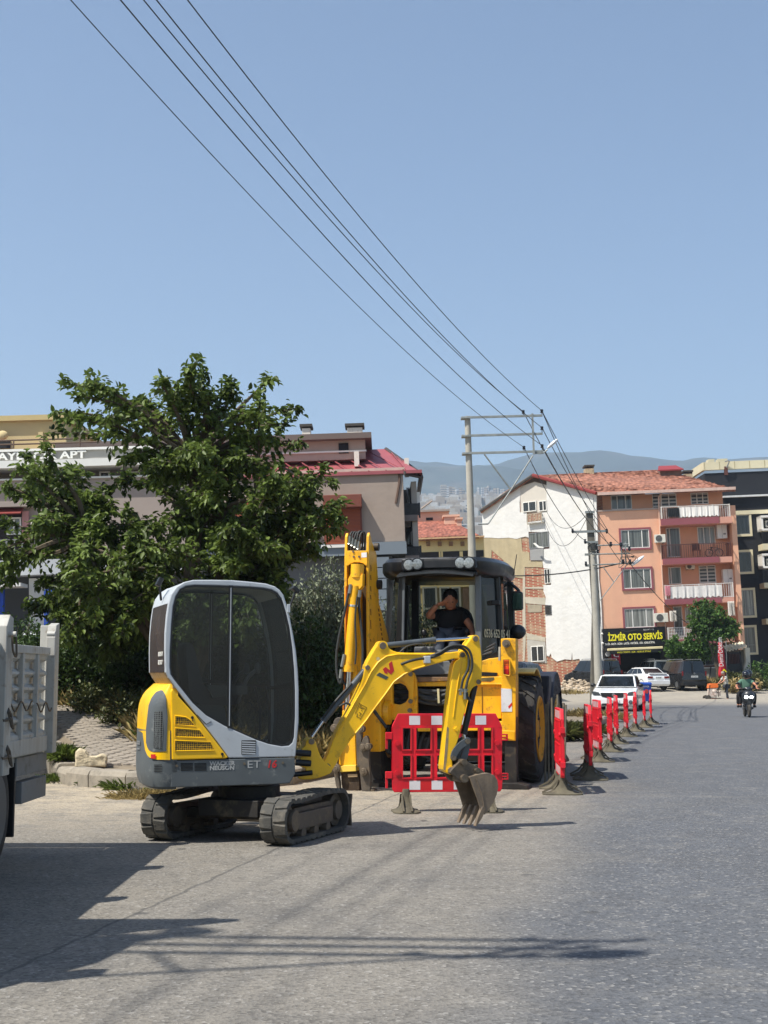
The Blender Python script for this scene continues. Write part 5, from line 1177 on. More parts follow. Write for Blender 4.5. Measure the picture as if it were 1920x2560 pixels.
# ------------------------------------------------------------------ pink and white apartment block
p0 = at(1512, 1716, 98); FD = Fr((p0.x, 98, .6), 0, 2.4)
bd = thing('apartment_block', 'salmon pink apartment block with bare white gable side and orange tiled roof', 'apartment block', FD)
r_ = lambda x0,y0,x1,y1,v=0: FD.rect(Z6, x0, y0, x1, y1, v)
zG = -.3; z4 = FD.V(Z6(400,556))[1]; xb = FD.V(Z6(695,1000))[0]; xR = FD.V(Z6(1345,1000))[0]; zE = FD.V(Z6(700,385))[1]; zSg = FD.V(Z6(400,1605))[1]; x0_ = FD.V(Z6(150,1000))[0]
g = G(); g.box(0, 0, zSg, xb, 9, z4); g.build('wall', PINK, bd, bevel=.02)
g = G(); g.box(.05, 1.0, z4, xR-.3, 9, zE-.05); g.build('top_floor_wall', PNK2, bd)
g = G(); g.box(-.02,-.08,z4-.02,xb+.02,.1,z4+.09); g.box(-.02,.1,z4-.02,xb+.02,1.0,z4+.02); g.build('ledge', M('ledge_grey', (168,150,138), .9), bd)
g = G(); g.box(xb, 1.25, zG, xR, 9, z4); g.build('recess_wall', PNK2, bd)
g = G(); g.box(xR-.05, .0, zG+2.6, xR+.3, 9, z4+.05); g.build('end_wall', PINK, bd)
# gable plan frame
FW = Fr(FD.o, -38, 2.4); XW = FD.I @ FW.M
# gable wall: brick body with render skins lying on it
def w5(pts, v=0): return FW.vv(pts, v, Z5)
def f6(pts, v=0): return FD.vv(pts, v, Z6)
zR = w5([(1112,405)])[0][1]
body = w5([(92,556),(250,415),(430,300),(540,245),(700,290),(900,345),(1060,400)]); xl = body[0][0]
body = [(xl,zG)] + body + [(0,zR),(0,zG)]
g = G(); g.prism(body, .02, 8); g.build('gable_wall', BRK, bd, xf=XW)
def jag(pts, k=.06, n=4):
    out = []
    for i in range(len(pts)):
        a, b = pts[i], pts[(i+1) % len(pts)]; L_ = math.hypot(b[0]-a[0], b[1]-a[1]); m_ = max(1, min(n, int(L_/.6)))
        for j in range(m_): t = j/m_; out.append((a[0]+(b[0]-a[0])*t+random.uniform(-k,k)*(j>0), a[1]+(b[1]-a[1])*t+random.uniform(-k,k)*(j>0)))
    return out
random.seed(21)
g = G(); g.prism(jag(w5([(92,562),(250,420),(430,306),(430,575),(490,575),(490,668),(505,750),(508,800),(480,790),(440,798),(400,812),(330,800),(240,806),(160,800),(104,800),(95,690)])), -.04, .03); g.build('render_upper_left', WHR, bd, xf=XW)
g = G(); g.prism(jag(w5([(104,804),(160,802),(240,808),(330,803),(400,815),(440,800),(448,905),(452,925),(512,930),(515,1005),(632,1010),(630,1065),(470,1062),(460,1165),(375,1150),(330,1060),(280,1000),(175,910),(165,1140),(108,1130)])), -.02, .03); g.build('render_beige', BEIGE, bd, xf=XW)
g = G(); g.prism(jag(w5([(668,292),(780,318),(900,350),(1020,394),(1112,412),(1112,560),(1130,1000),(1165,1640),(1172,1990),(1000,1990),(960,1880),(900,1890),(895,1820),(888,1890),(830,1885),(760,1905),(715,1870),(705,1830),(690,1860),(668,1850),(655,1490),(715,1490),(712,1402),(655,1400),(660,1330),(640,1280),(640,1222),(705,1222),(700,1075),(640,1072),(632,1010),(642,900),(690,898),(685,748),(505,748),(492,670),(625,668),(628,575),(668,575)]), .04), -.04, .03); g.build('render_white', WHR, bd, xf=XW)
g = G()
for pts in ([(455,1062),(472,1062),(480,1700),(470,1900),(455,1900),(450,1400)], [(470,1240),(640,1240),(640,1256),(472,1254)], [(475,1330),(655,1335),(655,1400),(480,1385)], [(485,1650),(655,1690),(655,1728),(490,1705)]): g.prism(w5(pts), -.015, .03)
g.build('concrete_frame', GREYC, bd, xf=XW, kind='stuff')
g = G(); g.prism(w5([(495,1395),(625,1400),(625,1465),(498,1465)]), -.012, .03); g.build('block_infill', M('block_grey', (150,140,120), .95, var=.2), bd, xf=XW)
# roof cut-out loggia
g = G(); g.prism(w5([(430,300),(540,250),(668,292),(668,575),(436,575)]), -.02, 1.6); cut = w5([(430,300),(668,575)]); 
lg_ = g.build('loggia', M('loggia_shade', (196,190,178), .9, var=.06), bd, xf=XW)
g = G(); g.prism(w5([(430,305),(540,252),(665,292),(665,330),(560,300),(430,345)]), -.1, -.03); g.build('loggia_eaves', M('eaves_wood', (70,56,44), .8, var=.3), bd, xf=XW)
window(bd, FW, Z5, 455, 478, 575, 568, -.05, mull=(.45,), pm=CURD, XF=XW); window(bd, FW, Z5, 598, 470, 668, 562, -.05, mull=(.55,), pm=CURD, XF=XW)
railing(bd, FW, Z5, 495, 582, 622, 665, -.30, mat=M('rail_tan', (170,160,140), .6), n=9, XF=XW, posts=1, name='small_balcony')
g = G(); a = FW.rect(Z5, 490, 655, 628, 668, -.3); g.box(a[0], -.32, a[1], a[2], -.03, a[3]); g.build('small_balcony_slab', WHR, bd, xf=XW)
window(bd, FW, Z5, 510, 752, 685, 892, -.06, fm=GRW, mull=(.38,.68), pm=CUR, XF=XW)
g = G(); g.prism(w5([(520,895),(642,895),(642,1002),(525,1002)]), -.08, -.03); g.build('grey_panel', M('panel_lead', (142,142,140), .7, var=.08), bd, xf=XW)
g = G(); g.prism(w5([(590,855),(605,850),(640,880),(682,886),(682,896),(635,894)]), -.7, -.62); g.build('open_sash', UPVC, bd, xf=XW)
window(bd, FW, Z5, 648, 1078, 700, 1208, -.05, mull=(.5,), pm=CURD, XF=XW, fw=.04); window(bd, FW, Z5, 655, 1405, 710, 1485, -.045, pm=CURD, XF=XW, fw=.02, fm=GRW)
g = G(); g.prism(w5([(492,1708),(655,1730),(668,1920),(500,1908)]), -.035, .0); g.build('bottom_recess', M('recess_grey', (168,164,154), .9, var=.1), bd, xf=XW)
window(bd, FW, Z5, 530, 1765, 645, 1905, -.06, mull=(.5,), pm=CURD, XF=XW)
g = G(); g.box(FW.V(Z5(1095,1860))[0], -.1, zG, 0.02, .02, zR-.2); g.build('corner_strip', WHR, bd, xf=XW)
# roof
eL = w5([(75,560)], -.3)[0]; ap = w5([(540,243)], -.3)[0]
def W3(F, x, v, z): return FD.I @ (F.M @ Vector((x, v, z)))
gutL = FD.V(Z6(120,395), -.5); gutR = FD.V(Z6(1350,368), -.5)
A = Vector((gutL[0], -.5, gutL[1])); B = Vector((gutR[0], -.5, gutR[1]))
apx = W3(FW, ap[0], -.3, ap[1]); eav = W3(FW, eL[0], -.3, eL[1]); bck = Vector((0,7.5,0))
rdx = FD.V(Z6(760,195), 6.2); rgz = FD.V(Z6(250,212), 5.0)
ridge = Vector((FD.V(Z6(700,190), 5.5)[0], 5.5, FD.V(Z6(700,192), 5.5)[1])); hipR = Vector((gutR[0]-.1, 4.5, FD.V(Z6(1290,335), 4.5)[1]-.3))
g = G(); top = [A, B, hipR, ridge, apx]; 
g.add(top + [p - Vector((0,0,.16)) for p in top], [(0,1,2,3,4),(9,8,7,6,5)] + [(i, i+5, (i+1) % 5+5, (i+1) % 5) for i in range(5)]); g.build('tiled_roof', TILE, bd)
g = G(); q_ = [apx, ridge, Vector((ridge.x-2, 13, ridge.z-3)), Vector((eav.x+3, 13.5, eav.z)), eav]
g.add(q_ + [p - Vector((0,0,.16)) for p in q_], [(0,1,2,3,4),(9,8,7,6,5)] + [(i, i+5, (i+1) % 5+5, (i+1) % 5) for i in range(5)]); g.build('rear_roof_slope', TILE, bd)
g = G(); g.tube([A+Vector((-.1,0,-.05)), apx+Vector((0,-.05,.0))], .13, 6); g.build('red_verge', M('verge_red', (128,48,44), .7, var=.2), bd)
g = G(); g.tube([eav, apx], .12, 6); g.build('grey_verge', M('verge_grey', (84,80,76), .8, var=.2), bd)
g = G(); g.box(A.x, -.62, A.z-.22, B.x, -.42, A.z-.02); g.build('gutter', M('gutter_pale', (206,178,164), .6, var=.1, streak=((150,120,100), .4, 3)), bd)
g = G(); g.prism([(0,z4+.1),(0,A.z-.3),(A.x+1.1,A.z-.3),(0.95,z4+.1)], .02, .06); 
g = G(); g.box(.0, .0, z4, .12, .12, A.z-.2); xq = FD.V(Z6(700,430))[0]; g.build('roof_post', IRN, bd)
g = G(); random.seed(5); n = 26
rows_ = 15
for j in range(1, rows_):
    t = j/rows_; a = A.lerp(apx, t); b = B.lerp(hipR, t) if t < .5 else hipR.lerp(ridge, (t-.5)*2)
    b = B.lerp(ridge, t); k = 60
    pts = [a.lerp(b, i/k) + Vector((0, random.uniform(-.04,.04), .02+random.uniform(-.03,.05))) for i in range(k+1)]
    g.tube(pts, .045, 4)
g.build('tile_courses', TILE, bd, kind='stuff')
for (x0,y0,x1,y1,v) in ((12,150,88,218,3.5),(895,198,968,268,3.8)):
    a = r_(x0,y0,x1,y1,v); g = G(); g.box(a[0], v, a[1]-.5, a[2], v+1, a[3]-.25); ch = g.build('chimney', M('chimney_render', (176,160,130), .9, var=.2, dirt=((110,100,84), .4, 2)), bd)
    g = G(); g.box(a[0]-.06, v-.06, a[3]-.12, a[2]+.06, v+1.06, a[3]); [g.box(a[0]+i*(a[2]-a[0]-.12)/2, v, a[3]-.26, a[0]+.12+i*(a[2]-a[0]-.12)/2, v+.12, a[3]-.12) for i in range(3)]; g.build('chimney_cap', M('cap_dark', (70,66,60), .8), ch)
a = r_(680,185,870,235,3.5); g = G(); g.box(a[0], 3.5, a[1]-.5, a[2], 5, a[3]); g.build('roof_hatch_wall', M('hatch_shade', (120,100,90), .9, var=.2), bd)
g = G(); q1_, q2_ = r_(655,155,885,185,3.3)[0], r_(655,155,885,185,3.3)[2]; zt2, zb2 = FD.V(Z6(760,153), 4.2)[1], FD.V(Z6(760,190), 3.2)[1]
g.add([(q1_,3.2,zb2),(q2_,3.2,zb2),(q2_-.3,4.4,zt2),(q1_+.3,4.4,zt2),(q1_,3.2,zb2-.1),(q2_,3.2,zb2-.1),(q2_-.3,4.4,zt2-.1),(q1_+.3,4.4,zt2-.1)], [(0,1,2,3),(7,6,5,4),(0,4,5,1),(1,5,6,2),(2,6,7,3),(3,7,4,0)]); g.build('hatch_roof', M('hatch_red', (140,52,54), .6), bd)
# windows of the pink bay
for (x0,y0,x1,y1) in ((330,728,582,893),(350,1078,598,1252),(362,1432,624,1600)):
    window(bd, FD, Z6, x0, y0, x1, y1, 0, trim=MAUVE, tw=.13, mull=(.27,.74), pm=CUR if y0 < 1300 else CURW)
window(bd, FD, Z6, 240, 420, 425, 548, 1.0, mull=(.3,.7), pm=CUR); window(bd, FD, Z6, 685, 408, 825, 525, 1.0, mull=(.5,), pm=ZEB); window(bd, FD, Z6, 610, 408, 680, 540, 1.0, pm=ZEB, fw=.03); window(bd, FD, Z6, 950, 398, 1108, 502, 1.0, mull=(.35,.68), pm=ZEB)
for (x0,y0,x1,y1,pm,mu) in ((735,712,860,975,CUR,(.25,)),(1012,702,1168,858,CURW,(.35,.7)),(752,1062,866,1215,CUR,(.2,)),(1025,1048,1175,1205,ZEB,(.5,)),(800,1412,880,1690,CUR,()),(900,1420,1000,1560,CURW,(.5,))):
    window(bd, FD, Z6, x0, y0, x1, y1, 1.25, mull=mu, pm=pm)
# balconies
for (x0,y0,x1,y1,rx0,ry0,rx1,ry1,rm) in ((688,622,1322,678,692,512,1300,630,IRN),(706,978,1325,1028,712,852,1310,978,IRB),(722,1340,1342,1386,728,1212,1330,1338,IRN),(745,1700,1345,1742,752,1590,1330,1700,IRN)):
    a = r_(x0,y0,x1,y1,-.6); g = G(); g.box(a[0], -.55, a[1], a[2], 1.3, a[3]); g.build('balcony_slab', M('slab_pink', (204,150,130), .9, var=.06), bd)
    g = G(); g.box(a[0]-.03, -.6, a[1], a[2]-.9, -.545, a[3]+.02); g.build('slab_band', MAUVE, bd)
    railing(bd, FD, Z6, rx0, ry0, rx1, ry1, -.5, mat=rm, n=30 if y0 < 1600 else 40, r=.012 if y0 < 1600 else .018, dep=1.5, posts=4)
g = G(); a = r_(752,1590,1330,1700,-.5)
for i in range(4): g.box(a[0], -.51, a[1]+i*(a[3]-a[1])/4, a[2], -.49, a[1]+i*(a[3]-a[1])/4+.03)
g.build('lattice_bars', IRN, bd, kind='stuff')
# drain pipe, street level
g = G(); pp_ = [FD.P(p, -.12, Z6) for p in ((690,405),(665,440),(672,620),(690,1000),(715,1480),(738,1750))]; g.tube(pp_, .05, 8); g.build('drain_pipe', M('pipe_pink', (208,172,150), .6, var=.1), bd, smooth=60)
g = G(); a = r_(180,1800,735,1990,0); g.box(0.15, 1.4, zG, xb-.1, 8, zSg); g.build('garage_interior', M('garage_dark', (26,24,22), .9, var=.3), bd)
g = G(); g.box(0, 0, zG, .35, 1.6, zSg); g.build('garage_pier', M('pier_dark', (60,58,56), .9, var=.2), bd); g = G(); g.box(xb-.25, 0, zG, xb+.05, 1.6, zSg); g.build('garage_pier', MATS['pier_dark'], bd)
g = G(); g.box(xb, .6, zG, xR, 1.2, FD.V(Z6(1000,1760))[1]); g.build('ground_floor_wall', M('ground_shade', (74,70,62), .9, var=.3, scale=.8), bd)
window(bd, FD, Z6, 1000, 1840, 1160, 1940, .6, pm=CURD, mull=(.5,), fm=GRW)
# signboard and its lettering
sa = r_(165,1604,728,1772,-.35)
sg = thing('signboard', 'long black shop signboard with yellow capitals above the garage opening', 'signboard'); sg.matrix_world = FD.M @ Matrix.Translation((sa[0], -.4, sa[1]))
sw_, sh_ = sa[2]-sa[0], sa[3]-sa[1]
g = G(); g.box(0, 0, 0, sw_, .18, sh_); g.build('board', M('sign_black', (14,14,16), .4, var=.2), sg)
SY = M('sign_yellow', (236,226,40), .5, var=.03); SW_ = M('sign_white', (216,216,212), .5, var=.03)
text('title', 'İZMİR OTO SERVİS', sh_*.46, SY, sg, (sw_*.085, -.012, sh_*.37), (R(90), 0, 0), .006, xs=sw_*.82/(sh_*.46*8.3), bold=.018)
text('services', 'TAMİR - BAKIM - KLİMA - LASTİK - PARTİKÜL - EGR - ADBLUE İPTAL', sh_*.15, SW_, sg, (sw_*.03, -.012, sh_*.14), (R(90), 0, 0), .006, xs=sw_*.94/(sh_*.15*36.5), bold=.004)
text('phone', '0232 388 55 35', sh_*.10, SW_, sg, (sw_*.65, -.012, sh_*.84), (R(90), 0, 0), .006, xs=.9)
g = G(); g.tube(curve([(sw_*.25,-.03,sh_*1.0),(sw_*.38,-.04,sh_*.82),(sw_*.55,-.04,sh_*.88),(sw_*.68,-.04,sh_*.80),(sw_*.85,-.03,sh_*1.02)]), .02, 6); g.build('loose_cable', HOSE, sg)
for k in (0,1):
    g = G(); x = -.05; g.ell((x,-.15,sh_*(.75-.5*k)),(.09,.14,.08)); g.build('spot_lamp', UPVC, sg, smooth=60)
aw = thing('awning', 'narrow pale rolled awning with yellow print below the black signboard', 'awning'); a = r_(215,1778,705,1800,-.8); aw.matrix_world = FD.M @ Matrix.Translation((a[0], -.8, a[1]))
g = G(); g.box(0,0,0,a[2]-a[0],.5,a[3]-a[1]); g.build('cassette', M('awning_cream', (220,206,160), .7, var=.08), aw, bevel=.03)
g = G(); g.box(0.1,-.02,-.22,a[2]-a[0]-.1,.0,-.01); g.build('valance', M('sign_black', (14,14,16)), aw)
text('print', 'ARIZA TESPİTİ - EGR - ADBLUE İPTALİ', .15, SY, aw, (.6,-.03,-.18), (R(90),0,0), .004, xs=.9)
fl_ = thing('flag', 'dark red flag with white crescent and star hanging beside the garage door', 'flag'); a = r_(248,1808,325,1925,-.6); fl_.matrix_world = FD.M @ Matrix.Translation((a[0], -.6, a[1]))
fw_, fh_ = a[2]-a[0], a[3]-a[1]; g = G(); n = 12
for i in range(n+1):
    for z in (0, fh_): g.v.append((fw_*i/n, .06*math.sin(i*1.1), z - (0 if z else .1*math.sin(i*.6))))
for i in range(n): g.f.append((2*i,2*i+2,2*i+3,2*i+1)); g.m.append(0)
fo = g.build('cloth', M('flag_red', (150,20,40), .8, var=.1), fl_, recalc=False, smooth=60); mo_ = fo.modifiers.new('thick', 'SOLIDIFY'); mo_.thickness = .02
g = G(); cr_ = [(fw_*.5+math.cos(R(a_))*fh_*.20, fh_*.72+math.sin(R(a_))*fh_*.20) for a_ in range(30, 331, 15)] + [(fw_*.54+math.cos(R(a_))*fh_*.155, fh_*.72+math.sin(R(a_))*fh_*.155) for a_ in range(325, 34, -15)]
g.prism(cr_, -.09, -.08); st_ = [(fw_*.72+math.cos(R(90+36*i))*fh_*(.07 if i % 2 == 0 else .03), fh_*.55+math.sin(R(90+36*i))*fh_*(.07 if i % 2 == 0 else .03)) for i in range(10)]; g.prism(st_, -.09, -.08); g.build('crescent_star', SW_, fl_)
pl_ = thing('wall_plaque', 'small black square plaque with white emblem beside the garage door', 'plaque'); a = r_(185,1812,240,1862,-.05); pl_.matrix_world = FD.M @ Matrix.Translation((a[0], -.08, a[1])); g = G(); g.box(0,0,0,a[2]-a[0],.06,a[3]-a[1]); g.build('plate', M('sign_black', (14,14,16)), pl_)
g = G(); g.lathe([(.15,-.01),(.19,-.01),(.19,.01),(.15,.01),(.15,-.01)], ((a[2]-a[0])/2, -.01, (a[3]-a[1])/2), (0,1,0), 8); g.build('emblem', SW_, pl_)
# laundry, air conditioners, cabinets
def cloth(label, q0, v, mat, cat='laundry', grp=None, fold=.03):
    a = r_(*q0, v); t = thing('hanging_cloth', label, cat, group=grp); t.matrix_world = FD.M @ Matrix.Translation((a[0], v, a[1])); n = 26; g = G(); W, H_ = a[2]-a[0], a[3]-a[1]
    for i in range(n+1):
        for k, z in enumerate((0, H_)): g.v.append((W*i/n, fold*(math.sin(i*1.7)+.8*math.sin(i*2.9+W))*(1-.5*k)-.04, z - (.06*math.sin(i*2.3)+.03 if not k else 0)))
    for i in range(n): g.f.append((2*i,2*i+2,2*i+3,2*i+1)); g.m.append(0)
    o = g.build('sheet', mat, t, recalc=False); o.modifiers.new('thick', 'SOLIDIFY').thickness = .015; return t
LIN = M('linen_white', (228,224,216), .9, var=.08, scale=2)
cloth('white sheets hung along the topmost balcony railing', (850,522,1205,606), -.56, LIN); cloth('dark cloth hung at the left end of the topmost balcony railing', (742,535,850,612), -.57, M('cloth_dark', (30,34,36), .9))
cloth('white patterned cloths covering the lower white balcony railing', (770,1228,1232,1328), -.56, M('linen_print', (216,212,206), .9, var=.1, scale=5, dirt=((176,160,130), .25, 6))); cloth('pink towel over the left end of the lower white balcony railing', (724,1228,770,1312), -.58, M('towel_pink', (214,150,160), .9))
cloth('white shirt hanging at the lowest balcony beside the air conditioner', (765,1452,822,1540), -.7, LIN, fold=.12); cloth('white laundry at the right end of the lowest balcony', (1285,1368,1340,1490), -.7, LIN, fold=.12)
aircon('pale air conditioner unit beside the drain pipe at the brown balcony', FD, Z6, 632, 770, 728, 843, -.42); aircon('pale air conditioner unit with round fan just right of the lowest pink window', FD, Z6, 632, 1472, 752, 1553, -.42); aircon('air conditioner unit high under the brown balcony slab', FD, Z6, 908, 1030, 990, 1080, .9)
for lb, q0 in (('white boiler cabinet on the brown balcony wall', (1188,672,1276,806)), ('white cupboard at the right end of the white balcony', (1240,1080,1330,1200))):
    a = r_(*q0, .6); t = thing('wall_cabinet', lb, 'cabinet'); t.matrix_world = FD.M @ Matrix.Translation((a[0], .6, a[1])); g = G(); g.box(0,0,0,a[2]-a[0],.5,a[3]-a[1]); o = g.build('body', UPVC, t, bevel=.02)
    g = G(); g.box((a[2]-a[0])*.6,-.01,(a[3]-a[1])*.25,(a[2]-a[0])*.85,.0,(a[3]-a[1])*.35); g.box((a[2]-a[0])*.48,-.012,.03,(a[2]-a[0])*.5,0,a[3]-a[1]-.03); g.build('panel_gap', GRW, t)
# bicycle and chair on the brown balcony
def wheelring(g, c, r, t=.025, n=24): g.tube([(c[0]+math.cos(2*math.pi*k/n)*r, c[1], c[2]+math.sin(2*math.pi*k/n)*r) for k in range(n+1)], t, 6, False)
a = r_(1080,868,1240,968,-.2); t = thing('bicycle', 'dark bicycle standing behind the brown balcony railing', 'bicycle'); t.matrix_world = FD.M @ Matrix.Translation((a[0], -.2, a[1])); W = a[2]-a[0]; rr_ = W*.21
for k, cx in enumerate((rr_, W-rr_)): g = G(); wheelring(g, (cx,0,rr_), rr_); o = g.build('bicycle_wheel', BLK, t, smooth=60); g = G(); [g.tube([(cx,0,rr_),(cx+math.cos(i*.785)*rr_,0,rr_+math.sin(i*.785)*rr_)], .006, 4) for i in range(8)]; g.build('spokes', GRW, o, kind='stuff')
g = G(); P_ = dict(r=(rr_,0,rr_), b=(W*.45,0,rr_*.9), s=(W*.36,0,rr_*2.3), h=(W*.70,0,rr_*2.35), f=(W-rr_,0,rr_), hb=(W*.69,0,rr_*2.8)); [g.tube([P_[i], P_[j]], .02, 6) for i, j in (('r','b'),('b','s'),('s','h'),('b','h'),('h','f'),('r','s'),('h','hb'))]; g.tube([(W*.66,-.25,rr_*2.8),(W*.69,0,rr_*2.85),(W*.66,.25,rr_*2.8)], .015, 6); g.build('frame', BLK, t)
g = G(); g.ell((W*.35,0,rr_*2.45),(.13,.06,.04)); g.build('saddle', BLK, t)
a = r_(975,880,1045,965,.0); t = thing('plastic_chair', 'small dark chair beside the bicycle on the brown balcony', 'chair'); t.matrix_world = FD.M @ Matrix.Translation((a[0], 0, a[1])); W = a[2]-a[0]
g = G(); g.box(0,0,.42,W,.4,.46); g.build('seat', IRB, t); g = G(); g.box(0,.38,.46,W,.42,.95); g.build('backrest', IRB, t)
for x in (.02, W-.06):
    for y in (.02,.34): g = G(); g.box(x,y,0,x+.04,y+.04,.42); g.build('leg', IRB, t)
# ------------------------------------------------------------------ black building on the right
q0 = at(1775, 1716, 103); FE = Fr((q0.x, 103, .6), 0, 2.4)
be = thing('black_building', 'tall black rendered building with cream window surrounds and cream parapet', 'apartment block', FE)
BKW = M('black_render', (22,25,31), .8, var=.15, scale=.8); CRW = M('cream_trim', (208,200,168), .8, var=.06)
e6 = lambda x0,y0,x1,y1,v=0: FE.rect(Z6, x0, y0, x1, y1, v)
zt3 = FE.V(Z6(1400,165))[1]; zt2_ = FE.V(Z6(1400,430))[1]; xe0 = FE.V(Z6(1075,250), 3)[0]; xe1 = xe0+14
g = G(); g.box(xe0, 3, zG, xe1, 14, zt3); g.build('upper_block', BKW, be)
g = G(); g.box(FE.V(Z6(1235,500))[0], .0, zG, xe1, 3.1, zt2_); g.build('wall', BKW, be)
g = G(); a = e6(1075,110,1960,180,2.9); g.box(xe0-.1, 2.85, a[1], xe1, 3.2, a[3]); g.box(xe0-.12, 3.2, a[1], xe0+.1, 12, a[3]); g.build('parapet', CRW, be)
g = G()
for k in range(9): x = xe0 + k*1.15; g.box(x, 2.83, a[1]+.02, x+.03, 2.86, a[3]-.02)
g.build('parapet_joint', M('joint_tan', (150,138,100), .9), be, kind='stuff')
for (x0,y0,x1,y1) in ((1108,100,1165,135),(1195,95,1280,125)): b_ = e6(x0,y0,x1,y1,4); g = G(); g.box(b_[0],4,b_[1]-.2,b_[2],4.8,b_[3]); g.build('roof_unit', CRW, be)
b_ = e6(1235,415,1960,430,-.1); g = G(); g.box(b_[0], -.3, b_[1], xe1, 3, b_[3]); g.build('roof_edge', M('edge_white', (206,208,206), .6), be)
b_ = e6(1345,548,1960,582,-.1); g = G(); g.box(b_[0], -.12, b_[1], xe1, .02, b_[3]); g.build('cream_band', CRW, be)
for (x0,y0,x1,y1,pm) in ((1358,600,1475,770,CURD),(1375,928,1490,1105,CURD),(1395,1268,1512,1495,CURW),(1408,1600,1525,1825,CUR)): window(be, FE, Z6, x0, y0, x1, y1, 0, trim=CRW, tw=.16, fw=.05, fm=GRW, pm=pm, mull=(.45,) if y0 > 1200 else (), hb=(.3,) if y0 > 1200 else ())
for (x0,y0,x1,y1) in ((1580,600,1700,735),(1590,940,1700,1070)):
    b_ = e6(x0,y0,x1,y1,-1.2); g = G(); g.box(b_[0],-1.2,b_[1],b_[0]+.15,0,b_[3]); g.box(b_[0],-1.25,b_[3]-.15,b_[2]+2,0,b_[3]); g.box(b_[0],-1.25,b_[1],b_[2]+2,0,b_[1]+.15); g.build('balcony_frame', UPVC, be)
    aircon('white air conditioner unit in the %s white balcony frame of the black building' % ('upper' if y0 < 700 else 'lower'), FE, Z6, x0+40, y0+45, x1, y1-30, -.9)
for (x0,y0,x1,y1) in ((1592,745,1700,850),(1600,1085,1700,1185)): railing(be, FE, Z6, x0, y0, x1, y1, -1.2, mat=BLK, n=8, posts=1)
for (x0,y0,x1,y1) in ((1592,852,1700,905),(1605,1200,1700,1245),(1625,1520,1700,1570)):
    b_ = e6(x0,y0,x1,y1,-1.2); g = G(); g.box(b_[0],-1.25,b_[1],b_[2]+2,0,b_[3]); g.build('balcony_slab', CRW, be)
b_ = e6(1258,120,1270,175,2.7); g = G(); g.tube(curve([(b_[0],2.7,b_[3]),(b_[0]+.3,2.6,b_[3]+.0),(b_[0]+.1,2.7,b_[1])]), .05, 6); g.build('vent_pipe', GRW, be)
b_ = e6(1252,165,1282,240,2.85); g = G(); g.box(b_[0],2.8,b_[1],b_[2],3,b_[3]); g.build('brown_box', IRB, be)
# ------------------------------------------------------------------ small yellow building with orange roof
q0 = at(1053, 1716, 78); FC = Fr((q0.x, 78, 0), 0, 2.2)
bc = thing('yellow_house', 'low cream yellow building with orange tiled roof between the grey block and the pole', 'house', FC)
c1 = lambda x0,y0,x1,y1,v=0: FC.rect(Y1, x0, y0, x1, y1, v)
YW = M('yellow_render', (226,200,140), .9, var=.06, scale=1); a = c1(1225,960,1600,1060)
xC1 = FC.V((1212,1400))[0]; g = G(); g.box(a[0]-6, 0, -1, xC1, 8, a[3]); g.build('wall', YW, bc)
g = G(); z1_, z0_ = FC.V(Y1(1300,840), 3)[1], FC.V(Y1(1300,955), -.4)[1]; xr0, xr1 = a[0]-.4, FC.V(Y1(1610,920), -.4)[0]+.8
xrt = FC.V(Y1(1415,850), 3)[0]
xr1 = xC1-.3; tp = [Vector((xr0-5,-.4,z0_)), Vector((xr1,-.4,z0_+.02)), Vector((xr1-.9,1.2,z0_+.75)), Vector((xrt+.2,3,z1_+.02)), Vector((xr0-5,3,z1_))]
g.add(tp + [p - Vector((0,0,.2)) for p in tp], [(0,1,2,3,4),(9,8,7,6,5)] + [(i, i+5, (i+1) % 5+5, (i+1) % 5) for i in range(5)]); g.build('tiled_roof', TILE2, bc)
g = G(); b_ = c1(1226,955,1600,966,-.45); g.box(b_[0]-5,-.5,b_[1],xC1,0,b_[3]); g.build('eaves', M('eaves_cream', (196,160,120), .8), bc)
SALM = M('salmon_render', (214,172,148), .9, var=.05)
b_ = c1(1222,765,1430,840,3); g = G(); g.box(b_[0]-2,3,b_[1],b_[2],6,b_[3]); g.build('roof_room', SALM, bc)
b_ = c1(1260,812,1310,832,2.98); g = G(); g.box(b_[0],2.97,b_[1],b_[2],3.02,b_[3]); g.build('vent_opening', BKW, bc)
b_ = c1(1222,752,1435,766,2.8); g = G(); g.box(b_[0]-2,2.8,b_[1],b_[2],6,b_[3]); g.tube([(b_[0],3,b_[3]+.1),(b_[2]-1,3,b_[3]+.55)], .06, 5); g.build('roof_room_cap', M('cap_grey', (150,140,130), .8), bc)
for (x0,y0,x1,y1,v) in ((1395,790,1500,862,1.8),(1488,810,1522,884,1.2)):
    b_ = c1(x0,y0,x1,y1,v); g = G(); g.box(b_[0],v,b_[1]-.2,b_[2],v+1.2,b_[3]); g.box(b_[0]-.08,v-.08,b_[3]-.12,b_[2]+.08,v+1.28,b_[3]); g.build('chimney', SALM, bc)
for k, x in enumerate((1275,1360,1443,1528)):
    b_ = c1(x-14,992,x+14,1022); g = G(); g.box(b_[0],-.25,b_[1],b_[2],0,b_[3]); g.build('beam_end', M('beam_brown', (130,96,64), .8), bc)
b_ = c1(1232,1062,1610,1120,-.02); g = G(); g.box(b_[0]-3,-.04,b_[1],xC1-.05,.01,b_[3]); g.build('opening', M('opening_dark', (40,34,30), .8), bc)
for x in (1355,1372,1508,1520,1570,1590): b_ = c1(x,1062,x+12,1120,-.05); g = G(); g.box(b_[0],-.1,b_[1],b_[2],-.03,b_[3]); g.build('opening_frame', YW, bc)
g = G(); b_ = c1(1200,1120,1620,1330,-.02); g.box(b_[0]-3,-.1,b_[1],xC1-.05,.01,b_[3]+.05); g.build('lower_band', YW, bc)
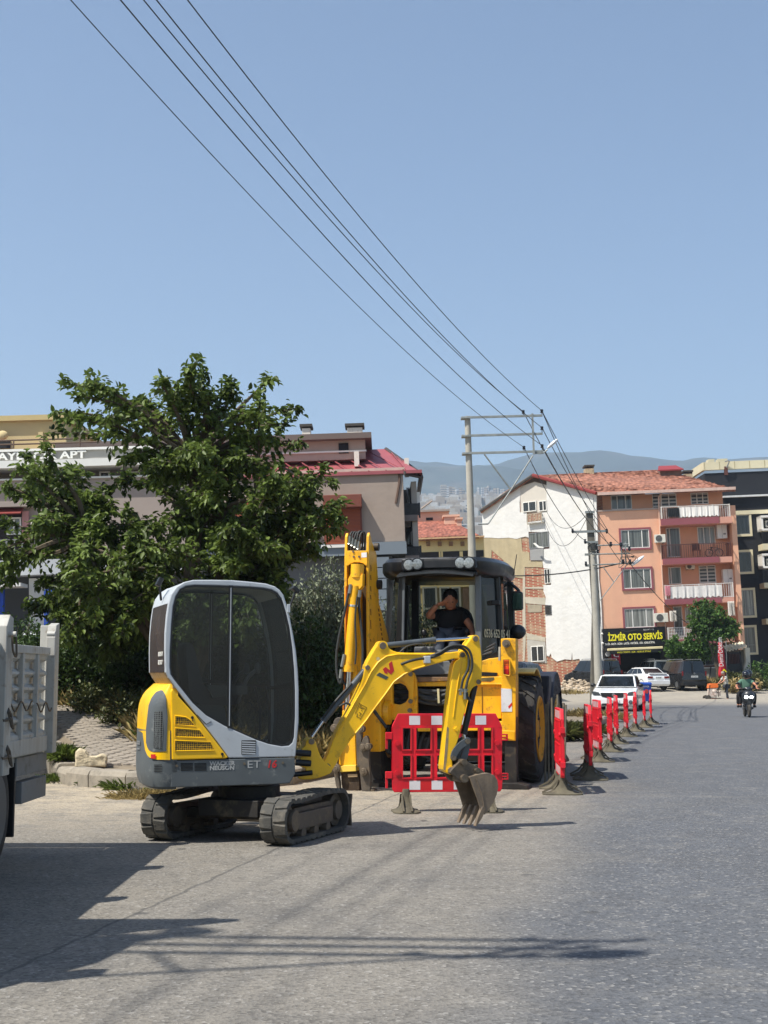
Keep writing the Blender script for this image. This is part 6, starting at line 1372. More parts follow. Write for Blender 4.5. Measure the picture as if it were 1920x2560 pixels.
for x0, x1_, pm in ((1236,1345,CURD),(1362,1440,CURD),(1452,1520,CURD),(1590,1660,CURD)): window(bc, FC, Y1, x0, 1322, x1_, 1620, -.12, pm=pm, fm=GREYC, hb=(.45,), fw=.10)
b_ = c1(1534,1330,1580,1540,-.2); g = G(); g.box(b_[0],-.2,b_[1],b_[2],-.12,b_[3]); g.build('brown_lattice_panel', M('lattice_brown', (110,84,62), .8, var=.4, scale=9), bc)
# ------------------------------------------------------------------ grey-brown block behind the tree
q0 = at(1012, 1800, 50); FA = Fr((q0.x, 50, 0), 0, 2.0)
ba = thing('grey_brown_block', 'grey brown rendered apartment block with red metal roof and brown shutters behind the tree', 'apartment block', FA)
GBR = M('grey_brown_render', (156,142,130), .92, var=.06, scale=1.2, bump=.01, bscale=4, streak=((130,118,108), .35, 1.4)); BLG = M('blue_grey_panel', (112,122,130), .6, var=.06, scale=.6)
n1 = lambda x0,y0,x1,y1,v=0: FA.rect(Y1, x0, y0, x1, y1, v)
a = n1(160,470,1098,1005); xa0 = a[0]-11; xa1 = a[2]
g = G(); g.box(xa0, 0, a[1], xa1, 9, a[3]); g.build('wall', GBR, ba, bevel=.02)
g = G(); g.box(xa0,-.06,a[3]-.03,xa1+.06,.2,a[3]+.07); g.build('coping', M('coping_pink', (190,164,152), .8), ba)
b_ = n1(440,1000,1110,1092); zz0 = b_[1]; 
for i in range(12):
    x1p = xa1+.03 - i*1.72; g = G(); g.box(x1p-1.70, -.12, b_[1], x1p, .1, b_[3]); g.build('cladding_panel', BLG, ba)
g = G(); g.box(xa0, -.02, b_[1], xa1, 9, b_[3]); g.build('panel_backing', M('joint_dark', (60,66,70), .8), ba)
g = G(); g.box(xa0, .5, -1, xa1-.5, 9, b_[1]); g.build('lower_wall', M('lower_grey', (96,98,100), .8, var=.1, scale=.7), ba)
for j in range(5):
    c_ = n1(895,1105+j*80,985,1180+j*80,-.05); g = G(); g.box(c_[0],-.12,c_[1]+.01,c_[2],.6,c_[3]); g.build('cladding_panel', BLG, ba)
# shutter window
c_ = n1(500,655,785,1015); SHT = M('shutter_brown', (150,76,48), .6, var=.1, scale=1)
g = G(); g.box(c_[0],-.10,c_[1],c_[2],.02,c_[3]); sh = g.build('shutter_frame', M('shutter_frame', (112,58,42), .6), ba)
d_2 = n1(508,655,785,760); g = G(); g.box(d_2[0]-.03,-.55,d_2[1]+.05,d_2[2],-.06,d_2[3]); g.build('shutter_box', M('shutter_frame', (112,58,42)), ba, bevel=.02)
zc, zd = FA.V(Y1(600,1012))[1], d_2[1]+.05; ns = 26
for i in range(ns):
    z = zc+(zd-zc)*i/ns; g = G(); g.box(c_[0]+.06,-.14,z+.008,c_[2]-.06,-.10,z+(zd-zc)/ns-.008); g.build('slat', SHT, ba)
g = G(); g.box(c_[0]-.1,-.2,c_[1]-.1,c_[2]+.05,0,c_[1]); g.build('sill', UPVC, ba)
c_ = n1(-160,680,90,940); g = G(); g.box(c_[0],-.14,c_[1],c_[2],.02,c_[3]); g.build('shutter_frame', SHT, ba)
g = G(); c_ = n1(425,870,450,1020,-.1); g.box(c_[0],-.2,c_[1],c_[2],0,c_[3]); g.build('pilaster', GBR, ba)
# stain
g = G(); g.tube(curve([FA.P(p, -.01, Y1) for p in ((1058,470),(1062,540),(1050,620),(1035,705))]), [.05*1]*19, 5); g.build('drip_stain', M('stain_brown', (96,76,64), .9), ba)
# roof
MRF = M('metal_roof_red', (150,80,84), .5, var=.08, scale=1.2); e0 = FA.V(Y1(160,482), -.2)[1]
pA = Vector((xa0, -.1, e0)); pB = Vector((FA.V(Y1(1092,470), -.1)[0], -.1, FA.V(Y1(1092,470), -.1)[1]))
pE = Vector((FA.V(Y1(1222,488), 1.0)[0], 1.0, FA.V(Y1(1222,488), 1.0)[1])); pR = Vector((FA.V(Y1(962,303), 4)[0], 4, FA.V(Y1(962,303), 4)[1])); pL = Vector((xa0, 4, pR.z-.05))
pB.z = pA.z = (pA.z+pB.z)/2; pA2 = pA; pBE = Vector((pE.x, -.1, pE.z))
g = G(); tp = [pA, pB, pBE, pE, pR, pL]
g.add(tp + [p - Vector((0,0,.12)) for p in tp], [(0,1,2,3,4,5),(11,10,9,8,7,6)] + [(i, i+6, (i+1) % 6+6, (i+1) % 6) for i in range(6)]); g.build('metal_roof', MRF, ba)
for i in range(20):
    x = pB.x - i*.62; 
    g = G(); up_ = Vector((x-1.4, 3.9, pR.z+.02)) if x-1.4 > xa0 else None
    if up_ is None: continue
    a_ = Vector((x, -.1, pB.z+.02)); g.tube([a_, Vector((min(x-1.4, pR.x), 3.9, pR.z+.0))], .022, 4); g.build('roof_seam', MRF, ba)
for i in range(4):
    t = (i+1)/5; a_ = pB.lerp(pE, t); g = G(); b_ = pR.lerp(pE, t*.75); g.tube([a_+Vector((0,0,.02)), b_+Vector((0,0,.02))], .022, 4); g.build('roof_seam', MRF, ba)
g = G(); g.tube([pR, pE], .07, 6); g.tube([pB-Vector((0,0,.1)), pE-Vector((0,0,.1)), pE+Vector((.02,5,-.1))], .09, 6); g.build('roof_edge', M('edge_dark', (66,60,60), .7), ba)
b_ = n1(100,230,808,330,1.8); g = G(); g.box(b_[0]-8, 1.8, b_[1]-.3, b_[2], 7, b_[3]); g.build('penthouse_wall', M('penthouse_render', (172,152,140), .9, var=.05), ba)
b_ = n1(100,190,855,232,1.4); g = G(); g.box(b_[0]-8, 1.4, b_[1], b_[2], 7.5, b_[3]); g.build('flat_roof', M('flat_roof_grey', (104,92,86), .8, var=.06), ba)
b_ = n1(100,322,818,334,1.75); g = G(); g.box(b_[0]-8, 1.72, b_[1], b_[2], 1.8, b_[3]); g.build('base_strip', UPVC, ba)
b_ = n1(612,260,685,335,1.75); g = G(); g.box(b_[0],1.74,b_[1],b_[2],1.82,b_[3]); g.build('penthouse_window', BKW, ba)
for (x0,y0,x1,y1,v,capm) in ((340,150,402,195,3,1),(675,145,788,192,3,1),(726,320,762,372,1.0,0),(1100,370,1132,432,1.6,0)):
    b_ = n1(x0,y0,x1,y1,v); g = G(); g.box(b_[0],v,b_[1]-.3,b_[2],v+.8,b_[3]); ch = g.build('chimney', M('chimney_white', (214,208,196), .8, var=.08, dirt=((160,140,120), .4, 3)), ba)
    if capm: g = G(); g.box(b_[0]-.08,v-.08,b_[3]+.06,b_[2]+.08,v+.88,b_[3]+.16); g.build('chimney_cap', M('cap_dark', (70,66,60)), ch)
# side bay with balconies
xs0 = xa1-.02; xs1 = FA.V(Y1(1222,700), 1.0)[0]
g = G(); g.box(xs0, 3.0, -1, xs1-.1, 9, pE.z-.3); g.build('side_wall', M('side_white', (168,164,156), .9, var=.08), ba)
for (y0, y1) in ((795,840),(1095,1120)):
    b_ = n1(1098,y0,1218,y1,.8); g = G(); g.box(xs0,.6,b_[1],xs1-.15,3.1,b_[3]); g.build('balcony_slab', M('slab_grey', (120,112,108), .8), ba)
railing(ba, FA, Y1, 1100, 708, 1210, 795, .7, mat=BLK, n=14, posts=1); railing(ba, FA, Y1, 1110, 1025, 1220, 1100, .7, mat=BLK, n=14, posts=1)
window(ba, FA, Y1, 1115, 590, 1175, 710, 2.95, pm=CURW); window(ba, FA, Y1, 1110, 900, 1160, 1020, 2.95, pm=CURD)
g = G(); b_ = n1(1180,620,1216,750,.8); g.box(b_[0],.9,b_[1],b_[2],1.2,b_[3]); b_ = n1(1150,900,1200,1005,.8); g.box(b_[0],1.4,b_[1],b_[2],1.5,b_[3]); g.build('white_screen', UPVC, ba)
g = G(); g.box(xs1-.35, .8, -1, xs1-.15, 3.1, pE.z-.3); g.build('side_pier', M('side_white', (168,164,156)), ba)
g = G(); b_ = n1(1098,840,1215,880,.9); g.box(xs0,.95,b_[1],xs1-.4,1.4,b_[3]); g.build('soffit', M('soffit_grey', (100,96,92), .9), ba)
# ------------------------------------------------------------------ long pale block at far left
q0 = at(560, 1800, 49.6); FL = Fr((q0.x, 49.6, 0), 0, 1.6)
bl = thing('lettered_block', 'pale apartment block with raised white letters on its parapet, partly behind the tree', 'apartment block', FL)
n7 = lambda x0,y0,x1,y1,v=0: FL.rect(Z7, x0, y0, x1, y1, v)
LB = M('parapet_grey', (150,148,142), .85, var=.05); CRB = M('beige_block', (196,178,132), .9, var=.06, scale=.8); LWH = M('fascia_white', (216,216,210), .8, var=.04)
a = n7(-500,430,1400,542); X0, X1 = a[0], n7(1700,500,1710,510)[2]
g = G(); g.box(X0, .3, a[1], X1, 1.0, a[3]); g.build('parapet', LB, bl)
b_ = n7(0,420,10,440); g = G(); g.box(X0, .2, b_[1], X1, 1.1, b_[3]); g.build('coping', LWH, bl)
b_ = n7(0,542,10,605); g = G(); g.box(X0, -.4, b_[1], X1, 1.0, b_[3]); g.build('fascia', LWH, bl)
b_ = n7(0,605,10,690); g = G(); g.box(X0, .8, b_[1], X1, 8, b_[3]); g.build('terrace_back', M('terrace_back', (120,114,106), .9, var=.1), bl)
for k in range(3): window(bl, FL, Z7, 590+k*270, 618, 680+k*270, 680, .8, pm=CURD)
b_ = n7(0,690,10,1400); g = G(); g.box(X0, 0, b_[1], X1, 8, b_[3]); g.build('wall', M('taupe_render', (152,140,132), .9, var=.06, scale=1), bl)
b_ = n7(0,686,10,700); g = G(); g.box(X0,-.1,b_[1],X1,.3,b_[3]); g.build('wall_coping', LWH, bl)
b_ = n7(0,1390,10,1520); g = G(); g.box(X0,-.1,b_[1],X1,8,b_[3]); g.build('white_band', M('band_pale', (176,180,182), .7, var=.05), bl)
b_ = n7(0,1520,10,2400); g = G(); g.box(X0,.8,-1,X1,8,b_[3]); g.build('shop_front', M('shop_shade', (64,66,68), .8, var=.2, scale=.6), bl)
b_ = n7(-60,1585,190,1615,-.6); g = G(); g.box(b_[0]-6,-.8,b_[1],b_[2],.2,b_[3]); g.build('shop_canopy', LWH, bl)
tx = FL.V(Z7(-95,515), .25); lh = n7(0,455,10,518,.25); text('letters', 'YAYLACIK APT', (lh[3]-lh[1])*1.38, LWH, bl, (tx[0], .27, lh[1]), (R(90),0,0), .05, xs=1.42, bold=.01)
c_ = n7(-500,175,572,425,3); g = G(); g.box(c_[0],3,c_[1]-.5,c_[2],9,c_[3]); g.build('roof_block', CRB, bl)
c_ = n7(-500,135,578,180,2.8); g = G(); g.box(c_[0],2.8,c_[1],c_[2]+.1,9.2,c_[3]); g.build('roof_block_cap', M('cap_beige', (186,168,120), .9, var=.05), bl)
c_ = n7(335,280,375,418,2.8); g = G(); g.box(c_[0],2.7,c_[1],c_[2],3.1,c_[3]); g.build('buttress', CRB, bl)
c_ = n7(-60,345,88,418,2.95); g = G(); g.box(c_[0],2.94,c_[1],c_[2],3.02,c_[3]); g.build('dark_vent', BKW, bl)
x, z = FL.V(Z7(22,305), 2.7); g = G(); g.ell((x,2.7,z),(.22,.12,.18)); g.build('satellite_dish', CRB, bl, smooth=60)
g = G(); c_ = n7(-400,345,860,415,1.5)
for zz_ in (c_[3], (c_[1]+c_[3])/2): g.cyl((c_[0],1.5,zz_),(c_[2],1.5,zz_),.03,6)
for k in range(7): x = FL.V(Z7(118,380), 1.5)[0] + (k-4)*2.45*1.0; g.cyl((x,1.5,c_[1]),(x,1.5,c_[3]),.03,6)
g.build('roof_railing', M('rail_rust', (92,74,60), .7), bl, kind='stuff')
c_ = n7(-100,890,270,925,-.4); g = G(); g.box(c_[0]-4,-.5,c_[1],c_[2],0,c_[3]); g.build('balcony_soffit', M('taupe_render', (152,140,132)), bl)
for (x0,x1) in ((-90,190),(420,600)):
    c_ = n7(x0,925,x1,1390,.02); g = G(); g.box(c_[0],-.02,c_[1],c_[2],.05,c_[3]); g.build('balcony_opening', M('balcony_dark', (44,38,36), .9, var=.2), bl)
window(bl, FL, Z7, 60, 1015, 185, 1165, -.03, pm=CUR, mull=(.5,)); window(bl, FL, Z7, 450, 1000, 600, 1140, -.03, pm=CURW)
c_ = n7(195,960,250,1385,-.05); g = G(); g.box(c_[0],-.12,c_[1],c_[2],.0,c_[3]); g.build('pink_pier', M('pier_pink', (190,140,138), .9), bl)
c_ = n7(-60,935,205,1000,-.1); g = G(); g.prism([(-.05,c_[3]),(-.5,c_[1]),(-.55,c_[1]+.03),(-.1,c_[3]+.03)], c_[0], c_[2], 'x'); g.build('red_blind', M('blind_red', (120,50,44), .9, var=.1), bl)
railing(bl, FL, Z7, -80, 1205, 195, 1335, -.25, mat=GRW, n=4, posts=2)
aircon('white air conditioner unit on the taupe wall behind the tree', FL, Z7, 265, 1035, 400, 1125, -.4)
g = G()
for (x0,x1) in ((385,415),(595,640),(5,35)):
    c_ = n7(x0,1640,x1,1910,-.3); g.box(c_[0],-.4,c_[1]-1.5,c_[2],-.2,c_[3])
g.build('blue_post', M('post_blue', (20,66,160), .6), bl)
c_ = n7(250,1540,380,1910,.5); g = G(); g.box(c_[0],.5,c_[1]-1.5,c_[2],.9,c_[3]); g.build('white_pier', LWH, bl)
c_ = n7(400,1640,560,1700,-.3); g = G(); g.box(c_[0],-.4,c_[1],c_[2],-.3,c_[3]); g.build('blue_sign', M('sign_blue', (22,74,170), .6), bl)
# ================================================================== trees, shrubs, weeds
def leafmat(name, c, tr=.35, var=.35, ns=1.2, c2=None, spec=.35):
    m = bpy.data.materials.new(name); m.use_nodes = True; n = m.node_tree; N = n.nodes; L = n.links; b = N['Principled BSDF']; b.inputs['Roughness'].default_value = .48; b.inputs['Specular IOR Level'].default_value = spec
    g_ = N.new('ShaderNodeNewGeometry'); tc = N.new('ShaderNodeTexCoord'); nz = N.new('ShaderNodeTexNoise'); nz.inputs['Scale'].default_value = ns; nz.inputs['Detail'].default_value = 3; L.new(tc.outputs['Object'], nz.inputs[0])
    ad = N.new('ShaderNodeMath'); ad.operation = 'MULTIPLY_ADD'; L.new(g_.outputs['Random Per Island'], ad.inputs[0]); ad.inputs[1].default_value = .45; L.new(nz.outputs[0], ad.inputs[2])
    r = N.new('ShaderNodeValToRGB'); L.new(ad.outputs[0], r.inputs[0]); e = r.color_ramp.elements
    e[0].position = .4; e[0].color = tuple(x*(1-var) for x in lin(c)[:3])+(1,); e[1].position = .98; e[1].color = lin(c2 or tuple(min(255, x*1.22) for x in c))
    L.new(r.outputs[0], b.inputs['Base Color']); t = N.new('ShaderNodeBsdfTranslucent'); L.new(r.outputs[0], t.inputs[0]); mx = N.new('ShaderNodeMixShader'); mx.inputs[0].default_value = tr
    L.new(b.outputs[0], mx.inputs[1]); L.new(t.outputs[0], mx.inputs[2]); L.new(mx.outputs[0], N['Material Output'].inputs[0]); MATS[name] = m; return m
def leaf_object(name, P, D, size, mat, parent=None, wr=.55, droop=.25, kind=None, seed=1, szv=.35):
    """P: leaf positions, D: leaf directions; every leaf is a folded, pointed blade of six corners"""
    rng = np.random.default_rng(seed); P = np.array(P, float); n = len(P); D = np.array(D, float)
    D /= np.linalg.norm(D, axis=1)[:, None] + 1e-9
    up = np.tile([0,0,1.0], (n,1)) + rng.normal(0, .45, (n,3)); S = np.cross(D, up); S /= np.linalg.norm(S, axis=1)[:, None] + 1e-9; U = np.cross(S, D)
    s = size*(1 + rng.uniform(-szv, szv, n))[:, None]; w_ = s*wr*.5
    fold = rng.uniform(.1,1.1,(n,1))*w_; dr = droop*s
    V = np.stack([P, P+D*s*.3+S*w_+U*fold*.5, P+D*s*.68+S*w_*.8+U*fold*.4-U*dr*.3, P+D*s-U*dr, P+D*s*.68-S*w_*.8+U*fold*.4-U*dr*.3, P+D*s*.3-S*w_+U*fold*.5], 1)
    me = bpy.data.meshes.new(name); me.vertices.add(n*6); me.vertices.foreach_set('co', V.reshape(-1))
    base = (np.arange(n)*6)[:, None]; q = np.array([[0,1,2,3],[0,3,4,5]]); F_ = (base[:, :, None] + q[None]).reshape(-1, 4)
    me.loops.add(F_.size); me.loops.foreach_set('vertex_index', F_.reshape(-1)); me.polygons.add(len(F_)); me.polygons.foreach_set('loop_start', np.arange(len(F_))*4); me.polygons.foreach_set('loop_total', np.full(len(F_), 4))
    me.update(); me.validate(); me.materials.append(mat); o = bpy.data.objects.new(name, me); C.objects.link(o)
    if parent: o.parent = parent
    if kind: o['kind'] = kind
    return o
BARK = M('bark', (92,82,66), .95, var=.3, scale=6, bump=.01, bscale=30); LEAF = leafmat('mulberry_leaf', (54,72,32), .38, c2=(118,138,66), var=.5); OLV = leafmat('olive_leaf', (80,90,64), .2, c2=(134,142,114), ns=2); HED = leafmat('hedge_leaf', (40,56,28), .25, c2=(74,98,44)); STR = leafmat('street_tree_leaf', (62,92,38), .35, c2=(96,130,60), ns=3); DRY = leafmat('dry_grass_blade', (150,132,84), .3, c2=(196,176,120), ns=1.2); GRN = leafmat('green_grass_blade', (72,94,42), .35, c2=(120,138,66), ns=2); SHB = leafmat('low_shrub_leaf', (58,70,36), .25, c2=(112,116,66), ns=1.5)
def tree(label, base, tips, forks, crown_n, leafsize, mat, seed, trunk_r=.14, name='tree', cat='tree', twigs=26, tl=.55, per=10, loose=300, wr=.55, start=.25, group=None, light=0):
    rng = random.Random(seed); t = thing(name, label, cat, loc=base, group=group); B = Vector(base)
    g = G(); FK = []
    for f in forks:
        f = Vector(f) - B; g.tube(curve([(0,0,-.3),(f.x*.15,f.y*.15,f.z*.35),(f.x*.6,f.y*.6,f.z*.75),f],5), [trunk_r*(1-.035*k) for k in range(16)], 8); FK.append(f)
    g.build('trunk', BARK, t, smooth=60); gb = G(); P = []; D = []
    for tp0 in tips:
        tp = Vector(tp0) - B; f = min(FK, key=lambda q: (q-tp).length*rng.uniform(.7,1.3)); L_ = (tp-f).length
        m1 = f.lerp(tp, .35) + Vector((rng.uniform(-.1,.1)*L_, rng.uniform(-.1,.1)*L_, rng.uniform(.0,.12)*L_)); m2 = f.lerp(tp, .7) + Vector((rng.uniform(-.06,.06)*L_, rng.uniform(-.06,.06)*L_, rng.uniform(.02,.1)*L_))
        cv = curve([f, m1, m2, tp], 7); n = len(cv); gb.tube(cv, [trunk_r*.42*(1-k/n)**1.1+.006 for k in range(n)], 5)
        tw_ = int(twigs*.62) if tips.index(tp0) < light else twigs; st_ = .4 if tips.index(tp0) < light else start
        for k in range(tw_):
            u = st_ + (1-st_)*(k+rng.random())/tw_; i = min(n-2, int(u*(n-1))); p = cv[i].lerp(cv[i+1], u*(n-1)-i); ax = (cv[i+1]-cv[i]).normalized()
            d = Vector((rng.gauss(0,1), rng.gauss(0,1), rng.gauss(.15,.7))).normalized(); d = (d + ax*.7).normalized(); ln = tl*rng.uniform(.5,1.25)*(1.22-u*.98)
            e = p + d*ln + Vector((0,0,-.12*ln)); 
            if k % 2 == 0: gb.tube([p, p.lerp(e,.5)+Vector((0,0,.04)), e], [.009,.006,.003], 3, False)
            for j in range(per):
                v = (j+rng.random())/per; q = p.lerp(e, v) + Vector((rng.gauss(0,.035), rng.gauss(0,.035), rng.gauss(0,.035))); P.append(q); dd = (d*.6 + Vector((rng.gauss(0,.7), rng.gauss(0,.7), rng.gauss(-.35,.5)))).normalized(); D.append(dd)
    gb.build('branches', BARK, t, recalc=False, kind='stuff')
    if loose:
        idx = sorted(range(len(P)), key=lambda i: (P[i].y - .5*P[i].z) + rng.uniform(0,1.6))[:loose]; ids = set(idx); lm = None
        for i in idx:
            if lm is None:
                o = leaf_object('leaf', [(0,0,0)], [(1,0,0)], leafsize, mat, t, wr, seed=3); lm = o.data
            else: o = bpy.data.objects.new('leaf', lm); C.objects.link(o); o.parent = t
            o.location = P[i]; o.rotation_euler = D[i].to_track_quat('X','Z').to_euler(); o.scale = (rng.uniform(.8,1.25),)*3
        P = [p for i, p in enumerate(P) if i not in ids]; D = [p for i, p in enumerate(D) if i not in ids]
    leaf_object('crown', P, D, leafsize, mat, t, wr, seed=seed, kind='stuff'); return t
random.seed(31); TY = 22.3
def tp_(x, y, dy=0): return at(*DD(x, y), TY+dy)
sil = [(425,778),(412,800),(440,800),(190,815),(205,830),(165,855),(120,890),(135,830),(150,905),(255,880),(300,868),(345,822),(362,838),(490,822),(505,835),(585,818),(560,860),(575,885),(640,882),(622,915),(600,945),(650,960),(700,1010),(720,1040),(735,1080),(738,1120),(725,1140),(690,1180),(650,1190),(30,1060),(8,1050),(40,1010),(60,985),(5,1130),(0,1190),(-10,1230),(15,1260),(70,1010),(100,960),(110,935),(330,900),(450,850),(470,900),(530,890),(230,900),(385,850)]
tips = [tp_(x, y, random.uniform(-1.0,.9)) for x, y in sil]
CP = [(110,1020),(150,950),(210,860),(300,900),(360,860),(430,820),(500,870),(570,860),(590,930),(630,960),(690,1040),(720,1090),(700,1160),(640,1200),(620,1280),(600,1360),(560,1430),(120,1440),(60,1350),(70,1300),(60,1200),(80,1100)]
while len(tips) < 200:
    x, y = random.uniform(-20,740), random.uniform(860,1440)
    if inpoly(x, y, CP) and y > 950 + abs(x-400)*.22: tips.append(tp_(x, y, random.uniform(-1.7,1.7)))
tb = at(*DD(400,1520), TY+.3); tb.z = H(tb.x, tb.y)
fks = [tp_(330,1240,.2), tp_(430,1130,.1), tp_(480,1250,-.4), tp_(240,1270,.5), tp_(560,1230,.3), tp_(380,1320,.6), tp_(180,1150,.1), tp_(420,1000,.2)]
tree('tall leafy green tree with spiky shoots on the pavement, left of the backhoe', tuple(tb), tips, fks, 0, .105, LEAF, 5, trunk_r=.13, twigs=30, tl=.40, per=11, start=.22, light=len(sil))
def bush(label, c, rad, n, leafsize, mat, seed, name='shrub', cat='shrub', wr=.5, group=None, stems=14, up=.6):
    """leafy shoots springing from the ground and filling an uneven dome"""
    rng = random.Random(seed); t = thing(name, label, cat, loc=c, group=group); g = G(); P = []; D = []; rx, ry, rz = rad; ns = max(stems, n//140)
    for s_ in range(ns):
        a = rng.uniform(0, 6.283); q = rng.random()**.5; k = rng.uniform(.72, 1.12); tip = Vector((math.cos(a)*rx*q, math.sin(a)*ry*q, rz*k*math.sqrt(max(.12, 1-q*q*.85)))); rt = Vector((tip.x*.25, tip.y*.25, 0)); mid = rt.lerp(tip, .5)+Vector((0,0,rz*.1)); cv = curve([rt, mid, tip], 5)
        g.tube(cv, [.016*(1-.08*i) for i in range(len(cv))], 4, False)
        for j in range(n//ns):
            u = rng.uniform(.12,1); i = min(len(cv)-2, int(u*(len(cv)-1))); p = cv[i].lerp(cv[i+1], u*(len(cv)-1)-i); w_ = .10+.20*min(rx,rz)*.5*(1.1-u); P.append(p + Vector((rng.gauss(0,w_), rng.gauss(0,w_), rng.gauss(0,w_*.8)))); D.append(Vector((rng.gauss(0,.6), rng.gauss(0,.6), rng.gauss(up,.5))))
    g.build('stems', BARK, t, recalc=False, kind='stuff'); leaf_object('foliage', P, D, leafsize, mat, t, wr, seed=seed, kind='stuff'); return t
def gz(px, Y): x = (px-960)/FOC*Y; return (x, Y, H(x, Y))
bush('tall grey green olive like shrub between the tree and the backhoe arm', gz(820, 25), (1.2,1.0,2.9), 24000, .085, OLV, 3, wr=.32, up=.9)
bush('grey green shrub showing behind the backhoe cab', gz(1010, 27), (1.3,.9,2.45), 15000, .085, OLV, 4, wr=.32, up=.9)
bush('dark green shrub low beside the olive like shrub', gz(740, 23.6), (.9,.9,2.1), 7000, .085, HED, 6)
for i, (px, Y, r, rz, lb) in enumerate(((150,25.5,1.1,1.5,'dark shrub under the left edge of the tall tree'),(290,25,1.2,1.7,'dark shrub under the tall tree, left of its trunk'),(430,24.6,1.2,1.7,'dark shrub behind the mini excavator cab, under the tree'),(580,24.4,1.1,1.8,'dark shrub behind the right side of the mini excavator cab'),(20,27,1.4,1.7,'dark shrub behind the truck side at the picture edge'))): bush(lb, gz(px, Y), (r,.8,rz), 6500, .085, HED, 20+i, group='dark shrubs under the tall tree')
for i, (px, Y, r, rz, lb) in enumerate(((330,22.6,.55,.55,'low weedy shrub at the inner edge of the pavers'),(400,22.2,.6,.6,'low weedy shrub behind the mini excavator tail'),(240,24.2,.5,.5,'low weedy shrub beside the shaded pavers'))): bush(lb, gz(px, Y), (r,.5,rz), 1600, .07, SHB, 40+i, group='low weedy shrubs')
def grass(name, pts, h, mat, n, seed, wid=.010, lean=.35, kind='stuff', parent=None):
    rng = np.random.default_rng(seed); P = []; D = []
    for _ in range(n):
        x, y, z, s_ = pts(rng)
        P.append((x, y, z)); D.append((rng.normal(0, lean), rng.normal(0, lean), 1))
    return leaf_object(name, P, D, h, mat, parent, wr=wid/h*2, droop=.35, kind=kind, seed=seed, szv=.6)
def verge(rng):
    while True:
        px = rng.uniform(100, 900); Y = rng.uniform(20.8, 26); x = (px-960)/FOC*Y
        yb = 21.6 if px > 340 else 23.6 + (340-px)*.012
        if px > 700: yb = 21.0
        if Y > yb - rng.uniform(0,.8) and x < -.95+(Y-19.3)*.33-.35: return x, Y, H(x, Y)+.02, 1
grass('verge_dry_grass', verge, .27, DRY, 26000, 1, wid=.006, lean=.5); grass('verge_green_grass', verge, .2, GRN, 12000, 2, wid=.008, lean=.5)
def tuft(label, px, py, r, h, n, mat, seed, z=None, cat='weed', name='weed_tuft'):
    if py > 1880: r *= .6; h *= .62
    p = gnd(px, py, 0 if z is None else z); rng = np.random.default_rng(seed); P = rng.normal(0, r*.5, (n,3)); P[:,2] = 0; D = np.stack([P[:,0]/r*.8+rng.normal(0,.3,n), P[:,1]/r*.8+rng.normal(0,.3,n), np.ones(n)], 1)
    t = thing(name, label, cat, loc=(p.x, p.y, p.z)); leaf_object('blades', np.repeat(P,7,0)+rng.normal(0,.03,(n*7,3))*[1,1,0], np.repeat(D,7,0)+rng.normal(0,.45,(n*7,3)), h*.62, mat, t, wr=.07, droop=.4, seed=seed, szv=.6, kind='stuff'); return t
tuft('green grass tuft at the foot of the kerb beside the truck wheel guard', 118, 1930, .42, .30, 420, GRN, 1); tuft('green grass tuft at the bend of the kerb', 150, 1955, .30, .24, 260, GRN, 2); tuft('leafy dark weed against the kerb left of the mini excavator', 250, 1962, .24, .32, 300, HED, 3, name='weed'); tuft('leafy green weed against the kerb, next to the mini excavator tail', 318, 1972, .28, .30, 320, GRN, 4, name='weed'); tuft('dry yellow grass spilling from the kerb under the mini excavator tail', 380, 1990, .55, .16, 500, DRY, 5, name='dry_tuft'); tuft('dry yellow grass at the kerb below the green weed', 335, 1995, .35, .12, 260, DRY, 6, name='dry_tuft')
tuft('green weed growing on the pavement beside the white boulder', 160, 1893, .2, .34, 200, GRN, 7, z=.3, name='weed'); tuft('small weed between pavers right of the boulder', 305, 1838, .15, .2, 120, SHB, 8, z=.45, name='weed')
tuft('dry weeds behind the backhoe front wheel on the kerb', 1475, 1796, .8, .35, 500, DRY, 9, z=.1, name='dry_tuft'); tuft('dry weeds at the kerb before the white saloon', 1440, 1830, .6, .3, 420, SHB, 10, z=.1, name='dry_tuft'); tuft('dry weeds on the lot edge left of the white saloon', 1420, 1745, 1.0, .6, 500, DRY, 11, z=.1, name='dry_tuft'); tuft('dark dry weeds beside the far kerb end', 1395, 1840, .5, .4, 300, SHB, 12, z=.1, name='dry_tuft')
# boulder and rubble
def rock(label, p, s, mat, seed, name='boulder', cat='rock', group=None):
    rng = random.Random(seed); g = G(); g.ell((0,0,s[2]*.45), s, 14, 9); g.v = [tuple(Vector(v)*(1+.22*mnoise.noise(Vector(v)*3/max(s)+Vector((seed,0,0)))+.08*mnoise.noise(Vector(v)*9/max(s)))) for v in g.v]; g.v = [(x, y, max(z, -.02)) for x, y, z in g.v]
    t = thing(name, label, cat, loc=p, rz=rng.uniform(0,3), group=group); g.build('stone', mat, t, smooth=35); return t
LIM = M('limestone', (196,182,152), .95, var=.15, scale=8, bump=.02, bscale=12, dirt=((150,136,108), .4, 8))
bp_ = gnd(228, 1892, .33); g = G(); prf = [(-.20,0),(.20,0),(.21,.14),(.14,.17),(.06,.13),(-.02,.13),(-.07,.21),(-.15,.24),(-.20,.20)]
g.prism(prf, -.13, .13); t = thing('boulder', 'broken white limestone block lying on the pavers by the kerb', 'rock', loc=(bp_.x, bp_.y, swh(bp_.x, bp_.y)), rz=.15); o = g.build('stone', LIM, t, bevel=.02); sd = o.modifiers.new('s','SUBSURF'); sd.subdivision_type = 'SIMPLE'; sd.levels = sd.render_levels = 3
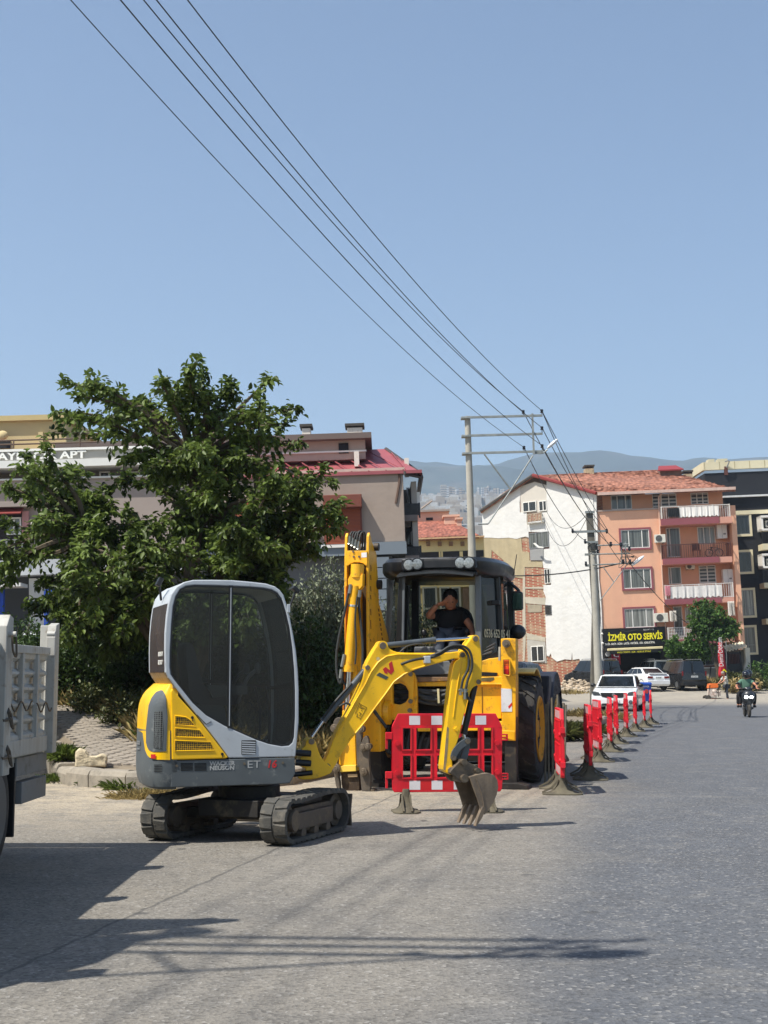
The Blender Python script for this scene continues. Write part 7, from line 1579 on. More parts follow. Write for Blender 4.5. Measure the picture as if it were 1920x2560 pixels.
tx_ = bpy.data.textures.new('rough', 'CLOUDS'); tx_.noise_scale = .08; dm = o.modifiers.new('d','DISPLACE'); dm.texture = tx_; dm.strength = .025
for i, (x, y, s_) in enumerate(((930,1925,.11),(940,1918,.10),(952,1926,.13),(961,1921,.08),(945,1930,.09),(966,1929,.10))): p = gnd(x, y); rock('pale rubble stone heaped behind the backhoe hitch', (p.x, p.y, 0), (s_,s_*.8,s_*.7), LIM, i, 'rubble_stone', 'rubble', 'rubble stones on the asphalt behind the hitch')
random.seed(77); g = G()
for i in range(160):
    px = random.uniform(1370,1470); Y = random.uniform(88,97); x = (px-960)/FOC*Y; s_ = random.uniform(.05,.2); z = H(x,Y)+max(0, (Y-90)*.09)*random.random(); n0 = len(g.v); g.ell((x,Y,z),(s_,s_*.8,s_*.5),6,4, Matrix.Rotation(random.uniform(0,3),3,'X'))
g.build('rubble_heap', M('rubble', (176,160,138), .95, var=.4, scale=1.2), kind='stuff', recalc=False)
# street tree and climbers before the pink block
t0 = gz(1790, 92); sx = lambda x, y, dy=0: at(*Z6(x, y), 92+dy)
tips2 = [sx(x, y, random.uniform(-1,1)) for x, y in ((1090,1350),(1040,1370),(1000,1385),(960,1430),(945,1500),(950,1580),(980,1640),(1150,1380),(1200,1420),(1240,1460),(1260,1510),(1320,1540),(1370,1580),(1375,1630),(1330,1660),(1280,1680),(1220,1690),(1160,1700),(1100,1690),(1040,1680),(1100,1450),(1150,1500),(1060,1500),(1200,1560),(1120,1580),(1030,1590),(1250,1600),(1170,1640),(1080,1640),(1140,1430),(1080,1400),(1190,1480),(1010,1450),(1000,1540),(1290,1620),(1060,1560))]
tree('slender young green tree with two pale stems before the pink apartment block', t0, tips2, [sx(1130,1640), sx(1180,1600), sx(1240,1640), sx(1060,1600)], 0, .17, STR, 8, trunk_r=.07, twigs=24, tl=.75, per=9, loose=0, start=.15)
for i, (x, y, r, rz, lb) in enumerate(((800,1790,.8,1.5,'leafy green climber beside the garage opening'),(900,1780,1.0,1.6,'leafy green climber below the lowest balcony'),(1050,1790,1.0,1.5,'leafy green climber left of the red banner'),(980,1800,.9,1.4,'tall leafy climber in the middle under the lowest balcony'))):
    p = at(*Z6(x, y), 96.2); rr0 = bush(lb, (p.x, 96.2, p.z-rz*.5), (r,.6,rz), 1500, .18, STR, 60+i, name='climber', cat='climber', group='green climbers under the lowest balcony', wr=.8)
for i, (px, Y, r, rz, mt, lb) in enumerate(((1832,89,1.2,1.0,SHB,'dry weed clump behind the worker'),(1850,88,1.2,.9,DRY,'dry yellow weed clump between worker and scooter'),(1875,90,1.2,1.0,SHB,'green weed clump beyond the scooter riders'),(1905,92,1.4,2.2,STR,'leafy green bush at the right picture edge'),(1765,91,.9,.6,DRY,'dry weed clump under the concrete wall'),(1815,91,.8,1.1,SHB,'weed clump at the foot of the red banner'))): bush(lb, gz(px, Y), (r,.8,rz), 1500, .2, mt, 80+i, name='weed_clump', cat='weeds', wr=.35)
# ================================================================== poles and wires
CPOLE = M('pole_concrete', (168,164,152), .9, var=.12, scale=3, bump=.004, bscale=60, streak=((132,128,116), .4, 6)); GALV = M('galvanised', (150,154,150), .5, metal=.5, var=.2, scale=8); INSU = M('insulator_dark', (34,36,40), .25, var=.1); LAMPW = M('lamp_white', (226,228,228), .35, var=.04)
FP = Fr(at(*Y3(662,1050), 42).xy.to_3d(), 0, 1.5)
def y2(p): return FP.V(Y2(*p), 0)
def pole_kit(t, xoff=0):
    ztop = y2((200,296))[1]; g = G(); g.cyl((0,0,-.2),(0,0,ztop),.155,20,.088); g.build('pole_shaft', CPOLE, t, smooth=40)
    for a, b, z in ((150,1050,308),(150,1050,530),(160,1060,744)):
        zz_ = y2((600,z))[1]; xa, xb_ = y2((a,z))[0], y2((b,z))[0]; g = G(); g.box(.0,-.16,zz_-.035,xb_,-.11,zz_+.035); g.box(-.2,-.16,zz_-.03,.0,.16,zz_+.03); g.build('crossarm', GALV, t, bevel=.004)
    g = G(); zb_, zt_2 = y2((600,780))[1], y2((600,285))[1]; xv = y2((932,500))[0]; g.box(xv-.03,-.2,zb_,xv+.03,-.16,zt_2); g.build('tie_bar', GALV, t)
    q = lambda x, y: Vector((FP.V(Y3(x,y),0)[0], -.14, FP.V(Y3(x,y),0)[1])); g = G()
    for a, b in (((715,222),(905,475)),((1060,232),(905,475)),((905,475),(742,718)),((742,718),(670,720))): g.tube([q(*a), q(*b)], .024, 6)
    g.build('brace', GALV, t)
    out = []
    for p in ((823,690),(1044,670),(1042,452),(815,255),(1040,245)):
        x, z = y2(p); g = G(); g.lathe([(.012,-.14),(.012,-.05),(.045,-.05),(.05,-.02),(.03,0),(.05,.02),(.045,.05),(.02,.06)], (x,-.14,z), (0,0,1), 14); g.build('insulator', INSU, t, smooth=40); out.append((x,-.14,z+.02))
    x0, z0 = y2((1050,735)); x1, z1 = y2((1170,640)); g = G(); g.tube(curve([(x0-.25,-.14,z0-.05),(x0,-.14,z0-.05),(x0+.15,-.14,z0+.06)]), .022, 8); g.build('lamp_arm', GALV, t, smooth=60)
    ang = math.atan2(z1-z0, x1-x0); g = G(); g.ell((x1,-.14,z1),(.22,.12,.055),20,8, Matrix.Rotation(-ang-.05, 3, 'Y')); g.build('lamp_head', LAMPW, t, smooth=60)
    return out
pt = thing('utility_pole', 'tall concrete utility pole with three galvanised crossarms and white street lamp, behind the backhoe', 'utility pole', FP); INS = pole_kit(pt)
nt_ = dup(pt, None, None, 'concrete utility pole whose crossarms cast the line shadows across the asphalt'); tipx = y2((1180,640)); nz = tipx[1]
nt_.location = (1.31 - SHX*nz - tipx[0]*1.0, 7.33 - SHY*nz + .14, 0); nt_.rotation_euler = (0, R(-1.5), R(-4))
WIRE = M('wire_black', (26,28,30), .5, var=.05)
for k, p in enumerate(INS):
    a = FP.M @ Vector(p); b = a + Vector((-13.57,-44.44,4.02)); g = G(); g.tube(catenary(a, b, 1.33, 60), .0095 if k else .0075, 5)
    o = g.build('overhead_wire', WIRE, smooth=60); tag(o, ('thin lowest wire, running farthest left over the tree','second overhead wire from the left','third overhead wire, ending at the middle crossarm','fourth overhead wire, ending at the inner top insulator','rightmost overhead wire, ending at the top crossarm tip')[k], 'wire', 'overhead wires crossing the sky')
# two poles side by side in front of the white gable
F2 = Fr(at(1497, 1735, 62).xy.to_3d(), 0, 1.5); zs = H(F2.o.x, 62)
v5 = lambda p, v=0: F2.V(Z5(*p), v)
t = thing('utility_pole', 'round concrete pole before the white gable, with lamp bracket over the pink wall', 'utility pole', F2); g = G(); xa_ = v5((1105,1500))[0]; g.cyl((xa_,0,-.3),(xa_,0,v5((1085,880))[1]),.20,18,.125); g.build('pole_shaft', CPOLE, t, smooth=40)
g = G(); x, z = v5((1085,885)); g.lathe([(.10,-.12),(.17,-.12),(.17,.12),(.10,.12)], (x,-.1,z), (0,0,1), 16); g.tube([(x+math.cos(a)*.28,-.12,z-.03+math.sin(a)*.2) for a in np.linspace(0,6.283,14)], .02, 5); g.build('cable_coil', HOSE, t, smooth=40)
for (p, q_) in (((1110,875),(1390,862)),((1105,950),(1400,945)),((1110,1045),(1420,1030))):
    a = v5(p); b = v5(q_); g = G(); g.tube([(a[0]-.2,-.2,a[1]),(b[0],-.2,b[1])], .032, 6); g.build('crossarm', GALV, t)
g = G()
for (p, q_) in (((1160,1060),(1260,1200)),((1260,1200),(1400,1010)),((1260,1200),(1130,1370)),((1325,870),(1328,1030)),((1362,840),(1362,1030))): a = v5(p); b = v5(q_); g.tube([(a[0],-.2,a[1]),(b[0],-.2,b[1])], .022, 5)
g.build('brace', GALV, t)
g = G(); a = v5((1420,1035)); b = v5((1470,1000)); g.tube([(a[0]-.1,-.2,a[1]),(b[0]-.2,-.2,b[1]-.1)], .03, 6); g.build('lamp_arm', GALV, t); x, z = F2.V(Z6(480,1005), -.2); g = G(); g.ell((x,-.2,z),(.36,.16,.08),18,8, Matrix.Rotation(-R(36), 3, 'Y')); g.build('lamp_head', LAMPW, t, smooth=60)
for p in ((1230,865),(1395,905),(1340,1020),(1400,1020),(1320,870)): x, z = v5(p); g = G(); g.lathe([(.02,-.1),(.06,-.06),(.07,0),(.05,.06),(.07,.1),(.02,.12)], (x,-.25,z), (0,0,1), 10); g.build('insulator', INSU, t, smooth=40)
random.seed(2)
g = G()
for k in range(9):
    a = v5((1320+random.uniform(-40,60), 870+random.uniform(-10,120))); b = v5((1380+random.uniform(-60,40), 1010+random.uniform(-40,40))); m_ = ((a[0]+b[0])/2+random.uniform(-.5,.6), (a[1]+b[1])/2+random.uniform(-.4,.2)); g.tube(curve([(a[0],-.3,a[1]),(m_[0],-.35,m_[1]),(b[0],-.3,b[1])],6), .014, 4)
g.build('cable_tangle', HOSE, t, recalc=False, kind='stuff')
t2 = thing('utility_pole', 'square dark concrete pole standing directly behind the round pole, with wide top crossbar', 'utility pole', F2)
xt, zt5 = v5((1060,560)); xb5 = v5((1090,2000))[0]; g = G(); g.loft([[(x+sx_*w_, .5+sy_*w_, z) for sx_, sy_ in ((-1,-1),(1,-1),(1,1),(-1,1))] for x, z, w_ in ((xb5,-.3,.19),(xt+.12,zt5*.5,.17),(xt,zt5,.14))]); g.build('pole_shaft', M('pole_dark_concrete', (104,100,90), .9, var=.2, scale=3, streak=((70,66,60), .5, 5)), t2)
for (x0,x1,y) in ((1018,1102,565),(902,1222,742),(1010,1130,836),(1015,1130,945),(1020,1060,1044)):
    a = v5((x0,y)); b = v5((x1,y)); g = G(); g.box(a[0],.28,a[1]-.05,b[0],.36,a[1]+.05); g.build('crossarm', GALV, t2)
for p in ((1018,830),(1025,1030),(1130,925),(905,735),(1212,738)): x, z = v5(p); g = G(); g.lathe([(.02,-.1),(.05,-.06),(.06,0),(.04,.06),(.06,.1),(.02,.12)], (x,.3,z), (0,0,1), 10); g.build('insulator', INSU, t2, smooth=40)
B2 = lambda p, v=0: F2.M @ Vector((v5(p, v)[0], v, v5(p, v)[1]))
FPw = lambda p: FP.M @ Vector(p)
for k, (a, b, sg_) in enumerate(((FPw(INS[0]), B2((1050,850)), .5), (FPw(INS[3]), B2((1130,770)), .3), (FPw(INS[1]), B2((1232,862)), .35), (FPw(INS[2]), B2((1320,860)), .4), (FPw(INS[4]), B2((1330,1020)), .4), (FPw(INS[4]), B2((1212,738)), .1), (B2((350,1140)), B2((1320,1030)), .15), (B2((410,1800)), B2((410,1801)), 0))):
    if k == 7: continue
    g = G(); g.tube(catenary(a, b, sg_, 24), .013 if k != 6 else .028, 5); o = g.build('cable', WIRE, smooth=60); tag(o, 'black cable running from the tall pole down to the poles at the white gable' if k < 6 else 'thick black cable strung low across the brick patch to the round pole', 'wire', 'cables between the poles' if k < 6 else None)
def dcable(lb, a, b, s_, r=.015): g = G(); g.tube(catenary(a, b, s_, 24), r, 5); tag(g.build('cable', WIRE, smooth=60), lb, 'wire')
dcable('long black cable from the pole bracket down to the garage corner at right', B2((1400,1020)), FD.M @ FD.P((965,1590), -1.2, Z6), .3, .022)
dcable('slack cable looping from the gable loggia to the square pole', FW.M @ FW.P((665,565), -.1, Z5), B2((1050,560), .3), 1.0); dcable('lower slack cable looping across the white gable', FW.M @ FW.P((620,575), -.1, Z5), B2((1040,590), .3), 1.9)
# ================================================================== vehicles
CG = M('car_glass', (18,22,24), .08, var=.2, spec=.8, rvar=.04); CW = M('car_white', (224,226,226), .25, var=.02, coat=.8, dirt=((196,190,178), .15, 3)); CB = M('car_black', (20,21,23), .25, var=.1, coat=.7, dirt=((86,80,70), .25, 3)); CSV = M('car_silver', (132,136,136), .3, metal=.5, var=.05); CNV = M('car_navy', (40,48,58), .3, metal=.3, var=.1)
PLT = M('number_plate', (214,216,212), .5, var=.05); HUB = M('hubcap', (130,132,132), .4, metal=.6, var=.1); TLR = M('tail_red', (110,16,20), .2, var=.1); HLM = M('headlamp', (70,76,80), .08, var=.3, spec=.9)
def car(name, label, cat, loc, rz, L_, W, Ht, prof, gh, paint, front='', wheels=(.75,-.78), wr_=.31, glass_parts=(), roof_paint=None, plate='35 AKC 04', group=None, rails=False, pillars=2):
    t = thing(name, label, cat, loc=loc, rz=rz, group=group); hw = W/2
    g = G(); g.prism(prof, -hw, hw); b = g.build('body', paint, t, bevel=.07)
    b.modifiers['bevel'].segments = 3; b.modifiers['bevel'].angle_limit = R(25)
    (xb0, xb1, xr0, xr1, zb_, zr_) = gh; wb, wr2 = hw-.06, hw-.20
    bot = [(xb0,-wb,zb_),(xb1,-wb,zb_),(xb1,wb,zb_),(xb0,wb,zb_)]; top = [(xr0,-wr2,zr_),(xr1,-wr2,zr_),(xr1,wr2,zr_),(xr0,wr2,zr_)]
    g = G(); g.loft([bot, top]); g.build('greenhouse', roof_paint or paint, t, bevel=.04)
    g = G(); g.loft([[(xr0+.05,-wr2+.03,zr_-.02),(xr1-.05,-wr2+.03,zr_-.02),(xr1-.05,wr2-.03,zr_-.02),(xr0+.05,wr2-.03,zr_-.02)], [(xr0+.15,-wr2+.15,zr_+.035),(xr1-.15,-wr2+.15,zr_+.035),(xr1-.15,wr2-.15,zr_+.035),(xr0+.15,wr2-.15,zr_+.035)]]); g.build('roof', paint, t, bevel=.03)
    def pane(nm, c, k0, k1, l0, l1):     # bilinear patch of a greenhouse face, slightly proud
        a, b_, c_, d_ = [Vector(x) for x in c]
        def P(u, v): return (a.lerp(b_, u)).lerp(d_.lerp(c_, u), v)
        n = (b_-a).cross(d_-a).normalized(); cen = Vector(((xr0+xr1)/2, 0, (zb_+zr_)/2))
        if n.dot(P(.5,.5)-cen) < 0: n = -n
        q = [P(k0,l0)+n*.012, P(k1,l0)+n*.012, P(k1,l1)+n*.012, P(k0,l1)+n*.012]; g = G(); g.add(q + [p - n*.02 for p in q], [(0,1,2,3),(7,6,5,4),(0,4,5,1),(1,5,6,2),(2,6,7,3),(3,7,4,0)]); return g.build(nm, CG, t)
    pane('windscreen', (bot[1],bot[2],top[2],top[1]), .05, .95, .04, .93); pane('rear_window', (bot[0],bot[3],top[3],top[0]), .07, .93, .12, .90)
    n = pillars+1
    for s_ in (0, 1):
        c = (bot[0],bot[1],top[1],top[0]) if s_ == 0 else (bot[3],bot[2],top[2],top[3])
        for i in range(n): pane('side_window', c, .04+i*.92/n+.012, .04+(i+1)*.92/n-.012, .08, .90)
    for x in wheels:
        for s_ in (-1, 1):
            g = G(); g.lathe([(.02,-.09),(wr_*.62,-.10),(wr_*.92,-.09),(wr_,-.06),(wr_,.06),(wr_*.92,.09),(wr_*.62,.10),(.02,.09)], (x*L_/2*.86, s_*(hw-.10), wr_), (0,1,0), 24); o = g.build('wheel', TYR, t, smooth=40)
            g = G(); g.lathe([(.01,.06),(wr_*.2,.09),(wr_*.3,.07),(wr_*.55,.085),(wr_*.62,.105)], (x*L_/2*.86, s_*(hw-.10), wr_), (0,s_,0), 18); g.build('hubcap', HUB, o, smooth=40)
            g = G(); g.lathe([(wr_*1.02,.0),(wr_*1.16,.0),(wr_*1.16,.09),(wr_*1.02,.09),(wr_*1.02,.0)], (x*L_/2*.86, s_*(hw-.085), wr_+.01), (0,s_,0), 22); g.build('wheel_arch', BLK, o, smooth=40)
    for s_ in (-1, 1): g = G(); g.ell((xb1-.35, s_*(hw+.08), zb_+.08), (.09,.12,.08), 12, 8); g.build('wing_mirror', BLK if paint is CB or paint is CW else paint, t, smooth=60)
    if rails:
        for s_ in (-1, 1): g = G(); g.tube([(xr0+.15,s_*(wr2-.03),zr_+.03),(xr0+.25,s_*(wr2-.03),zr_+.10),(xr1-.25,s_*(wr2-.03),zr_+.10),(xr1-.15,s_*(wr2-.03),zr_+.03)], .022, 6); g.build('roof_rail', CSV, t)
    return t
def fixture(t, name, mat, x, pts, th=.03, kind=None, bevel=.01):
    """flat piece on the nose or tail: pts are (y, z)"""
    g = G(); g.prism(pts, x, x+th, 'x'); o = g.build(name, mat, t, bevel=bevel); return o
def plate_(t, x, y, z, w_=.46, txt='35 BC 417', face=1):
    g = G(); g.box(min(x,x+face*.015), y-w_/2, z-.06, max(x,x+face*.015), y+w_/2, z+.06); o = g.build('number_plate', PLT, t)
    text('plate_text', txt, .11, M('plate_black', (20,20,22), .6), t, (x+face*.018, y - face*w_*.43, z-.04), (R(90), 0, R(90) if face > 0 else R(-90)), .001, xs=.72)
# white saloon facing the camera
c0 = gnd(1535, 1779); hd = R(-104.5); cl = Vector((-math.cos(hd), -math.sin(hd), 0)); ctr = c0 + cl*2.15
sp_prof = [(-2.2,.30),(-2.22,.55),(-2.18,.92),(-2.0,1.02),(-1.4,1.03),(.70,.98),(1.2,.94),(1.9,.80),(2.12,.70),(2.2,.55),(2.2,.28),(2.1,.20),(-2.1,.22)]
t = car('white_saloon', 'white saloon facing the camera behind the end of the barrier row', 'car', (ctr.x, ctr.y, 0), hd, 4.4, 1.80, 1.48, sp_prof, (-1.85,1.05,-1.15,.25,.98,1.46), CW)
for s_ in (-1, 1):
    fixture(t, 'headlamp', HLM, 2.10, [(s_*.52,.66),(s_*.60,.78),(s_*.86,.82),(s_*.89,.74),(s_*.80,.66)], .08); g = G(); g.lathe([(.01,.06),(.08,.05),(.10,.0)], (2.17, s_*.68, .38), (1,0,0), 16); g.build('fog_lamp', HLM, t, smooth=40); fixture(t, 'fog_surround', BLK, 2.16, [(s_*.55,.30),(s_*.56,.48),(s_*.82,.48),(s_*.84,.32)], .035)
fixture(t, 'grille', BLK, 2.16, [(-.50,.62),(-.54,.76),(.54,.76),(.50,.62),(.30,.56),(-.30,.56)], .05); fixture(t, 'lower_grille', BLK, 2.17, [(-.50,.24),(-.46,.33),(.46,.33),(.50,.24)], .05)
g = G(); g.lathe([(.01,.03),(.06,.025),(.07,0)], (2.21,0,.67), (1,0,0), 16); g.build('badge', HUB, t, smooth=40); plate_(t, 2.215, 0, .43, txt='35 ALB 218'); 
g = G(); [g.tube([(1.12,s_*.25+.1,1.0),(.55,s_*.1+.1,1.24)], .008, 4) for s_ in (-1,1)]; g.build('wiper', BLK, t)
van_prof = [(-2.1,.30),(-2.13,.6),(-2.10,1.05),(.9,1.05),(1.25,1.02),(1.85,.86),(2.05,.66),(2.1,.45),(2.06,.24),(-2.05,.24)]
def van(label, px, Y, rz, paint, py_=None, txt='35 DZ 906', Z=None):
    x = (px-960)/FOC*Y; t = car('van', label, 'van', (x, Y, H(x, Y) if Z is None else Z), rz, 4.2, 1.72, 1.80, van_prof, (-2.08,1.25,-1.98,.55,1.0,1.80), paint, rails=True, wheels=(.74,-.74), wr_=.31)
    for s_ in (-1, 1): fixture(t, 'tail_lamp', TLR, -2.13, [(s_*.76,.85),(s_*.76,1.15),(s_*.85,1.15),(s_*.85,.85)], .06); fixture(t, 'headlamp', HLM, 1.93, [(s_*.50,.70),(s_*.52,.86),(s_*.82,.86),(s_*.82,.72)], .10)
    plate_(t, -2.135, 0, .80, face=-1, txt=txt); g = G(); g.box(-2.16,-.80,.26,-2.04,.80,.50); g.build('rear_bumper', BLK if paint is CB else paint, t, bevel=.03); g = G(); g.lathe([(.01,.02),(.06,.015),(.065,0)], (-2.12,0,1.0), (-1,0,0), 14); g.build('badge', HUB, t, smooth=40)
    g = G(); g.box(-2.15,.10,1.0,-2.10,.13,1.7); g.build('door_gap', BLK, t); return t
van('black van parked by the white gable, partly hidden by the concrete poles', 1478, 97, R(122), CB, txt='35 AJ 7310')
van('black van with silver roof rails, rightmost of the parked vehicles', 1694, 91.5, R(104), CB, txt='35 GL 0461')
van('silver grey van showing over the white car before the dark garage', 1631, 98, R(100), CSV, txt='35 HB 552')
op = [(-2.15,.32),(-2.2,.5),(-2.18,.80),(-2.05,.98),(-1.5,1.03),(.7,.95),(1.5,.86),(2.05,.72),(2.15,.5),(2.1,.22),(-2.1,.24)]
x = (1600-960)/FOC*91; t = car('old_white_saloon', 'older white saloon seen from behind between the two black vans', 'car', (x, 91, H(x,91)), R(108), 4.3, 1.66, 1.38, op, (-1.75,.85,-1.05,.15,.97,1.38), CW)
for s_ in (-1, 1): fixture(t, 'tail_lamp', TLR, -2.215, [(s_*.42,.70),(s_*.40,.84),(s_*.74,.86),(s_*.78,.74)], .05)
fixture(t, 'rear_bumper', CW, -2.24, [(-.80,.34),(-.80,.60),(.80,.60),(.80,.34)], .12, bevel=.03); plate_(t, -2.225, 0, .76, face=-1, txt='35 TK 096'); g = G(); g.box(-2.16,-.62,1.0,-1.98,.62,1.06); g.build('boot_spoiler', CW, t, bevel=.02)
x = 2.55; t = car('dark_car', 'dark grey car parked half on the pavement behind the backhoe front wheel', 'car', (x, 31.5, .17), R(-108), 4.4, 1.78, 1.50, sp_prof, (-1.85,1.05,-1.15,.25,.98,1.52), CNV); g = G(); g.box(2.19,-.5,.5,2.22,.5,.62); g.build('grille', BLK, t)
x0 = gnd(30, 1790).x; x = (75-960)/FOC*44; t = car('parked_white_car', 'white car glimpsed behind the truck stakes under the tree', 'car', (x, 44, 1.25), R(15), 4.4, 1.78, 1.5, sp_prof, (-1.85,1.05,-1.15,.25,.98,1.48), CW); g = G(); g.box(2.19,-.5,.5,2.22,.5,.62); g.build('grille', BLK, t)
# blue bin
p = gnd(1612, 1757); BB = M('bin_blue', (24,66,150), .5, var=.08, scale=3); t = thing('wheelie_bin', 'blue wheelie bin with small red emblem behind the white saloon', 'bin', loc=p, rz=R(8))
g = G(); g.loft([[(-.22,-.24,.08),(.22,-.24,.08),(.22,.22,.08),(-.22,.22,.08)],[(-.30,-.34,.98),(.30,-.34,.98),(.30,.32,.98),(-.30,.32,.98)]]); g.build('bin_body', BB, t, bevel=.02); g = G(); g.prism([(-.38,.98),(.36,.98),(.34,1.07),(-.2,1.12),(-.36,1.06)], -.31, .31, 'x'); g.build('lid', BB, t, bevel=.02)
g = G(); g.cyl((0,-.335,.62),(0,-.30,.62),.12,14); g.build('emblem', M('bin_emblem', (170,50,44), .6), t)
for s_ in (-1,1): g = G(); g.cyl((s_*.27,.2,.10),(s_*.32,.2,.10),.10,14); g.build('bin_wheel', BLK, t, smooth=40)
text('bin_print', 'İZMİR', .12, SW_, t, (-.2,-.345,.85), (R(94),0,0), .001)
# ------------------------------------------------ truck body at the left edge
TR = Fr((-2.66, 11.05, 0), 0); tk = thing('dropside_truck', 'weathered pale grey dropside truck cut by the left picture edge, its side in shade', 'truck', TR)
TPA = M('truck_paint', (176,175,168), .6, var=.1, scale=3, dirt=((120,104,84), .34, 9), streak=((130,118,100), .35, 14)); TPD = M('truck_chassis', (52,54,54), .8, var=.25, dirt=((104,98,86), .4, 6))
def u8(p, u=0): return TR.U(Z8(*p), u)
zr = u8((230,372))[1]; zb8 = u8((330,1195))[1]; zpt = u8((380,195))[1]
def sbox(name, y0, y1, z0, z1, x0, x1, mat=TPA, bevel=.006): g = G(); g.box(x0, y0, z0, x1, y1, z1); return g.build(name, mat, tk, bevel=bevel)
yA = u8((412,600))[0]; yB = u8((330,600))[0]; yC = u8((112,600))[0]; yD = yC - 1.25*(yB-yC)
g = G(); g.prism([(yA-.14,zb8-.02),(yA,zb8-.02),(yA,zpt+.02),(yA-.10,zpt),(yA-.14,zpt-.1)], -.02, .05, 'x'); g.build('corner_stake', TPA, tk, bevel=.006)
sbox('tail_frame', yA-.02, yA+.04, .95, zpt, -.10, .04)
def tailgate():
    sbox('tail_board', yA-.05, yA+.05, .98, zr+.02, -2.42, -.1)
tailgate()
pan = [(yA-.14-1.45*k, yA-.14-1.45*(k+1)+.13) for k in range(3)]
for k, (y1, y0) in enumerate(pan):
    z0, z1 = zb8+.10, zr-.02; n = 5; g = G(); pr = []; st = (z1-z0-.10)/n
    prof_ = [(-.035,z0),(-.0,z0),(-.0,z0+.04)]
    for i in range(n): zz_ = z0+.05+i*st; prof_ += [(-.005,zz_),(-.045,zz_+st*.22),(-.045,zz_+st*.62),(-.005,zz_+st*.84)]
    prof_ += [(-.0,z1-.04),(-.0,z1),(-.05,z1),(-.06,z0)]
    g.prism([(a, b) for a, b in prof_], y0+.02, y1-.02, 'y'); g.build('side_board', TPA, tk)
    sbox('top_rail', y0, y1-.02, zr-.05, zr+.01, -.05, .02); sbox('bottom_rail', y0, y1-.02, zb8+.0, zb8+.12, -.05, .015)
    for f in (.02,.36,.70): yy = y0+(y1-y0)*f; sbox('batten', yy, yy+.055, zb8+.12, zr-.05, -.02, .018, bevel=.004)
    g = G(); g.prism([(y0-.15,zb8-.10),(y0+.02,zb8-.10),(y0+.02,zpt+.0),(y0-.07,zpt+.02),(y0-.15,zpt-.06)], -.03, .06, 'x'); g.build('stake', TPA, tk, bevel=.006)
    for zz_ in (zr-.52, zb8+.02):
        g = G(); yy = y0-.06; g.tube([(.07,yy-.03,zz_+.05),(.09,yy-.02,zz_-.04),(.09,yy+.03,zz_-.06),(.07,yy+.04,zz_+.04),(.06,yy,zz_+.08),(.07,yy-.03,zz_+.05)], .008, 6); g.tube([(.05,yy-.09,zz_),(.08,yy,zz_+.01),(.05,yy+.09,zz_)], .012, 6); g.build('latch', STL, tk, smooth=60)
for k, (ya, yb, za) in enumerate(((yA-.05, yA-.62, zr-.42),(yA-.75, yA-1.4, zr-.40))):
    g = G(); n = 22; pts = [Vector((.035, ya+(yb-ya)*i/n, za-.07*math.sin(math.pi*i/n*2)**2)) for i in range(n+1)]
    for i in range(n): g.tube([pts[i]+Vector((0,0,.004*(i%2))), pts[i+1]], .006, 4)
    g.build('chain', STL, tk)
for p in ((60,270),(375,268)): y, z = u8(p, .05); g = G(); g.cyl((.05,y,z),(.11,y,z),.02,10); g.build('stake_peg', TPA, tk, smooth=40)
g = G(); y, z = u8((85,280), .08); g.tube(curve([(.09,y,z),(.09,y+.03,z-.10),(.10,y+.09,z-.14),(.09,y+.10,z+.02)]), .008, 5); g.build('hanging_chain', STL, tk, smooth=60)
sbox('floor_bed', yA-4.3, yA, zb8-.08, zb8+.02, -2.35, -.04); sbox('far_side_board', yA-4.3, yA, zb8, zr, -2.42, -2.37); sbox('headboard', yA-4.36, yA-4.28, zb8, 3.35, -2.36, -.02)
sbox('chassis_rail', yA-6.0, yA-.1, zb8-.32, zb8-.08, -.9, -.75, TPD); sbox('chassis_rail', yA-6.0, yA-.1, zb8-.32, zb8-.08, -1.75, -1.6, TPD)
for p0, p1 in (((125,1250),(275,1380)),((165,1440),(268,1600))):
    ya, za = u8((p0[0]+10,p0[1]), -.02); yb, zb_ = u8((p1[0],p1[1]), -.02); sbox('under_guard', min(ya,yb), yA-.02, zb_+.02, za, -.10, -.02, M('guard_grey', (120,122,122), .6, var=.15, dirt=((84,78,68), .4, 6)))
for y in (u8((150,1400))[0], u8((205,1400))[0], u8((100,1400))[0]): sbox('guard_hanger', y-.03, y+.03, u8((150,1590))[1], zb8, -.14, -.10, TPD)
wy = yA-.12-1.32; 
for xx in (-.17, -2.0):
    g = G(); g.lathe([(.02,-.14),(.26,-.15),(.36,-.14),(.43,-.11),(.445,0),(.43,.11),(.36,.14),(.26,.15),(.20,.06),(.02,.06)], (xx, wy, .445), (1,0,0), 40); o = g.build('truck_wheel', TYR, tk, smooth=40)
    g = G(); g.lathe([(.01,.10),(.07,.10),(.08,.02),(.18,.01),(.22,.13),(.26,.15)], (xx, wy, .445), (1,0,0), 28); g.build('rim', M('rim_grey', (96,96,94), .6, var=.2), o, smooth=40)
    g = G(); g.lathe([(.02,-.14),(.26,-.15),(.36,-.14),(.43,-.11),(.445,0),(.43,.11),(.36,.14),(.26,.15),(.20,.06),(.02,.06)], (xx, wy-3.6, .445), (1,0,0), 40); g.build('truck_wheel', TYR, tk, smooth=40)
sbox('mudflap', wy+.50, wy+.53, .22, zb8-.05, -.6, -.03, BLK)
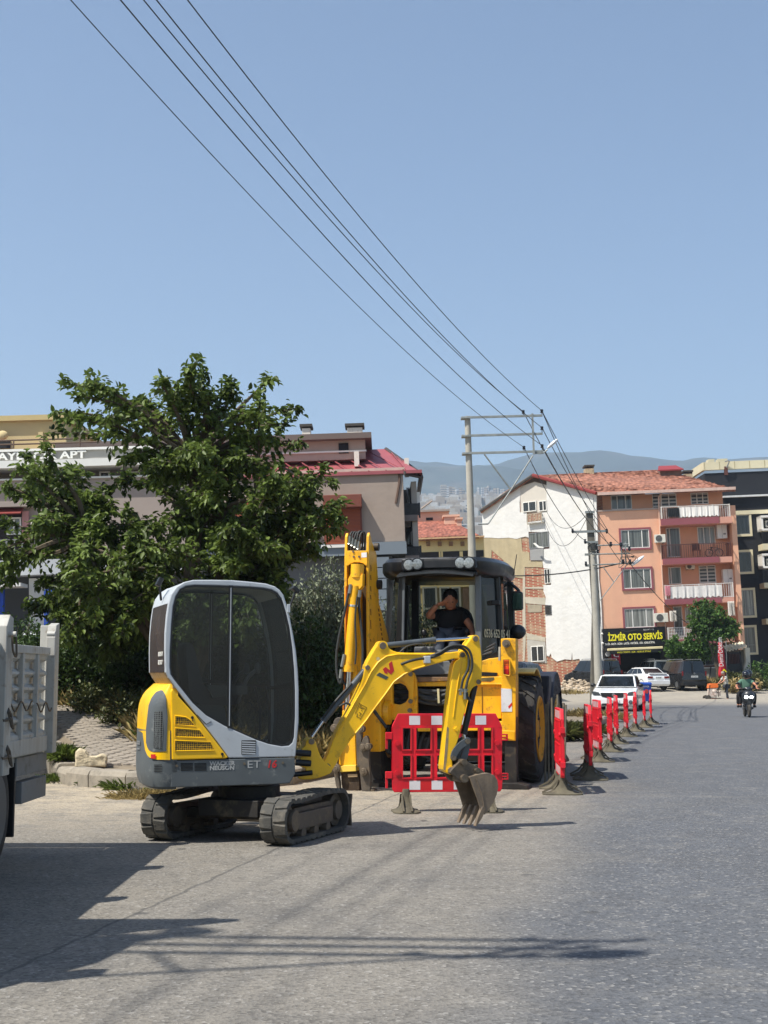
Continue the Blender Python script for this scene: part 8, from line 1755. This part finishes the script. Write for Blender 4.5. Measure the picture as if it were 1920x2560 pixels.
# cab, ahead of the body and outside the frame: it throws the stepped shadow
g = G(); g.prism([(yA-4.5,.6),(yA-4.5,2.5),(yA-4.8,2.62),(yA-5.2,2.45),(yA-5.75,1.6),(yA-5.85,.6)], -2.3, -.06, 'x'); g.build('cab', TPA, tk, bevel=.05)
g = G(); g.box(-.02,yA-5.3,1.75,.16,yA-5.25,1.8); g.box(.12,yA-5.35,1.65,.22,yA-5.2,2.05); g.build('door_mirror', BLK, tk)
g = G(); g.cyl((-.25,yA-4.33,2.0),(-.25,yA-4.33,3.45),.05,10); g.build('exhaust_stack', STL, tk)
# ------------------------------------------------ red feather banner, wall, gate at the right of the pink block
qv = at(1806, 1712, 90); FB = Fr((qv.x, 90, H(qv.x,90)), 0, 2); t = thing('feather_banner', 'tall red feather banner with white upright lettering at the young tree', 'banner', FB)
bw0 = FB.V(Z6(1190,1735)); n = 14; g = G(); L0 = []
for i in range(n+1):
    y = 1735 + (2045-1735)*i/n; xl = 1195 + 5*math.sin(i*.9) + i*.5; xr = 1236 + i*3.0 - max(0, i-11)*6; a = FB.V(Z6(xl,y)); b = FB.V(Z6(xr,y)); L0.append((a,b)); m_ = (a[0]+b[0])/2
    g.v += [(a[0],.05*math.sin(i),a[1]),(m_,-.10+.04*math.sin(i*1.3),a[1]),(b[0],.05*math.sin(i+1),b[1])]
for i in range(n): k = i*3; g.f += [(k,k+1,k+4,k+3),(k+1,k+2,k+5,k+4)]; g.m += [0,0]
o = g.build('cloth', M('banner_red', (176,24,40), .7, var=.08, dirt=((210,60,70), .3, 1.5)), t, recalc=False, smooth=60); o.modifiers.new('t','SOLIDIFY').thickness = .01
xw, zw = FB.V(Z6(1238,1935)); text('lettering', 'DemirDöküm', .44, SW_, t, (xw,-.17,zw-.1), (R(90), R(-90), 0), .004, xs=.75)
g = G(); a, b = FB.V(Z6(1262,1735)), FB.V(Z6(1270,2045)); g.cyl((b[0],.05,0),(a[0]+.05,.05,a[1]+.1),.03,8); g.build('banner_pole', GRW, t)
g = G(); x, z = FB.V(Z6(1245,1985)); g.prism([(x-.18,z-.1),(x,z+.12),(x+.18,z-.1),(x+.1,z-.1),(x,z+.02),(x-.1,z-.1)], -.14, -.13); g.build('arrow_mark', SY, t)
F3 = Fr(at(1750, 1720, 93).xy.to_3d()+Vector((0,0,.6)), 0, 2)
a = F3.rect(Z6, 1000, 1965, 1200, 2110); wl = thing('concrete_wall', 'low grey concrete wall with white coping and iron posts beside the black van', 'wall', F3); g = G(); g.box(a[0], 0, -.2, a[2]+.2, .25, a[3]); g.build('wall', M('wall_grey', (136,134,122), .95, var=.15, scale=1, dirt=((96,92,80), .4, 1.5)), wl); g = G(); g.box(a[0]-.02,-.05,a[3],a[2]+.22,.3,a[3]+.07); g.build('coping', UPVC, wl)
zr3 = F3.V(Z6(1100,1945))[1]; g = G(); g.cyl((a[0],-.1,zr3),(a[2]+.2,-.1,zr3),.04,6); g.build('top_rail', IRB, wl)
for x in (1020,1050,1130,1185): b = F3.V(Z6(x,1945)); c_ = F3.V(Z6(x-4 if x != 1130 else x-20,2105)); g = G(); g.cyl((c_[0],-.1,c_[1]),(b[0],-.1,b[1]+.02),.035,6); g.build('iron_post', BLK, wl)
gt = thing('iron_gate', 'black barred iron gate under the wavy white canopy', 'gate', F3); a = F3.rect(Z6, 1275, 1820, 1405, 2030)
g = G()
for s_ in ((a[0],a[1],a[0]+.1,a[3]),(a[2]-.1,a[1],a[2],a[3]),(a[0],a[3]-.1,a[2],a[3]),(a[0],(a[1]*.55+a[3]*.45),a[2],(a[1]*.55+a[3]*.45)+.08)): g.box(s_[0],-.05,s_[1],s_[2],.05,s_[3])
g.build('gate_frame', BLK, gt); g = G(); zm5 = a[1]*.55+a[3]*.45
for i in range(9): x = a[0]+.1+(a[2]-a[0]-.2)*i/8; g.box(x-.02,-.03,zm5,x+.02,.03,a[3])
g.build('bars', IRB, gt, kind='stuff'); g = G(); g.box(a[0]+.1,-.02,a[1],a[2]-.1,.02,zm5); g.build('lower_sheet', BLK, gt)
g = G(); g.box(a[0],.6,a[1],a[2]+.1,.8,a[3]); g.build('backing', M('garage_dark', (26,24,22)), gt)
cn = thing('canopy', 'wavy white sheet canopy above the black iron gate', 'canopy', F3); a = F3.rect(Z6, 1268, 1775, 1445, 1812, -.6); g = G(); n = 24
g.loft([[(a[0]+(a[2]-a[0])*i/n, y, z+.05*math.sin(i*1.6)+.25*(i/n)) for y, z in ((-.9,a[1]),(.3,a[1]+.35),(.3,a[1]+.38),(-.9,a[1]+.03))] for i in range(n+1)]); g.build('sheet', M('canopy_white', (216,206,180), .8, var=.1), cn)
wp_ = thing('white_pier', 'sloping white wall pier between the iron gate and the black building', 'wall', F3); g = G(); g.prism([F3.V(Z6(*p), -.3) for p in ((1436,1780),(1478,1782),(1490,2045),(1420,2045),(1445,1900),(1440,1840))], -.3, .4); g.build('pier', M('pier_white', (206,200,184), .9, var=.08), wp_)
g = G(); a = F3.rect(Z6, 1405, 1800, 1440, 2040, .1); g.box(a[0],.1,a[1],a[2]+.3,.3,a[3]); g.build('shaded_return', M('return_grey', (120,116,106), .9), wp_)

# unseen box lorry, added left of the frame to shade the pavers and shrubs
bl_ = thing('shade_lorry', 'white box lorry parked on the side street left of the pavement, shading the pavers', 'lorry', loc=(-7.95, 16.6, .0), rz=R(90))
g = G(); g.box(0,-1.2,.95,6.6,1.2,3.9); g.build('box_body', UPVC, bl_, bevel=.03)
g = G(); g.prism([(6.7,.55),(6.7,2.5),(7.6,2.5),(8.3,1.6),(8.5,1.45),(8.55,.55)], -1.1, 1.1); g.build('cab', CW, bl_, bevel=.06)
g = G(); g.prism([(7.68,2.42),(8.3,1.66),(8.32,1.68),(7.70,2.45)], -.98, .98); g.build('windscreen', CG, bl_); g = G(); g.box(0,-.5,.6,8,.5,.9); g.build('chassis', TPD, bl_)
for x in (1.5, 7.4):
    for y in (-1.0, 1.0): g = G(); g.lathe([(.02,-.13),(.30,-.14),(.40,-.11),(.42,0),(.40,.11),(.30,.14),(.02,.13)], (x,y,.42), (0,1,0), 28); g.build('wheel', TYR, bl_, smooth=40)
# ================================================================== people
SKIN = M('skin', (176,120,92), .55, var=.06, scale=8); HAIR = M('hair_black', (18,15,13), .6, var=.2, scale=30); TSH = M('tshirt_black', (16,16,18), .9, var=.15, scale=6); JEAN = M('jeans_grey', (78,84,94), .9, var=.15, scale=8, bump=.003, bscale=30)
def skinmesh(name, V, E, mat, parent, root, xf=None):
    keys = list(V); me = bpy.data.meshes.new(name); me.from_pydata([tuple((xf @ Vector(V[k][0])) if xf else V[k][0]) for k in keys], [(keys.index(a), keys.index(b)) for a, b in E], [])
    o = bpy.data.objects.new(name, me); C.objects.link(o); o.parent = parent; me.materials.append(mat)
    sk = o.modifiers.new('skin', 'SKIN'); sk.use_smooth_shade = True; o.modifiers.new('sub', 'SUBSURF').levels = 2; o.modifiers['sub'].render_levels = 2
    for i, k in enumerate(keys): r = V[k][1]; me.skin_vertices[0].data[i].radius = r if isinstance(r, tuple) else (r, r); me.skin_vertices[0].data[i].use_root = (k == root)
    return o
def head(t, c, r, face, hair=True, helmet=None, cap=None):
    """face: unit vector the face looks along"""
    c = Vector(c); f = Vector(face).normalized(); s_ = f.cross(Vector((0,0,1))).normalized(); u = s_.cross(f); Mx = Matrix((s_, f, u)).transposed()
    g = G(); g.ell(c, (r*.78, r*.95, r*1.15), 18, 12, Mx); g.ell(c - u*r*.45 + f*r*.25, (r*.55, r*.62, r*.62), 12, 8, Mx)
    g.ell(c + f*r*.98 - u*r*.12, (r*.13, r*.20, r*.24), 8, 6, Mx)
    for k in (-1, 1): g.ell(c + s_*k*r*.78 - u*r*.05, (r*.08, r*.18, r*.26), 8, 6, Mx)
    h = g.build('head', SKIN, t, smooth=60, recalc=False)
    for k in (-1, 1): g = G(); g.ell(c + f*r*.86 + s_*k*r*.30 + u*r*.08, (r*.13, r*.08, r*.07), 8, 6, Mx); g.build('eye', M('eye_dark', (30,22,20), .3), h, recalc=False)
    g = G(); g.ell(c + f*r*.86 - u*r*.55, (r*.24, r*.06, r*.06), 8, 6, Mx); g.build('mouth', M('lips', (140,80,70), .5), h, recalc=False)
    if hair: g = G(); g.ell(c - f*r*.16 + u*r*.30, (r*.86, r*.98, r*.98), 16, 10, Mx); g.build('hair', HAIR, h, smooth=60, recalc=False)
    if helmet: g = G(); g.ell(c + u*r*.1, (r*1.25, r*1.35, r*1.30), 20, 12, Mx); hm_ = g.build('helmet', helmet, h, smooth=60, recalc=False); g = G(); g.ell(c + f*r*.42, (r*1.02, r*1.05, r*.55), 16, 10, Mx); g.build('visor', CG, hm_, smooth=60, recalc=False)
    if cap: g = G(); g.ell(c + u*r*.4, (r*.9, r*1.02, r*.85), 16, 10, Mx); g.build('cap', cap, h, smooth=60, recalc=False)
    return h
def hand(t, w_, d, n, s_=1.0, mirror=1):
    """palm and five bent fingers; w_ wrist, d direction of fingers, n palm normal"""
    w_ = Vector(w_); d = Vector(d).normalized(); n = Vector(n).normalized(); a = d.cross(n).normalized()*mirror; n = a.cross(d)*mirror; Mx = Matrix((a, d, n)).transposed(); g = G(); g.ell(w_ + d*.045*s_, (.042*s_, .055*s_, .017*s_), 12, 8, Mx)
    for k, (off, ln) in enumerate(((-.030,.070),(-.011,.080),(.009,.076),(.028,.060))): b = w_ + d*.085*s_ + a*off*s_; g.tube([b, b+d*ln*.45*s_, b+d*ln*.8*s_-n*.012*s_, b+d*ln*s_-n*.026*s_], [.0095*s_,.009*s_,.008*s_,.006*s_], 7)
    b = w_ + d*.025*s_ - a*.038*s_; g.tube([b, b+(d*.6-a*.7)*.035*s_, b+(d-a*.5)*.06*s_-n*.01*s_], [.011*s_,.010*s_,.007*s_], 7); return g.build('hand', SKIN, t, smooth=60, recalc=False)
def figure(t, J, shirt, trou, shoe=None, sleeve=.55, root='pel', skin=SKIN, k=1.0, legs=True, long_sleeve=False):
    r = dict(pel=(.15,.11), wai=(.135,.10), che=(.165,.115), nec=.055, hd=.06, ls=.062, rs=.062, le=.043, re=.043, lw=.030, rw=.030, lh=.085, rh=.085, lk=.060, rk=.060, la=.042, ra=.042, lt=.035, rt=.035)
    def V(ks, f): return {q: (J[q], tuple(x*f*k for x in r[q]) if isinstance(r[q], tuple) else r[q]*f*k) for q in ks}
    allk = [q for q in ('pel','wai','che','nec','hd','ls','rs','le','re','lw','rw','lh','rh','lk','rk','la','ra','lt','rt') if q in J]
    E = [('pel','wai'),('wai','che'),('che','nec'),('nec','hd'),('che','ls'),('che','rs'),('ls','le'),('rs','re'),('le','lw'),('re','rw'),('pel','lh'),('pel','rh'),('lh','lk'),('rh','rk'),('lk','la'),('rk','ra'),('la','lt'),('ra','rt')]
    E = [e for e in E if e[0] in J and e[1] in J]
    BV = V(allk, 1); [BV.__setitem__(q, (BV[q][0], tuple(x*.8 for x in BV[q][1]) if isinstance(BV[q][1], tuple) else BV[q][1]*.8)) for q in ('pel','wai','che','ls','rs','lh','rh')]; skinmesh('body', BV, E, skin, t, root)
    S = V(['pel','wai','che','ls','rs'], 1.22); 
    if 'nec' in J: S['nk'] = (tuple(Vector(J['che']).lerp(Vector(J['nec']), .75)), .075*k)
    f = 1.0 if long_sleeve else sleeve
    for a, b, c in (('ls','le','lq'),('rs','re','rq')): S[c] = (tuple(Vector(J[a]).lerp(Vector(J[b]), f)), .066*k)
    SE = [('pel','wai'),('wai','che'),('che','nk'),('che','ls'),('che','rs'),('ls','lq'),('rs','rq')]
    if long_sleeve:
        for a, b, c in (('le','lw','lq'),('re','rw','rq')): S[c+'2'] = (tuple(Vector(J[a]).lerp(Vector(J[b]), .9)), .045*k); SE.append((c, c+'2'))
    skinmesh('shirt', S, SE, shirt, t, 'che')
    Tv = V([q for q in ('pel','lh','rh','lk','rk') if q in J], 1.16); TE = [('pel','lh'),('pel','rh'),('lh','lk'),('rh','rk')]
    for a, b in (('lk','la'),('rk','ra')):
        if b in J: Tv[b] = (tuple(Vector(J[a]).lerp(Vector(J[b]), .92)), .058*k); TE.append((a, b))
    skinmesh('trousers', Tv, TE, trou, t, 'pel')
    if shoe:
        for a, b in (('la','lt'),('ra','rt')):
            if b in J: g = G(); m_ = Vector(J[a]).lerp(Vector(J[b]), .55); d = (Vector(J[b])-Vector(J[a])); d.z = 0; ry = math.atan2(d.y, d.x); g.ell((m_.x, m_.y, min(J[a][2], J[b][2])+.0), (.145*k, .05*k, .05*k), 14, 8, Matrix.Rotation(ry, 3, 'Z')); g.build('shoe', shoe, t, smooth=60, recalc=False)
# --- driver in the backhoe cab
dr = thing('person', 'man in black T-shirt sitting in the backhoe cab, shading his eyes with one hand', 'person', BH)
def wj(x, y, v): a, z = BH.V(W1(x, y), v); return (a, v, z)
J = dict(pel=wj(605,1010,-.28), wai=wj(610,930,-.30), che=wj(615,790,-.33), nec=wj(612,715,-.36), hd=wj(612,640,-.40), ls=wj(470,765,-.33), le=wj(335,785,-.50), lw=wj(455,645,-.58), rs=wj(762,765,-.33), re=wj(868,915,-.42), rw=wj(886,1015,-.60), lh=wj(520,1030,-.32), rh=wj(680,1030,-.32), lk=wj(475,1085,-.72), rk=wj(655,1105,-.74), la=wj(480,1290,-.70), ra=wj(640,1300,-.72), lt=wj(480,1310,-.82), rt=wj(640,1320,-.84))
figure(dr, J, TSH, JEAN, BLK, sleeve=.62, k=1.12); head(dr, wj(612,585,-.44), .118, (.12,-.9,-.42)); hand(dr, J['lw'], Vector(wj(590,590,-.60))-Vector(J['lw']), (0,-.3,-1), 1.05, -1); hand(dr, J['rw'], (0,-.6,-.6), (1,0,0), 1.05, 1)
# --- worker and cart
p = gnd(1817, 1752); wk = thing('person', 'worker in patterned black and white shirt and dark jeans standing at the orange machine', 'person', loc=p, rz=R(20))
PAT = M('patterned_shirt', (206,206,198), .9, var=.05, scale=3, dirt=((34,36,36), .62, 7)); DJ = M('jeans_dark', (48,52,60), .9, var=.2)
J = dict(pel=(0,0,.92), wai=(-.02,-.02,1.08), che=(-.10,-.02,1.34), nec=(-.16,-.03,1.47), hd=(-.20,-.04,1.55), ls=(-.10,-.19,1.38), le=(-.32,-.22,1.16), lw=(-.52,-.16,1.04), rs=(-.10,.17,1.38), re=(-.30,.2,1.14), rw=(-.5,.12,1.02), lh=(.0,-.10,.88), rh=(.0,.10,.88), lk=(-.06,-.12,.48), rk=(.10,.12,.48), la=(-.04,-.13,.09), ra=(.20,.14,.09), lt=(-.18,-.14,.04), rt=(.06,.15,.04))
figure(wk, J, PAT, DJ, BLK, sleeve=.7, k=1.0); head(wk, (-.23,-.04,1.62), .115, (-.85,-.2,-.5), hair=True, cap=M('cap_grey', (150,140,140), .8)); hand(wk, J['lw'], (-1,0,-.3), (0,0,-1)); hand(wk, J['rw'], (-1,0,-.3), (0,0,-1), 1, -1)
p = gnd(1783, 1752); ct = thing('compressor_cart', 'small wheeled machine with orange hood and pale engine at the roadside worker', 'machine', loc=p, rz=R(6)); ORG = M('orange_hood', (228,112,40), .5, var=.08, scale=3); ENG = M('engine_pale', (206,190,176), .6, var=.15, scale=5, dirt=((150,80,60), .4, 5))
g = G(); g.prism([(-.30,.86),(-.24,1.02),(.24,1.02),(.28,.84),(.24,.76),(-.32,.74)], -.22, .22); g.build('hood', ORG, ct, bevel=.03); g = G(); g.box(-.28,-.2,.24,.16,.2,.72); g.ell((0,-.18,.55),(.14,.08,.12)); g.cyl((.05,-.24,.4),(.05,.2,.4),.10,14); g.build('engine', ENG, ct, bevel=.02)
g = G(); [g.tube(q, .018, 6) for q in ([(-.36,-.22,.22),(-.30,-.22,.78),(-.24,-.22,.95)],[(.26,-.22,.22),(.26,-.22,.80)],[(-.40,-.22,.22),(.45,-.22,.12)],[(.26,0,.45),(.40,0,.80),(.52,0,.95)])]; g.build('frame', BLK, ct, smooth=60); g = G(); g.prism([(-.38,.16),(.18,.16),(.5,.06),(.5,.02),(-.38,.08)], -.2, .2); g.build('base', M('base_rust', (146,84,66), .8, var=.2), ct)
for y in (-.24,.24): g = G(); g.lathe([(.03,-.04),(.12,-.045),(.17,-.03),(.17,.03),(.12,.045),(.03,.04)], (-.38,y,.17), (0,1,0), 18); g.build('wheel', TYR, ct, smooth=40)
g = G(); g.cyl((.34,-.1,.30),(.34,-.1,.52),.09,14); g.cyl((.34,-.1,.52),(.34,-.1,.58),.13,14); g.build('tank', ENG, ct, smooth=40)
# --- scooter with two riders
p = gnd(1868, 1792.5); sc = thing('motor_scooter', 'dark scooter with twin lit headlamps coming up the road', 'scooter', loc=p, rz=R(-98)); BK2 = M('scooter_body', (34,37,40), .35, var=.15, coat=.5, dirt=((90,90,86), .2, 9))
for x in (.62,-.62): g = G(); g.lathe([(.10,-.05),(.20,-.055),(.25,-.03),(.26,0),(.25,.03),(.20,.055),(.10,.05)], (x,0,.26), (0,1,0), 28); o = g.build('scooter_wheel', TYR, sc, smooth=40); g = G(); g.cyl((x,-.03,.26),(x,.03,.26),.11,14); g.build('hub', HUB, o, smooth=40)
def sring(x, hw, z0, z1): return [(x, hw*math.cos(a)*1.0, (z0+z1)/2+(z1-z0)/2*math.sin(a)) for a in np.linspace(0, 2*math.pi, 17)[:-1]]
g = G(); g.loft([sring(.44,.10,.38,.98), sring(.52,.23,.42,.96), sring(.60,.21,.46,.92), sring(.68,.12,.50,.84)]); g.build('front_shield', BK2, sc, smooth=50); g = G(); g.loft([sring(.46,.05,.46,.56), sring(.62,.075,.46,.57), sring(.80,.06,.40,.52)]); g.build('front_mudguard', BK2, sc, smooth=50)
g = G(); g.loft([sring(-.85,.06,.55,.75), sring(-.6,.16,.42,.80), sring(-.1,.17,.38,.78), sring(.1,.13,.36,.74)]); g.build('rear_body', BK2, sc, smooth=50); g = G(); g.box(.0,-.17,.28,.5,.17,.36); g.build('footboard', BK2, sc, bevel=.02); g = G(); g.ell((-.35,0,.80),(.42,.15,.06)); g.build('seat', BLK, sc, smooth=60)
LIT = emit('headlamp_lit', (255,255,250), 6.0)
for y in (-.085,.085): g = G(); g.ell((.67,y,.70),(.035,.065,.055)); g.build('headlamp', LIT, sc, smooth=60, recalc=False)
g = G(); g.tube(curve([(.36,-.34,.98),(.42,-.18,1.0),(.46,0,.98),(.42,.18,1.0),(.36,.34,.98)]), .016, 7); g.build('handlebar', BLK, sc, smooth=60); g = G(); g.loft([sring(.40,.10,.92,1.04), sring(.50,.13,.94,1.06), sring(.58,.05,.94,1.0)]); g.build('instrument_cowl', BK2, sc, smooth=50)
for y in (-.30,.30): g = G(); g.tube([(.40,y*.8,1.0),(.38,y,1.14)], .008, 5); g.ell((.38,y*1.1,1.17),(.02,.065,.045)); g.build('scooter_mirror', BLK, sc, smooth=60)
g = G(); [g.tube([(.62,y,.26),(.52,y,.62)], .022, 7) for y in (-.075,.075)]; g.build('fork', BK2, sc, smooth=60)
r1 = thing('person', 'front scooter rider in green T-shirt and black helmet, gripping the handlebar', 'person', loc=p, rz=R(-98)); GT = M('tshirt_green', (88,124,104), .9, var=.1, scale=6)
J = dict(pel=(-.15,0,.88), wai=(-.13,0,1.0), che=(-.08,0,1.22), nec=(-.05,0,1.34), hd=(-.03,0,1.40), ls=(-.07,.17,1.25), le=(.12,.33,1.10), lw=(.34,.32,1.0), rs=(-.07,-.17,1.25), re=(.10,-.36,1.06), rw=(.34,-.32,1.0), lh=(-.10,.10,.86), rh=(-.10,-.10,.86), lk=(.30,.24,.80), rk=(.30,-.24,.80), la=(.26,.22,.40), ra=(.26,-.24,.40), lt=(.38,.22,.38), rt=(.38,-.25,.38))
figure(r1, J, GT, M('trousers_black', (20,20,22), .9, var=.1), BLK, sleeve=.5); head(r1, (-.01,0,1.47), .105, (1,0,-.05), hair=False, helmet=M('helmet_black', (14,14,16), .15, coat=1)); hand(r1, J['lw'], (.4,.2,-.1), (0,0,-1)); hand(r1, J['rw'], (.4,-.2,-.1), (0,0,-1), 1, -1)
r2 = thing('person', 'rear scooter passenger in black with black helmet, half hidden behind the front rider', 'person', loc=(p.x, p.y, p.z), rz=R(-98))
J = dict(pel=(-.50,.02,.92), wai=(-.49,.05,1.04), che=(-.46,.10,1.26), nec=(-.44,.12,1.38), hd=(-.43,.13,1.43), ls=(-.45,.28,1.28), le=(-.28,.34,1.06), lw=(-.12,.22,.98), rs=(-.45,-.06,1.28), re=(-.28,-.22,1.06), rw=(-.12,-.18,.98), lh=(-.45,.12,.90), rh=(-.45,-.10,.90), lk=(-.10,.30,.78), rk=(-.10,-.28,.78), la=(-.18,.28,.40), ra=(-.18,-.28,.40), lt=(-.05,.29,.37), rt=(-.05,-.29,.37))
figure(r2, J, M('jacket_black', (22,22,24), .8, var=.15), MATS['trousers_black'], BLK, long_sleeve=True); head(r2, (-.41,.14,1.50), .105, (1,0,-.05), hair=False, helmet=MATS['helmet_black']); hand(r2, J['lw'], (1,-.3,0), (0,0,-1)); hand(r2, J['rw'], (1,.3,0), (0,0,-1), 1, -1)
# wooden stakes beyond the first barrier of the row
p = gnd(1386, 1960); t = thing('survey_stakes', 'bundle of old wooden stakes behind the nearest row barrier', 'stakes', loc=p); WD = M('old_wood', (112,104,88), .95, var=.3, scale=9)
for k in range(6): g = G(); x = -.12+k*.05; h = 1.05+random.uniform(-.1,.12); g.cyl((x,0,0),(x+random.uniform(-.04,.04),random.uniform(-.05,.05),h),.014,6); g.build('stake', WD, t)
# ================================================================== haze
g = G(); g.box(-3700, -90, -2, 3700, 4380, 780)
HAZE = 2.0e-4
hm = bpy.data.materials.new('haze'); hm.use_nodes = True; n = hm.node_tree
for x in list(n.nodes):
    if x.type == 'BSDF_PRINCIPLED': n.nodes.remove(x)
pvn = n.nodes.new('ShaderNodeVolumePrincipled'); pvn.inputs['Density'].default_value = HAZE; pvn.inputs['Color'].default_value = (.62,.79,1.0,1); pvn.inputs['Anisotropy'].default_value = .25
n.links.new(pvn.outputs[0], n.nodes['Material Output'].inputs['Volume'])
ho = g.build('haze', hm, kind='stuff')
